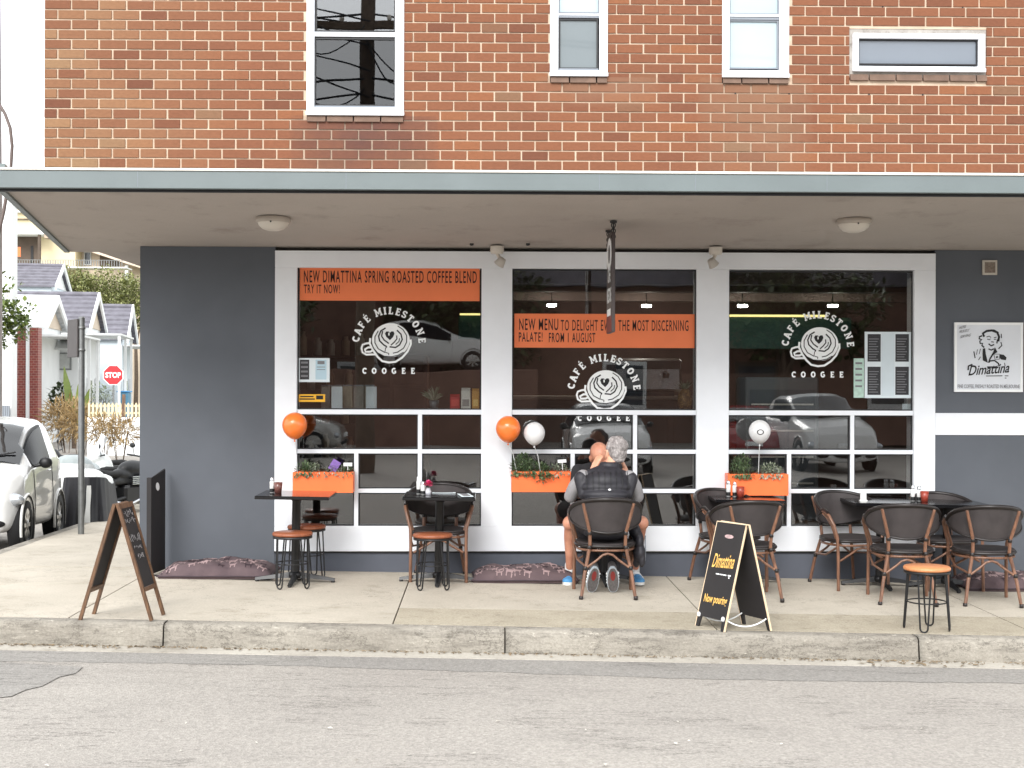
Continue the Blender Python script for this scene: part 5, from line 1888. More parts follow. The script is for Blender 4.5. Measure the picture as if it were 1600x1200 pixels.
# 2: dark board with yellow lettering and rope
A, B_, C_, D_ = gp(1088, 977), gp(1133, 988), gp(1204, 987), gp(1159, 975)
root, faces, tl, tr = sandwich_board('dark sandwich board with yellow lettering and white ropes at the kerb', (A.x, A.y), (B_.x, B_.y), (D_.x, D_.y), (C_.x, C_.y), 0.735, None, None, 1)
M['yellow_ink'] = pm('yellow_print', (232, 184, 96), 0.6, 0.08, 20)
for (a, ta, U, V, N, W, Hh, sg, nm) in faces:
    fr_ = lambda u, v: a + U * u + V * v
    out = [fr_(0, 0), fr_(0.035, 0), fr_(0.045, 0.075), fr_(W - 0.045, 0.075), fr_(W - 0.035, 0), fr_(W, 0), fr_(W, Hh), fr_(0, Hh)]
    if sg < 0:
        pass
    b = MB(); slabpoly(b, out, N, 0.012)
    pan = b.build(nm, M['black_board'], root)
    # pale plywood edges
    b = MB()
    for (p, q) in ((fr_(W, 0.0), fr_(W, Hh)), (fr_(0, Hh), fr_(W, Hh)), (fr_(0, 0), fr_(0, Hh))):
        d = (q - p).normalized(); o_ = d.cross(N).normalized()
        if o_.dot(p - fr_(W / 2, Hh / 2)) < 0: o_ = -o_
        vs = [p + N * 0.0125 + o_ * 0.002, p - N * 0.0005 + o_ * 0.002, q - N * 0.0005 + o_ * 0.002, q + N * 0.0125 + o_ * 0.002,
              p + N * 0.0125 - o_ * 0.004, p - N * 0.0005 - o_ * 0.004, q - N * 0.0005 - o_ * 0.004, q + N * 0.0125 - o_ * 0.004]
        b.add(vs, [(0, 1, 2, 3), (7, 6, 5, 4), (0, 4, 5, 1), (2, 6, 7, 3), (0, 3, 7, 4), (1, 5, 6, 2)])
    b.build('edge', M['pale_edge'], pan)
    if sg > 0:
        Nf = N * 0.0142
        b = MB()
        text_into(b, 'Dimattina', fr_(W * 0.15, Hh * 0.565) + Nf, U * W * 0.72 + V * 0.012, V * 0.10, bold=0.012, shear=0.3)
        b.build('brand_lettering', M['yellow_ink'], pan)
        b = MB(); text_into(b, 'Now pouring', fr_(W * 0.12, Hh * 0.215) + Nf, U * W * 0.78 + V * 0.004, V * 0.075, bold=0.02)
        b.build('lower_lettering', M['yellow_ink'], pan)
        b = MB()
        for u0, u1, v0, hh in ((0.34, 0.46, 0.507, 0.008), (0.475, 0.58, 0.507, 0.008), (0.595, 0.70, 0.507, 0.008), (0.75, 0.85, 0.507, 0.010), (0.78, 0.82, 0.487, 0.009)):
            p_ = fr_(W * u0, Hh * v0) + Nf; q_ = fr_(W * u1, Hh * v0) + Nf
            b.add([p_, q_, q_ + V * hh, p_ + V * hh], [(0, 1, 2, 3)])
        b.build('small_lettering', M['decal'], pan)
        # hand hole near the top
        b = MB()
        pts = [fr_(W * 0.52 + 0.045 * cos(t), Hh * 0.87 + 0.014 * sin(t)) + N * 0.0135 for t in [2 * pi * i / 16 for i in range(16)]]
        b.add(pts, [tuple(range(16))]); b.build('hand_hole', pm('hole_shade', (176, 150, 150), 0.8, 0.5, 30), pan)
    for u in (0.02, W - 0.03):
        b = MB()
        c = fr_(u, 0.085) + N * 0.016
        b.ell(c, (0.014, 0.014, 0.018), 8, 6); b.build('rope_knot', M['decal'], pan)
for s_ in (0, 1):
    a1, a2 = faces[0], faces[1]
    u1 = 0.03 if s_ == 0 else a1[5] - 0.02
    u2 = 0.03 if s_ == 0 else a2[5] - 0.02
    p, q = a1[0] + a1[2] * u1 + a1[3] * 0.085, a2[0] + a2[2] * u2 + a2[3] * 0.085
    pts = []
    for i in range(13):
        t = i / 12
        m_ = p.lerp(q, t); m_.z -= 0.05 * 4 * t * (1 - t)
        pts.append(m_)
    b = MB(); b.tube(pts, 0.0055, 6); b.build('rope', M['decal'], root)

# 3: folded black board leaning by the corner
Xa, Xb, Xc = fx(230.5, -0.42), fx(243, -0.30), fx(258, -0.12)
root = thing('folded_board', 'tall folded black board leaning at the corner of the grey wall', 'sign', (Xb, -0.3, gz(Xb)))
h = 0.86
b = MB(); b.M = Matrix.Translation((-root.location.x, -root.location.y, 0))
b.prismz([(Xa, -0.44), (Xb, -0.44), (Xb, -0.40), (Xa, -0.40)], 0.01, h - 0.03); b.build('front_panel', M['black_board'], root)
b = MB(); b.M = Matrix.Translation((-root.location.x, -root.location.y, 0))
b.prismz([(Xb + 0.002, -0.44), (Xc, -0.10), (Xc - 0.02, -0.06), (Xb + 0.002, -0.385)], 0.012, lambda x, y: h - 0.03 + 0.05 * (y + 0.44) / 0.34)
sidep = b.build('side_panel', M['black_board'], root)
b = MB(); b.M = Matrix.Translation((-root.location.x, -root.location.y, 0))
dv = Vector((Xc - Xb - 0.002, 0.34, 0)); nv = Vector((dv.y, -dv.x, 0)).normalized()
c0 = Vector((Xb + 0.002, -0.44, 0.745)) + dv * 0.42 + nv * 0.002
b.add([c0 + dv.normalized() * 0.045 * cos(t) + Vector((0, 0, 0.035 * sin(t) - 0.2 * 0.045 * cos(t))) for t in [2 * pi * i / 18 for i in range(18)]], [tuple(range(18))])
b.build('hand_hole', M['decal'], sidep)
b = MB(); b.M = Matrix.Translation((-root.location.x, -root.location.y, 0))
b.bevbox(Xa - 0.01, Xb + 0.2, -0.46, -0.425, 0.0, 0.0095, 0.002); b.build('foot_bar', M['black_metal'], root)

# ================================================================== inside the cafe
M['teal'] = pm('teal_board', (40, 74, 70), 0.7, 0.15, 4)
M['cabinet'] = pm('cabinet_wood', (104, 70, 58), 0.5, 0.15, 5)
M['counter'] = pm('counter_dark', (66, 58, 54), 0.5, 0.15, 5)
def emis(name, col, st):
    m, nt, b = newmat(name)
    b.inputs['Base Color'].default_value = (*col, 1)
    b.inputs['Emission Color'].default_value = (*col, 1)
    b.inputs['Emission Strength'].default_value = st
    return m
M['lamp_on'] = emis('lamp_on', (1, 0.93, 0.8), 110.0)
M['strip_on'] = emis('strip_on', (0.95, 0.8, 0.3), 0.8)
def px_box(name, rect, Y, d, mat, label, cat, parent=None, floor=None):
    x0, x1, y0, y1 = rect; px = (x0 + x1) / 2
    b = MB(); b.bevbox(fx(x0, Y), fx(x1, Y), Y, Y + d, floor if floor is not None else at(px, y1, Y).z, at(px, y0, Y).z, 0.005)
    o = b.build(name, mat, parent)
    if parent is None: tag(o, label, cat)
    return o
o = px_box('chalk_menu', (1060, 1330, 496, 545), 4.4, 0.04, M['teal'], 'dark teal menu board on the back wall seen through the last window', 'board')
px_box('light_strip', (1062, 1292, 491.5, 495), 4.36, 0.02, M['strip_on'], '', '', o)
o = px_box('chalk_menu', (716, 760, 494, 530), 4.4, 0.04, M['teal'], 'dark teal board seen at the edge of the first window', 'board')
px_box('light_strip', (718, 758, 489.5, 492.5), 4.36, 0.02, M['strip_on'], '', '', o)
o = px_box('cabinet', (555, 668, 555, 700), 2.6, 0.5, M['cabinet'], 'brown panelled cabinet inside behind the first window', 'cabinet', floor=0.02)
for q in ((560, 608, 562, 601), (614, 662, 562, 601), (560, 608, 606, 650), (614, 662, 606, 650)):
    px_box('door', q, 2.585, 0.012, M['cabinet'], '', '', o)
o = px_box('counter', (800, 1130, 625, 700), 2.9, 0.7, M['counter'], 'long dark counter inside the cafe', 'counter', floor=0.02)
px_box('counter_top', (797, 1133, 619, 624.6), 2.86, 0.78, pm('counter_top', (150, 138, 126), 0.35, 0.1), '', '', o)
for k in range(4):
    px_box('panel', (806 + 82 * k, 880 + 82 * k, 634, 700), 2.885, 0.012, M['counter'], '', '', o)
for k, (px, py) in enumerate(((862, 477), (1010, 478), (1160, 478), (1301, 478))):
    p = at(px, py, 3.2)
    root = thing('pendant_light', 'lit strip lamp hanging inside, %s from the first window' % ('nearest', 'second', 'third', 'farthest')[k], 'lamp', (p.x, p.y, p.z), 0, 'lit lamps inside the cafe')
    b = MB(); b.bevbox(-0.05, 0.05, -0.03, 0.03, -0.012, 0.012, 0.003); b.build('tube', M['lamp_on'], root)
    b = MB(); b.box(-0.06, 0.06, -0.04, 0.04, 0.013, 0.03); b.tube([(0, 0, 0.03), (0, 0, ZC - p.z)], 0.006, 6); b.build('housing', M['black_metal'], root)
# things on and behind the counter
p = at(1010, 619, 3.1)
root = thing('espresso_machine', 'steel espresso machine on the counter inside the cafe', 'machine', (p.x, 3.2, p.z))
b = MB(); b.bevbox(-0.38, 0.38, -0.22, 0.22, 0.05, 0.42, 0.03); b.build('body', M['chrome'], root)
b = MB(); b.bevbox(-0.36, 0.36, -0.26, -0.225, 0.3, 0.4, 0.01); b.build('panel', M['plastic_black'], root)
for x in (-0.2, 0.2):
    b = MB(); b.tube([(x, -0.26, 0.26), (x, -0.42, 0.24)], 0.018, 8); b.lathe([(0.035, 0.2), (0.035, 0.26), (0.0, 0.26)], 12, cx=x, cy=-0.25); b.build('group_handle', M['plastic_black'], root)
b = MB(); b.bevbox(-0.3, 0.3, -0.2, 0.2, 0.0, 0.049, 0.005); b.build('base', M['plastic_black'], root)
p = at(505, 600, 4.3)
root = thing('shelf_unit', 'dark shelf unit with pale jars at the back behind the first window', 'shelf', (p.x, 4.7, 0.02))
b = MB(); b.box(-0.7, 0.7, 0.3, 0.33, 0, 2.2); b.box(-0.72, -0.69, -0.05, 0.33, 0, 2.2); b.box(0.69, 0.72, -0.05, 0.33, 0, 2.2); b.build('carcass', M['counter'], root)
rnd = random.Random(31)
jm = [pm('jar_a', (176, 160, 138), 0.3), pm('jar_b', (120, 84, 58), 0.3), pm('jar_c', (200, 200, 196), 0.3)]
for k in range(5):
    b = MB(); b.box(-0.685, 0.685, -0.04, 0.295, 0.3 + 0.42 * k, 0.325 + 0.42 * k); sh_ = b.build('board', M['counter'], root)
    x = -0.6
    while x < 0.6:
        h_ = rnd.uniform(0.14, 0.3)
        b = MB(); b.lathe([(0.0, 0.0), (0.05, 0.0), (0.05, h_ * 0.75), (0.03, h_ * 0.85), (0.03, h_), (0.0, h_)], 12, cx=x, cy=0.1, cz=0.326 + 0.42 * k); b.build('jar', rnd.choice(jm), sh_)
        x += rnd.uniform(0.13, 0.24)
p = at(1225, 600, 4.4)
root = thing('drinks_fridge', 'tall fridge with a pale interior behind the last window', 'fridge', (p.x, 4.6, 0.02))
b = MB(); b.bevbox(-0.45, 0.45, -0.1, 0.5, 0, 1.75, 0.02); b.build('body', M['grey_upvc'], root)
b = MB(); b.box(-0.4, 0.4, -0.112, -0.103, 0.2, 1.6); dr_ = b.build('door', M['frost_blue'], root)
for k in range(4):
    b = MB(); b.box(-0.38, 0.38, -0.122, -0.114, 0.45 + 0.32 * k, 0.47 + 0.32 * k); b.build('shelf', M['decal'], dr_)
# ceiling beams
for k, (yy, dz) in enumerate(((0.7, 0.16), (2.0, 0.14), (3.6, 0.14))):
    b = MB(); b.box(RX0 + 0.07, RX1 - 0.01, yy, yy + 0.22, ZC - dz, ZC - 0.001)
    b.build('ceiling_beam', pm('beam', (98, 84, 78), 0.7, 0.1), bld)
# shelf ledge in the last two windows, pineapple, plant
for rc, lb in (((800, 1088), 'dark narrow shelf inside the middle window'), ((1138, 1428), 'dark narrow shelf inside the last window')):
    b = MB(); b.box(fx(rc[0]), fx(rc[1]), 0.06, 0.30, fz(640) - 0.03, fz(640) - 0.003)
    tag(b.build('window_shelf', bpy.data.materials['ledge']), lb, 'shelf')
p = at(1070, 640, 0.18)
root = thing('pineapple', 'pineapple standing on the shelf at the end of the middle window', 'pineapple', (p.x, 0.18, fz(640) - 0.002))
m, nt, bs = newmat('pineapple_skin')
v = nd(nt, 'ShaderNodeTexVoronoi'); v.inputs['Scale'].default_value = 55
nt.links.new(pos(nt), v.inputs['Vector'])
nt.links.new(ramp(nt, v.outputs['Distance'], [(0.0, srgb(176, 140, 84)), (0.6, srgb(96, 72, 44))]), bs.inputs['Base Color'])
bump(nt, bs, v.outputs['Distance'], 0.8, 0.01)
b = MB(); b.lathe([(0.0, 0.0), (0.05, 0.005), (0.065, 0.06), (0.066, 0.11), (0.055, 0.16), (0.03, 0.185), (0.0, 0.19)], 18); b.build('fruit', m, root)
b = MB(); rnd = random.Random(8)
for i in range(34):
    a = rnd.uniform(0, 2 * pi); e = rnd.uniform(0.5, 1.5)
    leaf(b, Vector((0, 0, 0.175)), (cos(a) * cos(e), sin(a) * cos(e), sin(e)), rnd.uniform(0.06, 0.13), 0.009)
b.build('leaf_crown', M['leaf_grey'], root)
p = at(678, 638, 0.16)
root = thing('pot_plant', 'spiky plant in a glass on the shelf of the first window', 'plant', (p.x, 0.16, fz(640) - 0.002))
b = MB(); b.lathe([(0.0, 0.0), (0.035, 0.0), (0.045, 0.08), (0.04, 0.08), (0.03, 0.01), (0.0, 0.01)], 14); b.build('pot', M['frost_dark'], root)
b = MB()
for i in range(40):
    a = rnd.uniform(0, 2 * pi); e = rnd.uniform(0.3, 1.4)
    leaf(b, Vector((0, 0, 0.07)), (cos(a) * cos(e), sin(a) * cos(e), sin(e)), rnd.uniform(0.08, 0.16), 0.008, 0.6)
b.build('foliage', M['leaf_grey'], root)

# ================================================================== people
def limb(b, pts, rad, n=12):
    """rounded tapering chain"""
    P = [Vector(p) for p in pts]
    for i in range(len(P)):
        b.ell(P[i], (rad[i],) * 3, n, 8)
    for i in range(len(P) - 1):
        b.tube([P[i], P[i].lerp(P[i + 1], 0.5), P[i + 1]], [rad[i], (rad[i] + rad[i + 1]) / 2, rad[i + 1]], n)

def fuse(b, name, mat, parent, voxel=0.009, smooth=6):
    """one continuous skin round all the shapes"""
    me = b.mesh(name + '_raw', mat)
    o = bpy.data.objects.new(name + '_raw', me)
    COL.objects.link(o)
    m = o.modifiers.new('r', 'REMESH'); m.mode = 'VOXEL'; m.voxel_size = voxel
    s = o.modifiers.new('s', 'SMOOTH'); s.iterations = smooth; s.factor = 0.5
    dg = bpy.context.evaluated_depsgraph_get(); dg.update()
    out = bpy.data.meshes.new_from_object(o.evaluated_get(dg))
    bpy.data.objects.remove(o); bpy.data.meshes.remove(me)
    out.name = name
    out.materials.clear(); out.materials.append(mat)
    k = len(out.polygons)
    out.polygons.foreach_set('material_index', [0] * k)
    out.polygons.foreach_set('use_smooth', [True] * k)
    return link(name, out, parent)

def skin_mat(name, c1, c2):
    m, nt, b = newmat(name)
    p = pos(nt)
    n = noise(nt, p, 14, 4)
    nt.links.new(ramp(nt, n, [(0.3, srgb(*c1)), (0.7, srgb(*c2))]), b.inputs['Base Color'])
    b.inputs['Roughness'].default_value = 0.5
    b.inputs['Subsurface Weight'].default_value = 0.1
    b.inputs['Subsurface Radius'].default_value = (0.02, 0.008, 0.005)
    bump(nt, b, noise(nt, p, 120, 3), 0.1, 0.002)
    return m
M['skin1'] = skin_mat('skin_fair', (204, 146, 118), (222, 170, 142))
M['skin2'] = skin_mat('skin_tanned', (176, 116, 94), (204, 148, 122))
M['vest'] = pm('vest_cloth', (38, 37, 43), 0.6, 0.15, 12, 0.3, 60)
M['sleeve'] = pm('grey_jersey', (142, 140, 142), 0.9, 0.08, 20, 0.3, 120)
M['trousers'] = pm('dark_trousers', (40, 38, 42), 0.9, 0.15, 14, 0.2, 80)
M['shorts'] = pm('dark_shorts', (44, 44, 50), 0.9, 0.15, 14, 0.2, 80)
M['tshirt'] = pm('dark_shirt', (34, 34, 38), 0.9, 0.15, 14)
M['sock'] = pm('white_sock', (206, 206, 206), 0.9, 0.05)
M['shoe_blue'] = pm('blue_shoe', (74, 138, 188), 0.6, 0.12, 30)
M['shoe_pale'] = pm('pale_shoe', (186, 196, 204), 0.6, 0.1, 30)
M['shoe_grey'] = pm('grey_shoe', (92, 88, 88), 0.7, 0.25, 40)
M['shoe_tread'] = pm('grey_tread', (96, 92, 92), 0.8, 0.3, 60)
M['sole_red'] = pm('red_sole', (128, 44, 40), 0.7, 0.1)
M['hair_grey'] = None
m, nt, b_ = newmat('grey_hair')
n_ = noise(nt, pos(nt, (1, 1, 0.5)), 48, 5, 0.7); n2_ = noise(nt, pos(nt), 16, 3)
c_ = ramp(nt, n_, [(0.3, srgb(96, 90, 90)), (0.55, srgb(160, 154, 152)), (0.75, srgb(206, 200, 198))])
c_ = mixc(nt, 0.6, c_, ramp(nt, n2_, [(0.35, (0.5, 0.48, 0.48)), (0.62, (1, 1, 1))]), 'MULTIPLY')
nt.links.new(c_, b_.inputs['Base Color']); b_.inputs['Roughness'].default_value = 0.75
bump(nt, b_, n_, 0.9, 0.01)
M['hair_grey'] = m

def hand(b, wrist, palm_dir, finger_dir, thumb_side, size=1.0, curl=0.35):
    """palm, four unequal fingers with a bend and a thumb from the side of the palm"""
    w = Vector(wrist); f = Vector(finger_dir).normalized(); t = Vector(thumb_side).normalized()
    nrm = Vector(palm_dir).normalized()
    pc = w + f * 0.05 * size
    for k in (-1.1, -0.35, 0.4, 1.1):
        limb(b, [w + t * 0.010 * k, pc + t * 0.019 * k * size + f * 0.035 * size], [0.017 * size, 0.0135 * size], 8)
    for k, L in ((1.25, 0.066), (0.45, 0.076), (-0.38, 0.072), (-1.2, 0.055)):
        p0 = pc + t * 0.019 * k * size + f * 0.035 * size
        p1 = p0 + (f + t * 0.10 * k).normalized() * L * 0.5 * size
        p2 = p1 + (f * 0.9 + nrm * curl).normalized() * L * 0.3 * size
        p3 = p2 + (f * 0.7 + nrm * curl * 2).normalized() * L * 0.22 * size
        limb(b, [p0, p1, p2, p3], [0.0098 * size, 0.0088 * size, 0.008 * size, 0.007 * size], 8)
    q0 = w + f * 0.022 * size + t * 0.022 * size
    q1 = q0 + (f * 0.6 + t * 0.8).normalized() * 0.036 * size
    q2 = q1 + (f * 0.9 + t * 0.35 + nrm * 0.3).normalized() * 0.03 * size
    limb(b, [q0, q1, q2], [0.0135 * size, 0.0105 * size, 0.0088 * size], 8)

def head(b, c, fwd, up, s=1.0):
    """skull, jaw, nose, brow, ears"""
    c = Vector(c); f = Vector(fwd).normalized(); u = Vector(up).normalized()
    r = f.cross(u).normalized(); u = r.cross(f).normalized()
    R = Matrix((r, f, u)).transposed()
    def L(x, y, z): return c + (r * x + f * y + u * z) * s
    def E(x, y, z, a, b2, d): b.ell(L(x, y, z), (a * s, b2 * s, d * s), 16, 12, R)
    E(0, -0.012, 0.028, 0.078, 0.098, 0.092)      # cranium
    E(0, 0.028, -0.03, 0.064, 0.066, 0.075)       # face
    E(0, 0.045, -0.085, 0.042, 0.042, 0.034)      # jaw
    E(0, 0.078, -0.105, 0.02, 0.016, 0.016)       # chin
    E(0, 0.098, -0.03, 0.012, 0.02, 0.026); E(0, 0.108, -0.042, 0.016, 0.014, 0.011)     # nose
    for sx in (-1, 1):
        E(sx * 0.03, 0.08, 0.012, 0.026, 0.014, 0.009)       # brow
        E(sx * 0.036, 0.068, -0.035, 0.022, 0.018, 0.02)     # cheek
        E(sx * 0.079, -0.01, -0.018, 0.010, 0.02, 0.032)     # ear
        E(sx * 0.084, -0.02, -0.006, 0.009, 0.012, 0.02)
    E(0, 0.087, -0.070, 0.024, 0.010, 0.006); E(0, 0.085, -0.080, 0.021, 0.010, 0.006)   # lips
    return L, R

# ---------------------------------------------------------------- man with his back to the street
Xm = CH[0].location.x
G0 = gz(Xm)
ma = thing('person', 'grey haired person in a dark vest sitting with back to the street', 'person', (Xm, -1.02, G0))
def q(x, y, z): return (x, y + 1.02, z)
b = MB()
hc = q(0.105, -0.80, 1.135)
Lh, Rh = head(b, hc, (-0.42, 1, -0.12), (0.06, 0.05, 1), 1.04)
limb(b, [q(0.04, -0.88, 0.97), q(0.085, -0.83, 1.06)], [0.062, 0.056])
b.ell(q(0.0, -1.085, 0.55), (0.155, 0.095, 0.11)); b.ell(q(0.0, -1.04, 0.70), (0.135, 0.08, 0.13)); b.ell(q(0.015, -0.96, 0.86), (0.16, 0.09, 0.14))
EL, WL = q(-0.265, -0.83, 0.77), q(-0.085, -0.70, 0.945)
ER, WR = q(0.285, -0.83, 0.77), q(0.225, -0.70, 0.925)
limb(b, [q(-0.165, -0.93, 0.94), EL], [0.056, 0.044]); limb(b, [EL, WL], [0.042, 0.029])
limb(b, [q(0.20, -0.93, 0.935), ER], [0.056, 0.044]); limb(b, [ER, WR], [0.042, 0.029])
hand(b, WL, (0.6, 0.1, 0.2), (0.42, 0.06, 0.9), (0.55, -0.8, -0.2), 1.12, 0.25)
hand(b, WR, (-0.6, 0.2, 0.1), (-0.35, 0.1, 0.9), (-0.3, -0.9, 0.0), 1.05, 0.5)
for s in (-1, 1):
    limb(b, [q(s * 0.09, -1.08, 0.53), q(s * 0.17, -0.68, 0.53)], [0.088, 0.062])
    limb(b, [q(s * 0.17, -0.68, 0.53), q(s * 0.11, -0.82, 0.33), q(s * 0.075, -1.0, 0.18)], [0.06, 0.055, 0.04])
fuse(b, 'body', M['skin1'], ma, 0.0065, 4)
# hair: close cap with a thinner crown
b = MB()
def HE(x, y, z, a, bb, d): b.ell(Lh(x, y, z), (a * 1.04, bb * 1.04, d * 1.04), 16, 12, Rh)
HE(0, -0.026, 0.030, 0.084, 0.094, 0.093); HE(0, -0.05, -0.02, 0.074, 0.062, 0.062); HE(0, -0.058, -0.062, 0.056, 0.036, 0.034)
rnd = random.Random(6)
for i in range(90):
    a = rnd.uniform(0, 2 * pi); e = rnd.uniform(-0.55, 1.3)
    d = Vector((cos(a) * cos(e), sin(a) * cos(e) , sin(e)))
    if d.y > 0.35 and d.z < 0.6: continue
    HE(d.x * 0.081, -0.026 + d.y * 0.092, 0.028 + d.z * 0.09, 0.012, 0.012, 0.012)
fuse(b, 'hair', M['hair_grey'], ma, 0.006, 2)
# quilted vest: stacked puffs
b = MB()
tor = [(0.50, -1.10, 0.178, 0.130), (0.56, -1.09, 0.175, 0.130), (0.62, -1.08, 0.172, 0.125), (0.68, -1.065, 0.174, 0.122), (0.74, -1.04, 0.182, 0.122), (0.80, -1.01, 0.195, 0.122), (0.86, -0.98, 0.212, 0.122), (0.915, -0.95, 0.208, 0.112)]
for (z, y, rx, ry) in tor:
    b.ell(q(0.012 * (z - 0.5) / 0.4, y, z), (rx, ry, 0.064), 28, 12)
limb(b, [q(-0.155, -0.93, 0.925), q(0.0, -0.915, 0.975), q(0.185, -0.93, 0.925)], [0.058, 0.066, 0.058], 14)
b.ell(q(0.01, -0.965, 0.90), (0.175, 0.135, 0.10), 28, 14); b.ell(q(0.03, -0.93, 0.955), (0.13, 0.12, 0.07), 28, 14)
limb(b, [q(-0.185, -0.945, 0.925), q(-0.165, -0.98, 0.80)], [0.062, 0.05]); limb(b, [q(0.215, -0.945, 0.92), q(0.185, -0.98, 0.80)], [0.062, 0.05])
b.lathe([(0.0, -0.03), (0.078, -0.03), (0.083, 0.0), (0.08, 0.04), (0.07, 0.05), (0.0, 0.05)], 22, cx=q(0.05, -0.885, 0)[0], cy=q(0, -0.885, 0)[1], cz=1.005)
vest = fuse(b, 'vest', M['vest'], ma, 0.008, 2)
# stitched vertical channels across the shoulders and the small printed mark
b = MB()
vv = [v.co.copy() for v in vest.data.vertices]
for k in range(8):
    x = -0.15 + 0.048 * k
    pts = []
    for i in range(6):
        z = 0.985 - 0.028 * i
        near = [v.y for v in vv if abs(v.x - x) < 0.012 and abs(v.z - z) < 0.014]
        if near: pts.append((x, min(near) + 0.0005, z))
    if len(pts) > 1: b.tube(pts, 0.0026, 6)
b.build('stitching', M['plastic_black'], vest)
b = MB(); yv = min([v.y for v in vv if abs(v.x - 0.03) < 0.012 and abs(v.z - 0.845) < 0.014]); b.ell((0.03, yv, 0.845), (0.013, 0.006, 0.009), 10, 6); b.build('printed_mark', M['decal'], vest)
for s, sh, el, wr in ((-1, q(-0.17, -0.935, 0.935), EL, WL), (1, q(0.205, -0.935, 0.93), ER, WR)):
    b = MB()
    limb(b, [sh, Vector(sh).lerp(Vector(el), 0.5) + Vector((s * 0.012, 0, 0)), el], [0.062, 0.06, 0.055], 14)
    limb(b, [el, Vector(el).lerp(Vector(wr), 0.5), Vector(el).lerp(Vector(wr), 0.82)], [0.054, 0.045, 0.039], 14)
    fuse(b, 'sleeve', M['sleeve'], ma, 0.007, 3)
b = MB()
b.ell(q(0.0, -1.09, 0.53), (0.175, 0.125, 0.085), 18, 10)
for s in (-1, 1):
    limb(b, [q(s * 0.085, -1.08, 0.535), q(s * 0.17, -0.67, 0.535)], [0.095, 0.072]); limb(b, [q(s * 0.17, -0.67, 0.535), q(s * 0.11, -0.82, 0.33), q(s * 0.078, -0.985, 0.20)], [0.07, 0.066, 0.052])
fuse(b, 'trousers', M['trousers'], ma, 0.009, 4)

def shoe(parent, heel, toe, up, upm, solem, midm, s=1.0, w=0.046):
    """trainer from heel to toe; up = direction out of the shoe opening"""
    heel, toe, up = Vector(heel), Vector(toe), Vector(up).normalized()
    f = (toe - heel); Lg = f.length; f.normalize()
    up = (up - f * up.dot(f)).normalized(); r = f.cross(up)
    R = Matrix((r, f, up)).transposed()
    def P(x, y, z): return heel + r * x + f * y * Lg + up * z
    b = MB()
    b.ell(P(0, 0.18, 0.05), (w * 0.86, 0.05, 0.05), 14, 10, R); b.ell(P(0, 0.5, 0.042), (w * 0.92, 0.09, 0.04), 14, 10, R); b.ell(P(0, 0.78, 0.032), (w, 0.06, 0.032), 14, 10, R)
    b.ell(P(0, 0.16, 0.085), (w * 0.75, 0.042, 0.03), 14, 10, R)
    o = fuse(b, 'shoe', upm, parent, 0.006, 3)
    vs, fs = [], []
    n = 26
    out = []
    for i in range(n):
        a = 2 * pi * i / n
        yy = 0.5 + 0.56 * sin(a) * 0.92
        ww = w * (1.02 + 0.1 * sin(a)) * (abs(cos(a)) ** 0.75) * (1 if cos(a) > 0 else -1)
        out.append((ww, yy))
    b = MB()
    vs = [P(x, y, 0.002) for x, y in out] + [P(x * 1.04, y, 0.014) for x, y in out] + [P(x * 0.98, y, 0.026) for x, y in out]
    fs = [tuple(range(n))[::-1], tuple(range(2 * n, 3 * n))] + [(k * n + i, k * n + (i + 1) % n, (k + 1) * n + (i + 1) % n, (k + 1) * n + i) for k in (0, 1) for i in range(n)]
    b.add(vs, fs); b.build('sole', midm, o)
    b = MB(); vs = [P(x * 0.9, y * 0.94 + 0.03, -0.0015) for x, y in out]
    b.add(vs + [P(x * 0.9, y * 0.94 + 0.03, 0.0018) for x, y in out], [tuple(range(n))[::-1]] + [(i, (i + 1) % n, n + (i + 1) % n, n + i) for i in range(n)]); b.build('tread', solem, o)
    if solem is M['shoe_tread']:
        b = MB(); pts = [P(w * 0.42 * cos(t), 0.32 + 0.2 * sin(t), -0.003) for t in [2 * pi * i / 16 for i in range(16)]]
        b.add(pts, [tuple(range(16))[::-1]]); b.build('sole_patch', M['sole_red'], o)
    # side stripes and laces
    b = MB()
    for sd in (-1, 1):
        for k in (0.3, 0.42, 0.54, 0.66):
            b.tube([P(sd * w * 0.98, k, 0.026), P(sd * w * 0.72, k + 0.05, 0.072 - (k - 0.3) * 0.06)], 0.010, 6)
    for k in (0.42, 0.5, 0.58):
        b.tube([P(-0.028, k, 0.082 - (k - 0.42) * 0.1), P(0, k, 0.088 - (k - 0.42) * 0.1), P(0.028, k, 0.082 - (k - 0.42) * 0.1)], 0.008, 6)
    b.build('stripes', M['shoe_blue'] if upm is M['shoe_pale'] else M['decal'], o)
    return o
# feet tucked under the chair, heels up, soles towards the street
for s, x0 in ((-1, -0.085), (1, 0.06)):
    shoe(ma, q(x0 * 0.95, -1.10, 0.215), q(x0 * 1.25, -0.985, 0.004), (0, 0.88, 0.47), M['shoe_grey'], M['shoe_tread'], M['shoe_pale'])

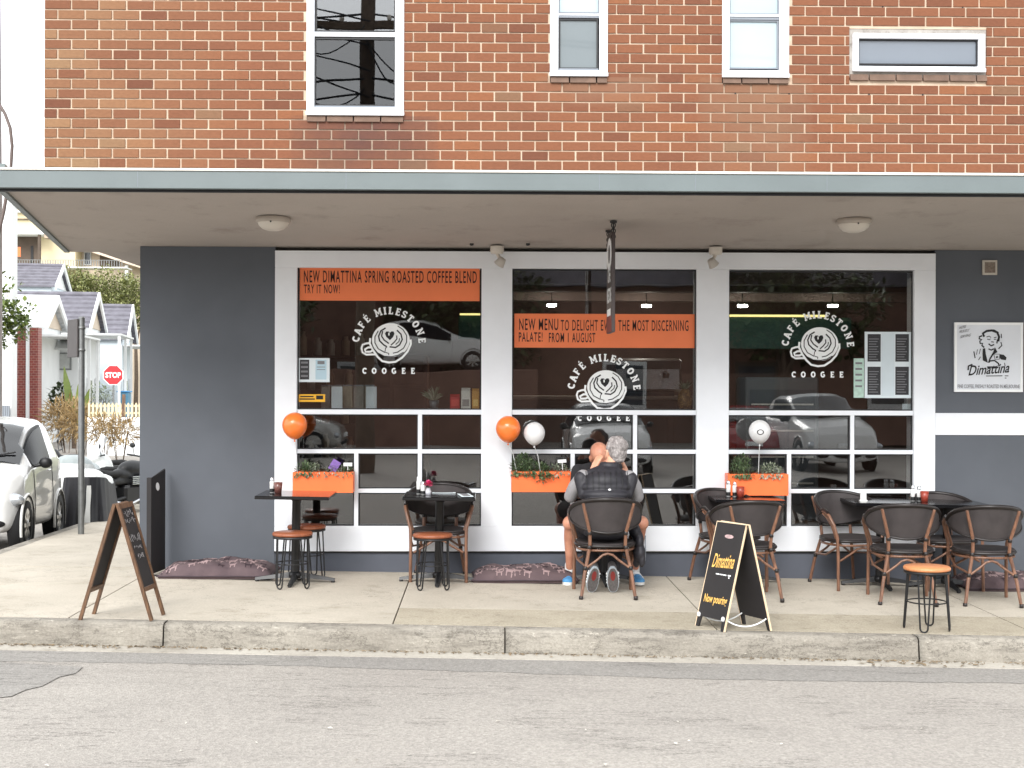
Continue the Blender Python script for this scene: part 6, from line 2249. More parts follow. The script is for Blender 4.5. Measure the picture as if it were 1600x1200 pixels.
# ---------------------------------------------------------------- man facing the street
Xn = 1.03
mb_ = thing('person', 'bald person in shorts and blue trainers facing the street across the table', 'person', (Xn, -0.22, gz(Xn)))
def q(x, y, z): return (x - Xn, y + 0.22, z)
b = MB()
hc = q(1.0, -0.44, 1.075)
Lh, Rh = head(b, hc, (0.2, -0.85, -0.6), (-0.14, -0.5, 1), 1.02)
b_eye = [Lh(sx * 0.031, 0.084, -0.006) for sx in (-1, 1)]
limb(b, [q(1.0, -0.28, 0.96), q(0.99, -0.38, 1.04)], [0.062, 0.058])
b.ell(q(1.03, -0.17, 0.55), (0.17, 0.12, 0.11)); b.ell(q(1.02, -0.2, 0.72), (0.155, 0.12, 0.13)); b.ell(q(1.01, -0.235, 0.87), (0.175, 0.105, 0.13))
ELB = [q(0.79, -0.46, 0.78), q(1.26, -0.46, 0.78)]
WRS = [q(0.95, -0.62, 0.79), q(1.10, -0.62, 0.79)]
for (sh, el, wr, sg) in ((q(0.83, -0.27, 0.94), ELB[0], WRS[0], 1), (q(1.19, -0.27, 0.94), ELB[1], WRS[1], -1)):
    limb(b, [sh, el], [0.056, 0.044]); limb(b, [el, wr], [0.042, 0.029])
    hand(b, wr, (0, 0, -1), (sg * 0.75, -0.55, 0.0), (sg * 0.1, 0.5, 0.5), 1.0, 0.4)
KN = [q(0.735, -0.60, 0.525), q(1.335, -0.60, 0.525)]
AN = [q(0.745, -0.42, 0.10), q(1.30, -0.42, 0.10)]
for k, s in ((0, -1), (1, 1)):
    limb(b, [q(1.03 + s * 0.10, -0.2, 0.53), KN[k]], [0.092, 0.064])
    kn, an = Vector(KN[k]), Vector(AN[k])
    cal = kn.lerp(an, 0.32) + Vector((0, 0.025, 0))
    limb(b, [kn, cal, kn.lerp(an, 0.7), an], [0.050, 0.050, 0.037, 0.032])
    b.ell(kn + Vector((0, -0.015, 0.004)), (0.045, 0.045, 0.052))
fuse(b, 'body', M['skin2'], mb_, 0.0065, 4)
for e in b_eye:
    b = MB(); b.ell(e, (0.011, 0.008, 0.007), 10, 8); o = b.build('eye', M['white_plastic'], mb_)
    b = MB(); b.ell(Vector(e) + Vector((0.002, -0.006, -0.001)), (0.0052, 0.004, 0.0052), 8, 6); b.build('iris', M['plastic_black'], o)
# close dark hair at the back and sides of the head
b = MB()
b.ell(Lh(0, -0.045, 0.0), (0.082, 0.072, 0.072), 16, 12, Rh); b.ell(Lh(0, -0.06, 0.03), (0.072, 0.058, 0.062), 16, 12, Rh)
fuse(b, 'hair', M['plastic_black'], mb_, 0.007, 3)
b = MB()
b.ell(q(1.03, -0.18, 0.58), (0.185, 0.135, 0.09), 20, 10); b.ell(q(1.02, -0.2, 0.72), (0.175, 0.135, 0.14), 20, 10); b.ell(q(1.01, -0.235, 0.87), (0.192, 0.12, 0.125), 20, 10)
limb(b, [q(0.84, -0.265, 0.93), q(1.01, -0.255, 0.965), q(1.18, -0.265, 0.93)], [0.066, 0.07, 0.066])
for (sh, el) in ((q(0.83, -0.27, 0.94), ELB[0]), (q(1.19, -0.27, 0.94), ELB[1])):
    limb(b, [sh, Vector(sh).lerp(Vector(el), 0.62)], [0.066, 0.06])
fuse(b, 'shirt', M['tshirt'], mb_, 0.009, 4)
b = MB()
b.ell(q(1.03, -0.18, 0.535), (0.185, 0.135, 0.09), 18, 10)
for k, s in ((0, -1), (1, 1)):
    st = Vector(q(1.03 + s * 0.095, -0.2, 0.535)); limb(b, [st, st.lerp(Vector(KN[k]), 0.78)], [0.102, 0.088])
fuse(b, 'shorts', M['shorts'], mb_, 0.009, 4)
for k in (0, 1):
    b = MB(); an = Vector(AN[k]); limb(b, [an + Vector((0, 0.005, 0.05)), an + Vector((0, 0, -0.02))], [0.042, 0.044])
    fuse(b, 'sock', M['sock'], mb_, 0.006, 2)
    sd = -1 if k == 0 else 1
    shoe(mb_, an + Vector((-sd * 0.005, 0.07, -0.096)), an + Vector((sd * 0.03, -0.20, -0.096)), (0, 0, 1), M['shoe_blue'], M['plastic_black'], M['white_plastic'], 1.0, 0.05)
o = copy_tree(proto_s); put(o, Xn, -0.19, 0.3); o['label'] = 'brown stool under the person in shorts, hidden by the table'; ST.append(o)

# jacket slung over the side of the chair
root = thing('jacket', 'dark jacket hanging over the side of the chair of the grey haired person', 'jacket', (Xm + 0.25, -0.95, G0))
b = MB()
for (x, y, z, a, bb, c) in ((0.0, 0.0, 0.50, 0.05, 0.12, 0.06), (0.03, 0.0, 0.42, 0.045, 0.13, 0.09), (0.035, -0.02, 0.33, 0.05, 0.12, 0.08), (0.02, 0.05, 0.27, 0.035, 0.06, 0.08), (0.05, -0.08, 0.28, 0.03, 0.05, 0.07)):
    b.ell((x, y, z), (a, bb, c), 14, 10)
fuse(b, 'cloth', M['vest'], root, 0.008, 3)
b = MB(); b.tube([(0.085, -0.02 + 0.01 * sin(9 * t), 0.46 - 0.2 * t) for t in [i / 8 for i in range(9)]], 0.006, 6); b.build('zip', M['grey_upvc'], root)

# ================================================================== the side street
M['car_white'] = pm('car_paint_white', (206, 206, 204), 0.25, 0.02, 3, coat=0.8)
M['car_silver'] = pm('car_paint_silver', (170, 168, 164), 0.28, 0.03, 3, metal=0.3, coat=0.8)
M['car_red'] = pm('car_paint_red', (140, 24, 28), 0.25, 0.03, 3, coat=0.8)
M['lamp_clear'] = pm('headlamp', (176, 180, 184), 0.12, 0.1, 20, metal=0.5)
M['lamp_red'] = pm('tail_lamp', (150, 40, 26), 0.2, 0.05)
M['car_dark'] = pm('car_inside', (34, 34, 38), 0.6, 0.1)

def interp(tab, x):
    if x <= tab[0][0]: return tab[0][1]
    for (a, va), (b, vb) in zip(tab, tab[1:]):
        if x <= b:
            t = (x - a) / (b - a); t = t * t * (3 - 2 * t) if False else t
            return va + (vb - va) * t
    return tab[-1][1]

def make_car(name, label, L, W, top, belt, wid, wheels, wr_, shield, sidewin, paint, rear_paint=None, roofw=0.75):
    """body lofted from front (-y) to rear (+y)"""
    root = thing(name, label, 'car')
    zb = 0.2
    def sec(y, k):
        zt = interp(top, y); w = interp(wid, y); zl = min(interp(belt, y), zt - 0.04)
        wr = w * (roofw if zt > zl + 0.25 else 0.86)
        P = [(0, zb), (w * 0.88, zb), (w * 0.985, zb + 0.10), (w * 1.0, (zb + zl) / 2 + 0.02), (w * 0.965, zl), (w * 0.945 if zt > zl + 0.1 else w * 0.93, zl + 0.02 if zt > zl + 0.1 else zl + 0.01),
             (wr, zt - (0.06 if zt > zl + 0.25 else 0.02)), (wr * 0.86, zt - 0.005), (0, zt + 0.012)]
        return P[k]
    ys = sorted(set([-L / 2 + L * i / 36 for i in range(37)] + [t[0] for t in top]))
    b = MB(); vs, fs = [], []
    K = 9
    ring = []
    for y in ys:
        pts = [sec(y, k) for k in range(K)]
        r_ = [(x, y, z) for x, z in pts] + [(-x, y, z) for x, z in pts[-2:0:-1]]
        vs += r_
    n = 2 * K - 2
    for i in range(len(ys) - 1):
        for j in range(n):
            fs.append((i * n + j, i * n + (j + 1) % n, (i + 1) * n + (j + 1) % n, (i + 1) * n + j)[::-1])
    fs.append(tuple(range(n))); fs.append(tuple(range((len(ys) - 1) * n, len(ys) * n))[::-1])
    b.add(vs, fs, True)
    body = b.build('body', paint, root)
    sub = body.modifiers.new('s', 'SUBSURF'); sub.levels = 1; sub.render_levels = 2
    def patch(name, y0, y1, k0, k1, both, mat, off, ny=6, sides=(1, -1), s0=0.0, s1=1.0):
        for sd in sides:
            p = MB(); vs, fs = [], []
            for i in range(ny + 1):
                y = y0 + (y1 - y0) * i / ny
                A, B = sec(y, k0), sec(y, k1)
                for t in (s0, (s0 + s1) / 2, s1):
                    x, z = A[0] + (B[0] - A[0]) * t, A[1] + (B[1] - A[1]) * t
                    vs.append(((x + off) * sd, y, z))
            for i in range(ny):
                for j in range(2):
                    f = (i * 3 + j, i * 3 + j + 1, i * 3 + 4 + j, i * 3 + 3 + j)
                    fs.append(f if sd < 0 else f[::-1])
            p.add(vs, fs, True); p.build(name, mat, root)
    # windscreen
    p = MB(); vs, fs = [], []
    y0, y1 = shield
    for i in range(7):
        y = y0 + (y1 - y0) * i / 6
        A = sec(y, 6); zt = interp(top, y)
        for j in range(9):
            x = -1 + 2 * j / 8
            vs.append((x * (A[0] - 0.02), y - 0.02, zt + 0.018 + 0.012 - 0.05 * abs(x) ** 4))
    for i in range(6):
        for j in range(8):
            fs.append((i * 9 + j, i * 9 + j + 1, i * 9 + j + 10, i * 9 + j + 9))
    p.add(vs, fs, True); p.build('windscreen', M['car_glass'], root)
    p = MB(); p.add([(v[0] * 0.985, v[1] + 0.008, v[2] - 0.008) for v in vs], fs, True); p.build('dash_shade', M['car_dark'], root)
    p = MB()
    for sx_ in (-0.35, 0.15):
        yy = y0 + 0.02
        p.tube([(sx_, y0 - 0.02, interp(top, y0) + 0.045), (sx_ + 0.42, y0 + 0.1, interp(top, y0 + 0.1) + 0.045)], 0.01, 6)
    p.build('wiper', M['plastic_black'], root)
    for (ya, yb) in sidewin:
        patch('side_window', ya, yb, 5, 6, True, M['car_side_glass'], 0.014, 8, (1, -1), 0.08, 0.86)
        patch('window_liner', ya - 0.02, yb + 0.02, 5, 6, True, M['car_dark'], 0.006, 8, (1, -1), 0.03, 0.93)
    # door outline and sill
    ya = sidewin[0][0] - 0.06; yb = sidewin[0][1] + 0.04
    for sd in (1, -1):
        p = MB()
        for yy in (ya, yb):
            p.tube([((sec(yy, k)[0] + 0.002) * sd, yy + (0.05 if k == 2 else 0), sec(yy, k)[1]) for k in (2, 3, 4)], 0.0035, 6)
        p.build('door_gap', M['plastic_black'], root)
        p = MB(); yy = yb - 0.18
        p.tube([((sec(yy, 4)[0] + 0.012) * sd, yy - 0.08, sec(yy, 4)[1] - 0.09), ((sec(yy, 4)[0] + 0.012) * sd, yy + 0.06, sec(yy, 4)[1] - 0.085)], 0.014, 8); p.build('door_handle', paint, root)
        p = MB(); ym = ya + 0.1; A = sec(ym, 5)
        p.ell(((A[0] + 0.13) * sd, ym, A[1] + 0.05), (0.075, 0.05, 0.065), 14, 10); p.tube([(A[0] * sd, ym, A[1] + 0.01), ((A[0] + 0.1) * sd, ym, A[1] + 0.03)], 0.02, 8)
        p.build('wing_mirror', M['plastic_black'], root)
        # head and fog lamps
        yl = -L / 2 + 0.2; A = sec(yl, 3)
        zl = interp(belt, yl); zl = min(zl, interp(top, yl)) - 0.10
        p = MB(); R = Matrix.Rotation(radians(-28 * sd), 3, 'Z')
        p.ell((sd * (A[0] - 0.13), yl + 0.0, zl), (0.21, 0.085, 0.085), 18, 12, R); hl = p.build('headlight', M['lamp_clear'], root)
        p = MB(); p.ell((sd * (A[0] - 0.17), yl - 0.068, zl), (0.042, 0.02, 0.042), 14, 10); p.build('bulb', M['plastic_black'], hl)
        p = MB(); p.ell((sd * (A[0] - 0.06), yl + 0.0, zl + 0.025), (0.035, 0.045, 0.03), 10, 8); p.build('indicator', M['lamp_red'], hl)
        p = MB(); p.ell((sd * (interp(wid, -L / 2 + 0.04) - 0.16), -L / 2 + 0.03, 0.32), (0.15, 0.05, 0.05), 14, 10); p.build('lower_grille', M['plastic_black'], root)
        yr = L / 2 - 0.05
        p = MB(); p.ell((sd * (interp(wid, yr) - 0.1), yr, 0.75), (0.09, 0.05, 0.13), 12, 8); p.build('tail_light', M['lamp_red'], root)
    p = MB(); p.ell((0, -L / 2 + 0.012, 0.34), (0.32, 0.04, 0.06), 18, 10); p.build('grille', M['plastic_black'], root)
    p = MB(); p.bevbox(-0.2, 0.2, -L / 2 - 0.022, -L / 2 + 0.02, 0.46, 0.56, 0.004); p.build('number_plate', M['decal'], root)
    # wheels
    for wy in wheels:
        for sd in (1, -1):
            w0 = interp(wid, wy)
            p = MB(); p.M = Matrix.Translation((sd * (w0 - 0.085), wy, wr_)) @ Matrix.Rotation(pi / 2 * sd, 4, 'Y')
            p.lathe([(wr_ * 0.62, -0.085), (wr_ * 0.93, -0.085), (wr_, -0.06), (wr_, 0.06), (wr_ * 0.93, 0.085), (wr_ * 0.66, 0.088)], 32)
            wh = p.build('wheel', M['rubber'], root)
            p = MB(); p.M = Matrix.Translation((sd * (w0 - 0.085), wy, wr_)) @ Matrix.Rotation(pi / 2 * sd, 4, 'Y')
            p.lathe([(wr_ * 0.67, 0.086), (wr_ * 0.60, 0.07), (wr_ * 0.58, 0.02), (0.0, 0.02)], 32)
            p.build('rim_well', M['plastic_black'], wh)
            p = MB(); p.M = Matrix.Translation((sd * (w0 - 0.085), wy, wr_)) @ Matrix.Rotation(pi / 2 * sd, 4, 'Y')
            for k in range(8):
                a = 2 * pi * k / 8
                c, s_ = cos(a), sin(a)
                hw = 0.022
                p.add([(0.03 * c - hw * s_, 0.03 * s_ + hw * c, 0.083), (0.03 * c + hw * s_, 0.03 * s_ - hw * c, 0.083), (wr_ * 0.63 * c + hw * s_, wr_ * 0.63 * s_ - hw * c, 0.078), (wr_ * 0.63 * c - hw * s_, wr_ * 0.63 * s_ + hw * c, 0.078),
                       (0.03 * c - hw * s_, 0.03 * s_ + hw * c, 0.05), (0.03 * c + hw * s_, 0.03 * s_ - hw * c, 0.05), (wr_ * 0.63 * c + hw * s_, wr_ * 0.63 * s_ - hw * c, 0.045), (wr_ * 0.63 * c - hw * s_, wr_ * 0.63 * s_ + hw * c, 0.045)],
                      [(0, 1, 2, 3), (0, 4, 5, 1), (1, 5, 6, 2), (3, 2, 6, 7), (0, 3, 7, 4)])
            p.lathe([(0.06, 0.05), (0.06, 0.088), (0.0, 0.092)], 16)
            p.build('rim', M['car_silver'], wh)
            p = MB()
            pts = [(sd * (w0 * 0.99 + 0.004), wy + (wr_ + 0.055) * cos(radians(a)), wr_ + (wr_ + 0.055) * sin(radians(a))) for a in range(-20, 201, 10)]
            p.tube(pts, 0.016, 8); p.build('wheel_arch', paint, root)
            p = MB(); p.M = Matrix.Translation((sd * (w0 - 0.05), wy, wr_)) @ Matrix.Rotation(pi / 2 * sd, 4, 'Y')
            p.lathe([(wr_ + 0.04, 0.064), (wr_ + 0.03, 0.03), (0.0, 0.0)], 28); p.build('arch_shade', M['plastic_black'], root)
    return root

SM_TOP = [(-1.35, 0.52), (-1.30, 0.66), (-1.15, 0.82), (-0.95, 0.92), (-0.80, 0.99), (-0.5, 1.22), (-0.25, 1.40), (0.0, 1.49), (0.3, 1.54), (0.7, 1.54), (1.0, 1.50), (1.18, 1.36), (1.28, 1.0), (1.35, 0.62)]
SM_BELT = [(-1.35, 0.5), (-1.0, 0.82), (-0.7, 0.90), (0.6, 1.0), (1.35, 1.0)]
SM_WID = [(-1.35, 0.56), (-1.25, 0.68), (-1.05, 0.76), (-0.5, 0.775), (0.9, 0.78), (1.2, 0.75), (1.35, 0.68)]
car = make_car('parked_car', 'small white two seat car parked at the side street kerb', 2.7, 1.56, SM_TOP, SM_BELT, SM_WID, (-0.95, 0.92), 0.29, (-0.80, -0.16), [(-0.52, 0.42)], M['car_white'])
car.location = (-6.02, 4.35, side_z(4.35) - 0.15)
car.rotation_euler = (-0.045, 0, radians(7))

# ---- pole with a sign board seen from the side
p0 = Vector((-4.72, 4.1, side_z(4.1)))
root = thing('sign_pole', 'galvanised pole with a dark board at its top beside the parked white car', 'pole', p0)
zt = at(135, 497, p0.y).z - p0.z
b = MB(); b.tube([(0, 0, -0.05), (0, 0, zt)], 0.036, 14); b.build('post', M['steel'], root)
b = MB(); b.lathe([(0.0, zt + 0.02), (0.03, zt + 0.015), (0.04, zt)], 14); b.build('cap', M['steel'], root)
b = MB(); b.M = Matrix.Rotation(radians(121), 4, 'Z'); b.bevbox(-0.02, 0.42, 0.04, 0.06, zt - 0.46, zt - 0.01, 0.004); b.build('sign_board', pm('sign_back', (70, 66, 66), 0.6, 0.1), root)
b = MB()
for dz in (0.1, 0.36):
    b.lathe([(0.037, zt - dz), (0.044, zt - dz), (0.044, zt - dz - 0.03), (0.037, zt - dz - 0.03)], 14)
b.build('clamp', M['steel'], root)

# ---- covered and parked motorbikes
M['cover_black'] = pm('cover_black', (18, 18, 25), 0.6, 0.25, 9, 0.5, 12)
M['cover_white'] = pm('cover_white', (214, 216, 214), 0.5, 0.06, 6, 0.4, 9)
M['cover_grey'] = pm('cover_grey', (150, 158, 158), 0.5, 0.08, 6, 0.4, 9)
def cover_shape(b, pts_fn, nu, nv):
    vs = [pts_fn(u / nu, v / nv) for v in range(nv + 1) for u in range(nu + 1)]
    fs = [(v * (nu + 1) + u, v * (nu + 1) + u + 1, (v + 1) * (nu + 1) + u + 1, (v + 1) * (nu + 1) + u) for v in range(nv) for u in range(nu)]
    b.add(vs, fs, True)
def covered_bike(px, Y, rz, Lx, Wy, H, label, top_m, side_m, flap=True):
    gx = fx(px, Y)
    root = thing('covered_motorbike', label, 'motorbike', (gx, Y, side_z(Y) - 0.14), rz, 'motorbikes parked in the side street')
    rnd = random.Random(int(px))
    ph = [rnd.uniform(0, 6) for _ in range(6)]
    def hgt(u):  # along the bike
        return H * (0.80 + 0.10 * cos(u * 5.4 + 0.4) + 0.14 * (1 - abs(2 * u - 0.55)))
    def ring(a, zf, u=None):
        c, s_ = cos(a), sin(a)
        k = 0.62
        x = Lx / 2 * (abs(c) ** k) * (1 if c > 0 else -1); y = Wy / 2 * (abs(s_) ** k) * (1 if s_ > 0 else -1)
        fold = 1 + 0.05 * (1 - zf) * sin(9 * a + ph[0]) + 0.02 * sin(23 * a + ph[1])
        flare = 0.82 + 0.18 * (1 - zf) if zf < 1 else 0.82
        return x * fold * flare, y * fold * flare
    b = MB()
    def side(u, v):
        a = 2 * pi * u; x, y = ring(a, v)
        return (x, y, 0.06 + (hgt(x / Lx + 0.5) * 0.84 - 0.06) * v)
    cover_shape(b, side, 64, 8); b.build('cover_side', side_m, root)
    b = MB()
    def topf(u, v):
        a = 2 * pi * u; x, y = ring(a, 1.0)
        s_ = 1.02 - v
        x, y = x * s_, y * s_
        base = hgt(ring(a, 1.0)[0] / Lx + 0.5) * 0.84
        cz = hgt(x / Lx + 0.5)
        return (x, y, base - 0.09 * (1 if v == 0 else 0) + (cz - base) * (1 - (1 - min(1, v * 1.4)) ** 2.2) * 1.0)
    cover_shape(b, topf, 64, 10); b.build('cover_top', top_m, root)
    for sx_ in (-1, 1):
        for sy_ in (1, -1):
            b = MB(); b.tube([(sx_ * Lx * 0.33 + 0.28 * cos(t), 0, 0.285 + 0.28 * sin(t)) for t in [2 * pi * i / 24 for i in range(24)]], 0.055, 8, closed=True)
        b.build('wheel', M['rubber'], root)
    return root
covered_bike(141, 7.4, radians(97), 1.75, 0.72, 0.98, 'motorbike under a black cover with a white top behind the galvanised pole', M['cover_white'], M['cover_black'])
o = covered_bike(122, 9.2, radians(97), 1.8, 0.74, 1.18, 'motorbike under a pale grey cover behind the black covered one', M['cover_grey'], M['cover_white'])
# white panels at the cover corners of the first one
first = [k for k in bpy.data.objects if k.name.startswith('covered_motorbike')][0]
for y_ in (-0.13, 0.27):
    b = MB()
    n = 8
    vs = []
    for i in range(n + 1):
        t = i / n; z = 0.08 + 0.6 * t
        wv = 0.05 + 0.03 * (1 - t) + 0.008 * sin(9 * t)
        xx = -0.895 - 0.01 * sin(7 * t) - 0.05 * (1 - t)
        vs += [(xx, y_ - wv * 0.5 + 0.02 * (1 - t), z), (xx - 0.012, y_ + wv * 0.5 + 0.02 * (1 - t), z)]
    b.add(vs, [(2 * i, 2 * i + 1, 2 * i + 3, 2 * i + 2) for i in range(n)], True)
    b.build('white_panel', M['cover_white'], first)

def make_bike(label, paint, x, y, rz, scooter=False):
    root = thing('motorbike', label, 'motorbike', (x, y, side_z(y) - 0.14), rz, 'motorbikes parked in the side street')
    R = 0.30 if not scooter else 0.27
    for wx in (-0.68, 0.68):
        b = MB(); b.tube([(wx + R * 0.86 * cos(t), 0, R + R * 0.86 * sin(t)) for t in [2 * pi * i / 30 for i in range(30)]], R * 0.17, 10, closed=True)
        w_ = b.build('wheel', M['rubber'], root)
        b = MB(); b.tube([(wx + R * 0.68 * cos(t), 0, R + R * 0.68 * sin(t)) for t in [2 * pi * i / 26 for i in range(26)]], 0.02, 8, closed=True)
        for k in range(5):
            a = 2 * pi * k / 5 + 0.3
            b.tube([(wx, 0, R), (wx + R * 0.68 * cos(a), 0, R + R * 0.68 * sin(a))], 0.014, 6)
        b.build('rim', M['chrome'], w_)
        b = MB(); b.tube([(wx + (R + 0.04) * cos(radians(a)), 0, R + (R + 0.04) * sin(radians(a))) for a in range(30, 151, 15)], 0.05, 8); b.build('mudguard', paint if scooter else M['plastic_black'], root)
    b = MB()
    for sy_ in (-1, 1):
        b.tube([(0.68, sy_ * 0.09, R), (0.55, sy_ * 0.09, 0.62), (0.45, sy_ * 0.08, 0.92)], 0.024, 8)
    b.build('fork', M['chrome'], root)
    b = MB(); b.tube([(0.40, -0.36, 1.02), (0.44, -0.2, 1.0), (0.45, 0, 0.97), (0.44, 0.2, 1.0), (0.40, 0.36, 1.02)], 0.014, 8)
    hb = b.build('handlebar', M['black_metal'], root)
    for sy_ in (-1, 1):
        b = MB(); b.tube([(0.44, sy_ * 0.24, 1.0), (0.47, sy_ * 0.3, 1.12)], 0.007, 6); b.ell((0.47, sy_ * 0.31, 1.16), (0.018, 0.06, 0.04), 10, 8); b.build('mirror', M['plastic_black'], hb)
    if scooter:
        b = MB(); b.ell((0.42, 0, 0.72), (0.2, 0.24, 0.32), 18, 12); b.ell((0.5, 0, 0.95), (0.15, 0.2, 0.12), 16, 10); fuse(b, 'front_fairing', paint, root, 0.02, 3)
        b = MB(); b.ell((-0.35, 0, 0.68), (0.52, 0.2, 0.16), 18, 12); b.ell((-0.1, 0, 0.42), (0.5, 0.18, 0.14), 18, 12); b.ell((-0.72, 0, 0.82), (0.2, 0.14, 0.09), 14, 10); fuse(b, 'body', paint, root, 0.02, 3)
        b = MB(); b.ell((-0.28, 0, 0.80), (0.36, 0.15, 0.075), 18, 10); b.build('seat', M['plastic_black'], root)
        b = MB(); vs = []
        for i in range(7):
            t = -1 + 2 * i / 6
            for k in range(5):
                s_ = k / 4
                vs.append((0.58 - 0.16 * s_ - 0.1 * abs(t) ** 2, t * (0.2 - 0.06 * s_), 1.0 + 0.36 * s_ - 0.08 * t * t * s_))
        b.add(vs, [(i * 5 + k, i * 5 + k + 1, i * 5 + 6 + k, i * 5 + 5 + k) for i in range(6) for k in range(4)], True); b.build('windshield', M['car_glass'], root)
    else:
        b = MB(); b.ell((0.14, 0, 0.82), (0.27, 0.15, 0.13), 18, 12); b.ell((-0.05, 0, 0.74), (0.25, 0.12, 0.1), 16, 10); b.bevbox(-0.45, 0.1, -0.10, 0.10, 0.58, 0.7, 0.03); b.bevbox(-0.85, -0.4, -0.07, 0.07, 0.68, 0.78, 0.03)
        b.ell((0.5, 0, 0.92), (0.14, 0.14, 0.13), 16, 10); b.tube([(0.14, 0, 0.8), (0.5, 0, 0.9)], 0.08, 10)
        fuse(b, 'tank', paint, root, 0.016, 3)
        b = MB(); b.ell((-0.3, 0, 0.75), (0.3, 0.12, 0.06), 16, 10); b.ell((-0.62, 0, 0.80), (0.2, 0.09, 0.05), 14, 8); b.tube([(-0.2, 0, 0.74), (-0.7, 0, 0.80)], 0.06, 10); fuse(b, 'seat', M['rubber'], root, 0.016, 3)
        b = MB(); b.bevbox(-0.15, 0.28, -0.16, 0.16, 0.30, 0.58, 0.04); b.build('engine', M['black_metal'], root)
        b = MB()
        for k in range(5): b.bevbox(-0.02 + 0.0, 0.22, -0.18, 0.18, 0.585 + 0.028 * k, 0.6 + 0.028 * k, 0.003)
        b.build('cylinder_fins', M['chrome'], root)
        b = MB(); b.tube([(0.2, -0.14, 0.36), (-0.1, -0.17, 0.28), (-0.5, -0.19, 0.36), (-0.85, -0.2, 0.44)], [0.025, 0.028, 0.045, 0.05], 10); b.build('exhaust', M['chrome'], root)
        b = MB(); b.tube([(-0.68, 0.1, R), (-0.1, 0.12, 0.4)], 0.03, 8); b.tube([(-0.68, -0.1, R), (-0.1, -0.12, 0.4)], 0.03, 8); b.build('swing_arm', M['black_metal'], root)
        for sy_ in (-1, 1):
            b = MB(); b.tube([(-0.66, sy_ * 0.11, R), (-0.45, sy_ * 0.12, 0.72)], 0.03, 10); b.build('shock', M['chrome'], root)
    b = MB(); b.ell((0.58, 0, 0.86), (0.09, 0.1, 0.1), 14, 10); b.build('headlight', M['lamp_clear'], root)
    b = MB(); b.tube([(0.0, 0.12, 0.3), (-0.1, 0.3, 0.0)], 0.014, 6); b.build('kickstand', M['black_metal'], root)
    return root
make_bike('black motorcycle half hidden behind the grey corner wall', M['plastic_black'], fx(236, 9.8), 9.8, radians(8))
make_bike('white scooter with a windshield behind the black motorcycle', M['cover_white'], fx(200, 10.6), 10.6, radians(200), True)
make_bike('black motorcycle standing close behind the black covered motorbike', M['plastic_black'], fx(196, 9.0), 9.0, radians(60))
make_bike('dark motorcycle behind the pale grey covered motorbike', M['plastic_black'], fx(128, 11.8), 11.8, radians(185))

# ---- stop sign
p0 = at(177, 586, 33.0)
root = thing('stop_sign', 'red octagonal stop sign on a thin post across the side street', 'sign', (p0.x, 33.0, -0.52))
zc = p0.z + 0.52; r_ = 16.6 * (fx(801, 33) - fx(800, 33))
def octo(rr): return [(rr * cos(radians(22.5 + 45 * k)), zc + rr * sin(radians(22.5 + 45 * k))) for k in range(8)]
b = MB(); b.prism(octo(r_), -0.003, 0.003); face = b.build('white_rim', M['decal'], root)
b = MB(); b.prism(octo(r_ * 0.93), -0.008, -0.0035); b.build('red_face', pm('stop_red', (206, 26, 36), 0.45, 0.04), face)
b = MB(); text_into(b, 'STOP', (-r_ * 0.72, -0.012, zc - r_ * 0.27), (r_ * 1.44, 0, 0), (0, 0, r_ * 0.54), bold=0.03); b.build('lettering', M['decal'], face)
b = MB(); b.tube([(0, 0.03, 0), (0, 0.03, zc + r_ * 0.8)], 0.03, 10); b.build('post', M['steel'], root)

# ---- cottages
M['tile'] = pm('roof_tile', (104, 102, 110), 0.75, 0.25, 3)
M['tile_pale'] = pm('roof_metal', (206, 208, 208), 0.5, 0.06, 2)
M['ww'] = pm('white_render', (216, 218, 218), 0.8, 0.05, 1.0)
M['cream'] = pm('cream_render', (206, 192, 158), 0.8, 0.06, 0.6)
M['blue_board'] = pm('pale_blue_boards', (194, 204, 210), 0.7, 0.06, 2)
M['beige'] = pm('beige_render', (190, 174, 156), 0.8, 0.06, 1)
M['red_brick'] = None
m, nt, b_ = newmat('far_red_brick')
bt = nd(nt, 'ShaderNodeTexBrick')
bt.inputs['Color1'].default_value = srgb(132, 54, 44); bt.inputs['Color2'].default_value = srgb(112, 44, 40); bt.inputs['Mortar'].default_value = srgb(150, 120, 108)
bt.inputs['Scale'].default_value = 3.0
cmb = nd(nt, 'ShaderNodeCombineXYZ'); sp_ = nd(nt, 'ShaderNodeSeparateXYZ'); g_ = nd(nt, 'ShaderNodeNewGeometry')
nt.links.new(g_.outputs['Position'], sp_.inputs[0]); nt.links.new(mathn(nt, 'ADD', sp_.outputs['X'], sp_.outputs['Y']), cmb.inputs[0]); nt.links.new(sp_.outputs['Z'], cmb.inputs[1])
nt.links.new(cmb.outputs[0], bt.inputs['Vector']); nt.links.new(bt.outputs['Color'], b_.inputs['Base Color'])
M['red_brick'] = m
M['far_glass'] = pm('far_window_glass', (62, 68, 76), 0.15, 0.2, 2)

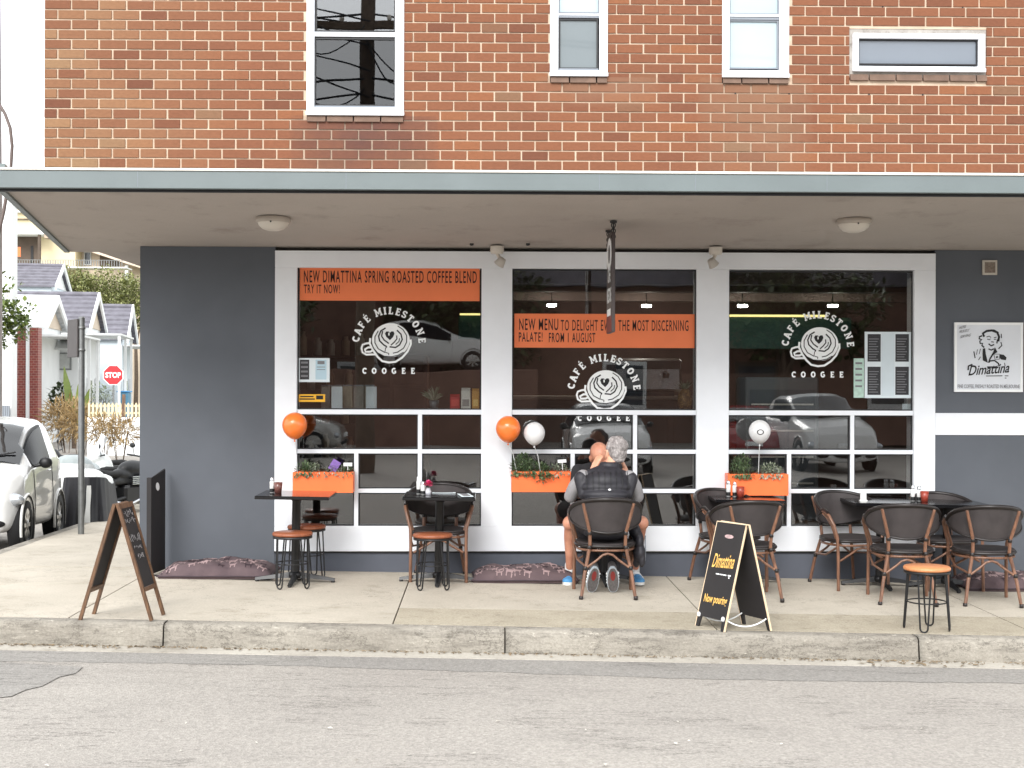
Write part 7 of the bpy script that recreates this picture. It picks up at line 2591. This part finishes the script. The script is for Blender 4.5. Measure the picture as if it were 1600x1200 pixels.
def cottage(label, px, D, py_ridge, py_eave, L, hw, wallm, roofm, rz=9, gable=None, tiles=True, win=True):
    """gable front faces +x (the side street); ridge runs back along -x"""
    s_ = F_PX / D
    Y = D - CAM_D
    P = at(px, 600, Y)
    zg = -0.52
    zr, ze = at(px, py_ridge, Y).z - zg, at(px, py_eave, Y).z - zg
    root = thing('cottage', label, 'house', (P.x, Y, zg), radians(rz), 'cottages along the side street')
    b = MB(); b.prismx([(-hw, 0), (hw, 0), (hw, ze), (0, zr), (-hw, ze)], -L, -0.25); b.build('wall', wallm, root)
    rise = zr - ze
    n = 7
    ro = MB()
    ov = 0.22
    for sd in (-1, 1):
        for k in range(n):
            t0, t1 = k / n, (k + 1) / n
            y0, y1 = sd * (hw + ov) * (1 - t0), sd * (hw + ov) * (1 - t1)
            z0, z1 = ze - rise * ov / hw + (rise * (1 + ov / hw)) * t0 + 0.05, ze - rise * ov / hw + (rise * (1 + ov / hw)) * t1 + 0.05
            up = 0.09 if tiles else 0.012
            ro.prismx([(y0, z0), (y1 - sd * 0.06, z1 + 0.0), (y1 - sd * 0.06, z1 + 0.03), (y0, z0 + up)], -L - 0.1, -0.02)
    rf = ro.build('roof', roofm, root)
    b = MB(); b.tube([(-L - 0.1, 0, zr + 0.1), (-0.02, 0, zr + 0.1)], 0.11, 8); b.build('ridge', roofm, rf)
    # barge boards and gable infill
    b = MB()
    for sd in (-1, 1):
        b.prismx([(sd * (hw + ov + 0.05), ze - rise * ov / hw - 0.1), (sd * (hw + ov + 0.05), ze - rise * ov / hw + 0.16), (0, zr + 0.2), (0, zr - 0.1)], -0.02 + 0.002 * (sd > 0), 0.06 + 0.002 * (sd > 0))
    b.build('barge_board', M['ww'], rf)
    if gable is not None:
        b = MB(); b.prismx([(-hw + 0.1, ze + 0.02), (hw - 0.1, ze + 0.02), (0, zr - 0.15)], -0.249, -0.2); b.build('gable', gable, root)
    # verandah
    b = MB(); b.prismx([(-hw, ze - 0.35), (hw, ze - 0.35), (hw, ze - 0.28), (-hw, ze - 0.28)], -0.2, 1.2); va = b.build('verandah_roof', M['tile_pale'], root)
    for yy in (-hw + 0.1, 0, hw - 0.1):
        b = MB(); b.box(1.05, 1.15, yy - 0.05, yy + 0.05, 0, ze - 0.36); b.build('post', M['ww'], va)
    if win:
        for yy in (-hw * 0.5, hw * 0.5):
            b = MB(); b.bevbox(-0.24, -0.17, yy - 0.55, yy + 0.55, 1.0, 2.4, 0.01); w_ = b.build('window', M['ww'], root)
            b = MB(); b.box(-0.168, -0.15, yy - 0.45, yy + 0.45, 1.1, 2.3); b.build('pane', M['far_glass'], w_)
        b = MB(); b.bevbox(-L * 0.5, -L * 0.5 + 1.1, -hw - 0.06, -hw - 0.002, 1.1, 2.3, 0.01); w_ = b.build('window', M['ww'], root)
        b = MB(); b.box(-L * 0.5 + 0.1, -L * 0.5 + 1.0, -hw - 0.075, -hw - 0.062, 1.2, 2.2); b.build('pane', M['far_glass'], w_)
    return root
c2 = cottage('white metal roofed cottage with red brick piers, nearest of the row', 90, 50, 470, 514, 9, 2.3, M['ww'], M['tile_pale'], 8, M['beige'], False, False)
cottage('grey tiled cottage with a beige gable in the middle of the row', 154, 58, 464, 514, 10, 2.6, M['ww'], M['tile'], 9, M['beige'])
cottage('grey tiled cottage with a white gable next to the cafe wall', 207, 66, 482, 532, 10, 2.8, M['blue_board'], M['tile'], 10, M['ww'])
cottage('small grey tiled house with pale blue boards above the white roof', 99, 76, 418, 452, 10, 2.4, M['blue_board'], M['tile'], 8, M['ww'])
# brick piers and gate of the nearest cottage
for k, (x0, x1, y1) in enumerate(((18, 40, 605), (45, 59, 640))):
    b = MB(); a, c = at(x0, 512, 33.5), at(x1, y1, 33.5)
    b.box(a.x, c.x, 33.5, 33.9, -0.5, a.z)
    b.M = c2.matrix_world.inverted() if False else Matrix.Identity(4)
    o = b.build('brick_pier', M['red_brick'])
    tag(o, 'red brick pier of a porch, the %s one' % ('wider' if k == 0 else 'narrower taller looking'), 'pier', 'red brick piers')
b = MB(); a, c = at(40.5, 510, 33.4), at(44.5, 660, 33.4); b.box(a.x, c.x, 33.4, 33.5, -0.5, a.z)
tag(b.build('porch_post', M['ww']), 'white post between the two red brick piers', 'post')
# front wall with a window behind the piers
root = thing('porch_house', 'white house front with a barred window under a white awning', 'house', at(85, 640, 40.0))
def rel(px, py): p = at(px, py, 40.0); return p - root.location
a, c = rel(57, 522), rel(128, 665)
b = MB(); b.box(a.x, c.x, 0, 0.3, c.z - 0.8, a.z); b.build('wall', M['ww'], root)
a, c = rel(83, 551), rel(112, 578); b = MB(); b.bevbox(a.x, c.x, -0.06, -0.002, c.z, a.z, 0.01); w_ = b.build('window', M['steel'], root)
b = MB(); b.box(a.x + 0.06, c.x - 0.06, -0.08, -0.061, c.z + 0.05, a.z - 0.05); b.build('pane', pm('blind', (176, 178, 176), 0.6), w_)
a, c = rel(58, 512), rel(78, 524); b = MB(); b.bevbox(a.x, c.x, -0.06, -0.002, c.z, a.z, 0.01); w_ = b.build('window', M['steel'], root)
a, c = rel(56, 528), rel(122, 548); b = MB(); b.prismx([(0, a.z), (-1.2, c.z), (-1.2, c.z + 0.06), (0, a.z + 0.08)], a.x, c.x); b.build('awning', M['tile_pale'], root)
a, c = rel(81, 580), rel(86, 660); b = MB(); b.box(a.x, a.x + 0.08, -0.3, -0.2, c.z, a.z); b.build('downpipe', M['steel'], root)
# tall white house at the frame edge
root = thing('white_house', 'plain white house wall at the far left edge', 'house', (fx(-40, 30), 30, -0.52))
X1 = fx(18, 30) - root.location.x
b = MB(); b.box(-6, X1, 0, 0.5, 0, at(9, 300, 30).z + 0.52); b.build('wall', M['ww'], root)
b = MB(); b.box(-6.2, X1 + 0.02, -0.1, 0.6, at(9, 300, 30).z + 0.53, at(9, 294, 30).z + 0.55); b.build('parapet', M['tile_pale'], root)
b = MB(); a, c = at(3, 610, 29.9), at(12, 645, 29.9)
for k in range(5):
    xx = fx(1 + 3 * k, 29.9) - root.location.x
    b = MB(); b.box(xx, xx + 0.05, -0.16, -0.1, 0.1, 1.5); b.build('gate_bar', M['grey_upvc'], root)

# ---- cream flats on the hill behind
Yc = 83.0
root = thing('apartment_block', 'cream apartment block with balconies on the hill behind the cottages', 'building', (fx(70, Yc), Yc, -1.0))
def rp(px, py, Y=Yc): p = at(px, py, Y); return Vector((p.x - root.location.x, Y - Yc, p.z + 1.0))
def cb_(name, x0, x1, y0, y1, Y, d, mat, parent=None):
    a, c = rp(x0, y0, Y), rp(x1, y1, Y)
    b = MB(); b.box(a.x, c.x, a.y, a.y + d, c.z, a.z); return b.build(name, mat, parent or root)
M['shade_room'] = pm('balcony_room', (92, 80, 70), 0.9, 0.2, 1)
cb_('wall', -40, 117, 280, 640, Yc, 6, M['cream'])
cb_('wing_wall', 117.5, 235, 388, 640, Yc + 1.5, 5, M['beige'])
a, c, d = rp(112, 384, Yc + 1.2), rp(235, 424, Yc + 1.2), 0
b = MB(); b.prism([(a.x, a.z + 0.5), (c.x, c.z + 0.5), (c.x, c.z), (a.x, a.z)], 0.2, 7.5); b.build('wing_roof', M['beige'], root)
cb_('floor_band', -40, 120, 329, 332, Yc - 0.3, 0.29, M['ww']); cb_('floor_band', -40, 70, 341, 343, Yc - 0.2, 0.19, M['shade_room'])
cb_('beam', -40, 68, 359, 366, Yc - 1.6, 1.59, M['ww'])
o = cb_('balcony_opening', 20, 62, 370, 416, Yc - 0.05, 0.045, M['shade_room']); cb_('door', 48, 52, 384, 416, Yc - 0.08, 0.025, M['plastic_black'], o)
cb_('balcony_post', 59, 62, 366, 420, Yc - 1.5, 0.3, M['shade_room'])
cb_('towel', 22, 32, 386, 401, Yc - 1.2, 0.05, M['orange'])
cb_('balcony_floor', -40, 196, 416, 419, Yc - 1.8, 1.79, M['ww'])
for k in range(44):
    cb_('baluster', 18 + 4.0 * k, 18.9 + 4.0 * k, 407, 416, Yc - 1.75, 0.06, M['steel'])
cb_('hand_rail', 17, 196, 405.5, 407, Yc - 1.78, 0.1, M['steel'])
w_ = cb_('window', 131, 142, 393, 414, Yc + 1.4, 0.09, M['ww']); cb_('pane', 132.5, 140.5, 395, 412.5, Yc + 1.36, 0.035, M['far_glass'], w_)
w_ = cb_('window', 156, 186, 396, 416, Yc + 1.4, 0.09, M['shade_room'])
cb_('corner_post', 195, 200, 414, 445, Yc + 0.6, 0.3, M['ww'])

# ---- planting in the side street
def tree(name, label, base, trunk_h, crowns, n, L, mat, seed, group=None, trunk_r=0.12, w=0.35):
    rnd = random.Random(seed)
    root = thing(name, label, 'tree' if 'tree' in name else 'shrub', base, 0, group)
    b = MB()
    b.tube([(0, 0, -0.1), (0.05, 0.02, trunk_h * 0.5), (0.0, 0, trunk_h)], [trunk_r, trunk_r * 0.8, trunk_r * 0.6], 10)
    for c in crowns:
        b.tube([(0, 0, trunk_h * 0.85), (c[0] * 0.5, c[1] * 0.5, (trunk_h + c[2]) / 2), (c[0], c[1], c[2])], [trunk_r * 0.5, trunk_r * 0.35, trunk_r * 0.12], 8)
    b.build('trunk', M['bark'], root)
    b = MB()
    for c in crowns:
        # leaves gathered in clumps
        for k in range(max(4, n // 40)):
            while True:
                v = Vector((rnd.uniform(-1, 1), rnd.uniform(-1, 1), rnd.uniform(-1, 1)))
                if 0.35 < v.length < 1: break
            cc = (c[0] + v.x * c[3], c[1] + v.y * c[3], c[2] + v.z * c[4])
            rr = c[3] * rnd.uniform(0.22, 0.4)
            foliage(b, cc, (rr, rr, rr * 0.8), 40, L, L * w, rnd, -1)
    b.build('crown', mat, root)
    return root
M['leaf_olive'] = leafmat('olive_leaf', (96, 104, 56), (150, 152, 98))
M['bark'] = pm('bark', (88, 74, 62), 0.9, 0.3, 12, 0.6, 30)
p = Vector((fx(-62, 8.0), 8.0, -0.3))
tree('street_tree', 'leafy green street tree reaching in at the far left edge', (p.x, 8.0, side_z(8) - 0.15), 2.4, [(0.35, -0.1, 3.1, 0.62, 0.42), (-0.3, 0.2, 3.6, 0.9, 0.6), (0.55, 0.1, 2.95, 0.4, 0.3)], 900, 0.09, M['leaf_tree'], 4, trunk_r=0.07)
for k, (px, py, D, r, hgt, lab) in enumerate(((118, 462, 88, 1.9, 1.5, 'olive green tree above the white and grey roofs'), (150, 458, 88, 2.2, 1.6, 'broad olive green tree under the cream balcony'), (186, 470, 86, 1.9, 1.8, 'olive green tree above the grey tiled roof by the wall'), (212, 478, 84, 1.3, 2.6, 'tall pale green tree squeezed against the cafe wall'))):
    q_ = at(px, py, D - CAM_D)
    tree('hill_tree', lab, (q_.x, D - CAM_D, -0.6), max(1.0, q_.z - 1.2), [(-r * 0.5, 0, q_.z + 0.6, r * 0.8, hgt * 0.7), (r * 0.5, 0.2, q_.z + 0.7, r * 0.8, hgt * 0.8), (0, 0, q_.z + 1.0, r * 0.8, hgt * 0.8)], 1200, 0.2, M['leaf_olive'], 20 + k, 'trees on the hill', 0.15)
def shrub(px, py0, py1, Y, r, n, L, mat, label, seed, w=0.25):
    a, c = at(px, py0, Y), at(px, py1, Y)
    rnd = random.Random(seed)
    root = thing('garden_shrub', label, 'shrub', (a.x, Y, -0.52), 0, 'garden shrubs in front of the cottages')
    h0, h1 = c.z + 0.52, a.z + 0.52
    b = MB(); foliage(b, (0, 0, (h0 * 0.6 + h1) / 2), (r, r * 0.7, (h1 - h0 * 0.6) / 2), n * 2, L, L * w, rnd, -1); b.build('foliage', mat, root)
    b = MB()
    for k in range(6):
        x = rnd.uniform(-r, r) * 0.5
        b.tube([(x * 0.4, 0, 0), (x, 0, h0 + 0.2 * (h1 - h0))], 0.012, 5)
    b.build('stems', M['bark'], root)
shrub(106, 626, 668, 31, 0.8, 380, 0.36, M['leaf_dry'], 'dry yellow brown shrub left of the galvanised pole', 1, 0.07)
shrub(126, 632, 670, 30, 0.6, 280, 0.34, M['leaf_dry'], 'dry yellow brown shrub right behind the galvanised pole', 2, 0.07)
shrub(160, 650, 676, 27, 0.55, 200, 0.3, M['leaf_dry'], 'low brown shrub in front of the picket fence', 3, 0.07)
shrub(187, 654, 678, 26, 0.5, 180, 0.3, M['leaf_dry'], 'low brown shrub under the stop sign', 5, 0.07)
shrub(155, 600, 628, 44, 0.6, 260, 0.16, M['leaf_grey'], 'grey green flowering bush behind the picket fence', 6)
shrub(95, 600, 635, 36, 0.45, 140, 0.25, M['leaf_dark'], 'reddish dark bush beside the brick pier', 7)
# big leaved plant
a = at(116, 640, 34)
root = thing('banana_plant', 'upright plant with broad green leaves beside the pole', 'plant', (a.x, 34, -0.52))
b = MB(); rnd = random.Random(9)
for k, (dx, h) in enumerate(((-0.35, 2.75), (0.28, 2.6), (0.5, 2.0), (-0.12, 1.9))):
    pts = [Vector((dx * 0.2, 0, 0.8)), Vector((dx * 0.5, 0, h * 0.6)), Vector((dx, 0, h))]
    d = Vector((0.09, 0.05, 0))
    m_ = [pts[0], (pts[0] + pts[1]) / 2, pts[1], (pts[1] + pts[2]) / 2, pts[2]]
    wd = [0.1, 0.5, 1.0, 0.8, 0.05]
    vs = []
    for p_, w_ in zip(m_, wd): vs += [p_ - d * 1.3 * w_, p_ + d * 1.3 * w_ + Vector((0, 0.03, 0))]
    b.add(vs, [(2 * i, 2 * i + 1, 2 * i + 3, 2 * i + 2) for i in range(4)])
b.build('leaves', M['leaf_tree'], root)
b = MB(); b.tube([(0, 0, 0), (0, 0, 1.2)], 0.08, 8); b.build('stem', M['bark'], root)
# picket fence on a low white wall
Yf = 29.5
root = thing('picket_fence', 'cream picket fence on a low white wall across the side street', 'fence', (fx(180, Yf), Yf, -0.52))
def rf_(px, py): p = at(px, py, Yf); return Vector((p.x - root.location.x, 0, p.z + 0.52))
a, c = rf_(138, 652), rf_(236, 700)
b = MB(); b.box(a.x, c.x, -0.1, 0.1, 0, a.z); b.build('wall', M['ww'], root)
b = MB(); c1_ = rf_(236, 0).x; z0, z1 = rf_(180, 651).z, rf_(180, 629).z
me = None
x = a.x
while x < c1_:
    if me is None:
        b = MB(); b.prism([(0, 0), (0.065, 0), (0.065, z1 - z0 - 0.05), (0.0325, z1 - z0), (0, z1 - z0 - 0.05)], -0.012, 0.012); me = b.mesh('picket', M['cream'])
    o = link('picket', me, root); o.location = (x, -0.03, z0 + 0.002)
    x += 0.118
for zz_ in (z0 + 0.08, z1 - 0.13):
    b = MB(); b.box(a.x, c1_, -0.01, 0.03, zz_, zz_ + 0.06); b.build('rail', M['cream'], root)
b = MB(); b.box(rf_(193, 0).x, rf_(197, 0).x, -0.06, 0.06, z0, z1 + 0.25); b.build('post', M['frame_wood'], root)
# blue bin and a parked pale car roof behind the fence
b = MB(); a, c = at(184, 613, 46), at(200, 630, 46); b.bevbox(a.x, c.x, 46, 46.5, c.z - 0.6, a.z, 0.03); b.mi = 1; b.bevbox(a.x - 0.04, c.x + 0.04, 45.95, 46.55, a.z + 0.001, a.z + 0.06, 0.01)
tag(b.build('wheelie_bin', [pm('bin_blue', (74, 124, 150), 0.5), M['shoe_blue']]), 'blue bin behind the picket fence under the stop sign', 'bin')

# ---- utility pole and cable at the frame edge
pY = 6.0
xx = fx(-15, pY)
root = thing('utility_pole', 'grey utility pole at the far left edge with a hanging cable', 'pole', (xx, pY, side_z(6) - 0.1))
b = MB(); b.tube([(0, 0, 0), (0.02, 0, 4.0), (0.0, 0, 8.5)], [0.15, 0.125, 0.10], 16); b.build('post', pm('weathered_pole', (150, 143, 139), 0.85, 0.2, 6), root)
pts = [at(-3, 160, pY - 0.16), at(8, 178, pY - 0.2), at(16, 200, pY - 0.2), at(19, 228, pY - 0.2), at(17, 262, pY - 0.18), at(6, 330, pY - 0.15), at(-6, 380, pY - 0.14)]
b = MB(); b.tube([p_ - root.location for p_ in pts], 0.022, 8); b.build('cable', pm('cable_brown', (96, 84, 80), 0.6), root)
pts = [at(-20, -40, pY - 0.16), at(4, -20, pY - 0.2), at(2, 100, pY - 0.2), at(-3, 160, pY - 0.16)]

# ================================================================== across the road (seen mirrored in the cafe glass)
M['opp_wall'] = pm('opposite_brick', (120, 92, 80), 0.9, 0.2, 2)
HB_TOP = [(-2.05, 0.5), (-1.95, 0.72), (-1.7, 0.86), (-1.2, 0.96), (-0.95, 1.0), (-0.5, 1.22), (-0.2, 1.38), (0.2, 1.46), (0.9, 1.46), (1.4, 1.40), (1.8, 1.1), (1.95, 0.95), (2.05, 0.6)]
HB_BELT = [(-2.05, 0.48), (-1.6, 0.78), (-0.9, 0.9), (1.2, 0.96), (2.05, 0.9)]
HB_WID = [(-2.05, 0.66), (-1.9, 0.80), (-1.6, 0.86), (1.4, 0.86), (1.9, 0.80), (2.05, 0.7)]
hb = make_car('parked_car', 'white hatchback mirrored in the middle window', 4.1, 1.72, HB_TOP, HB_BELT, HB_WID, (-1.3, 1.25), 0.31, (-0.92, -0.18), [(-0.6, 0.95)], M['car_white'])
hb['group'] = 'cars across the road'
hb.location = (2.72, -18.0, gz(2.72) + ROAD_DZ); hb.rotation_euler = (0, 0.016, pi)
for (x, y, z, rz, sz, paint, lab) in ((6.6, -22.0, None, pi + 0.1, 1.0, 'car_red', 'red hatchback mirrored in the last window'), (-1.5, -29.5, 2.1, pi / 2 + 0.1, 1.0, 'car_white', 'white hatchback on the raised bank mirrored in the first window'), (7.9, -20.0, None, pi - 0.1, 1.2, 'car_white', 'tall white car mirrored beside the red one'), (-5.4, -21.5, None, pi / 2, 1.0, 'car_silver', 'silver hatchback mirrored low in the first window')):
    o = copy_tree(hb); o.location = (x, y, gz(x) + ROAD_DZ if z is None else z); o.rotation_euler = (0, 0, rz); o.scale = (1, 1, sz); o['label'] = lab; o['group'] = 'cars across the road'
    for c in o.children:
        if c.name.split('.')[0] in ('body', 'door_handle', 'wheel_arch') and paint != 'car_white':
            c.data = c.data.copy(); c.data.materials[0] = M[paint]
b = MB(); b.bevbox(-9, 1.6, -32.5, -27.4, -0.6, 2.09, 0.03)
tag(b.build('retaining_wall', M['opp_wall']), 'brick retaining wall carrying a parked white car across the road', 'wall')
root = thing('terrace_house', 'dark brick terrace across the road mirrored in the glass', 'house', (2, -33, -0.3))
b = MB(); b.box(-22, 20, -8, 0, 0, 5.2); b.build('wall', M['opp_wall'], root)
b = MB(); b.prism([(-22.6, 5.21), (20.6, 5.21), (19, 7.6), (-21, 7.6)], -8.3, 0.4); b.build('roof', M['tile'], root)
for k in range(9):
    x = -20 + 4.4 * k
    b = MB(); b.bevbox(x, x + 1.4, 0.002, 0.08, 1.0 + (0.0 if k % 2 else -0.8), 2.7, 0.01); w_ = b.build('window' if k % 2 else 'door', M['ww'] if k % 2 else M['shade_room'], root)
    b = MB(); b.box(x + 0.12, x + 1.28, 0.082, 0.1, 1.3, 2.55); b.build('pane', M['far_glass'], w_)
t0 = None
for k, (x, y, s_) in enumerate(((-11.5, -29, 1.1), (-6.6, -27.5, 0.95), (-0.6, -31.0, 1.0), (9.4, -30, 1.05), (16, -30, 1.2))):
    lab = 'dark street tree across the road, number %s mirrored from the corner side' % ('one', 'two', 'three', 'four', 'five')[k]
    if t0 is None:
        t0 = tree('roadside_tree', lab, (x, y, -0.2), 2.3, [(-1.3, 0, 4.0, 1.7, 1.3), (1.3, 0.3, 4.2, 1.7, 1.4), (0, -0.6, 5.6, 1.8, 1.4), (0.2, 0.7, 3.6, 1.6, 1.1)], 1500, 0.28, M['leaf_dark'], 51, 'trees across the road', 0.2)
    else:
        o = copy_tree(t0); o.location = (x, y, -0.2); o.scale = (s_, s_, s_); o.rotation_euler = (0, 0, k * 1.3); o['label'] = lab
# power pole with cross-arms and wires
root = thing('power_pole', 'wooden power pole with cross arms mirrored in the upper window', 'pole', (-2.35, -15.2, gz(-2.35) + ROAD_DZ))
b = MB(); b.tube([(0, 0, 0), (0, 0, 5), (0.05, 0, 10.5)], [0.19, 0.17, 0.14], 14); b.build('post', M['bark'], root)
for zz_, L in ((8.9, 1.2), (9.7, 1.0)):
    b = MB(); b.box(-L, L, -0.06, 0.06, zz_, zz_ + 0.14); ca = b.build('cross_arm', M['bark'], root)
    for x in (-L + 0.1, -L * 0.4, L * 0.4, L - 0.1):
        b = MB(); b.lathe([(0.0, 0.0), (0.03, 0.0), (0.05, 0.05), (0.04, 0.12), (0.0, 0.14)], 10, cx=x, cz=zz_ + 0.141); b.build('insulator', M['lampglass'], ca)
b = MB()
for (z, y, sag, dx) in ((9.2, 0.0, 0.9, 0.05), (9.1, 0.0, 0.8, -0.9), (10.0, 0.0, 0.7, 0.6), (7.9, 0.1, 1.0, 0.1), (7.6, 0.1, 1.2, 0.0), (7.2, 0.1, 0.9, 0.0)):
    for sd, end in ((-1, (-26, 6.0)), (1, (24, -2.0))):
        pts = []
        for i in range(13):
            t = i / 12
            pts.append((dx + (end[0] - dx) * t, y + end[1] * t, z - 4 * sag * t * (1 - t) + (0.5 if sd > 0 else -0.5) * t))
        b.tube(pts, 0.022, 5)
rnd = random.Random(77)
for k in range(9):                      # looped service leads and stays round the pole head
    z0 = rnd.uniform(6.2, 9.4); x1 = rnd.choice((-1, 1)) * rnd.uniform(0.6, 1.6); z1 = z0 + rnd.uniform(-1.2, 0.6); sg = rnd.uniform(0.1, 0.5)
    b.tube([(x1 * t, 0.22, z0 + (z1 - z0) * t - 4 * sg * t * (1 - t)) for t in [i / 8 for i in range(9)]], 0.016, 5)
for k in range(5):
    z0 = 7.0 + 0.5 * k
    b.tube([(0.1 + (-9 * t), 0.2 + 3 * t, z0 + (2.6 - 0.3 * k) * t) for t in [i / 6 for i in range(7)]], 0.018, 5)
b.build('wires', M['plastic_black'], root)
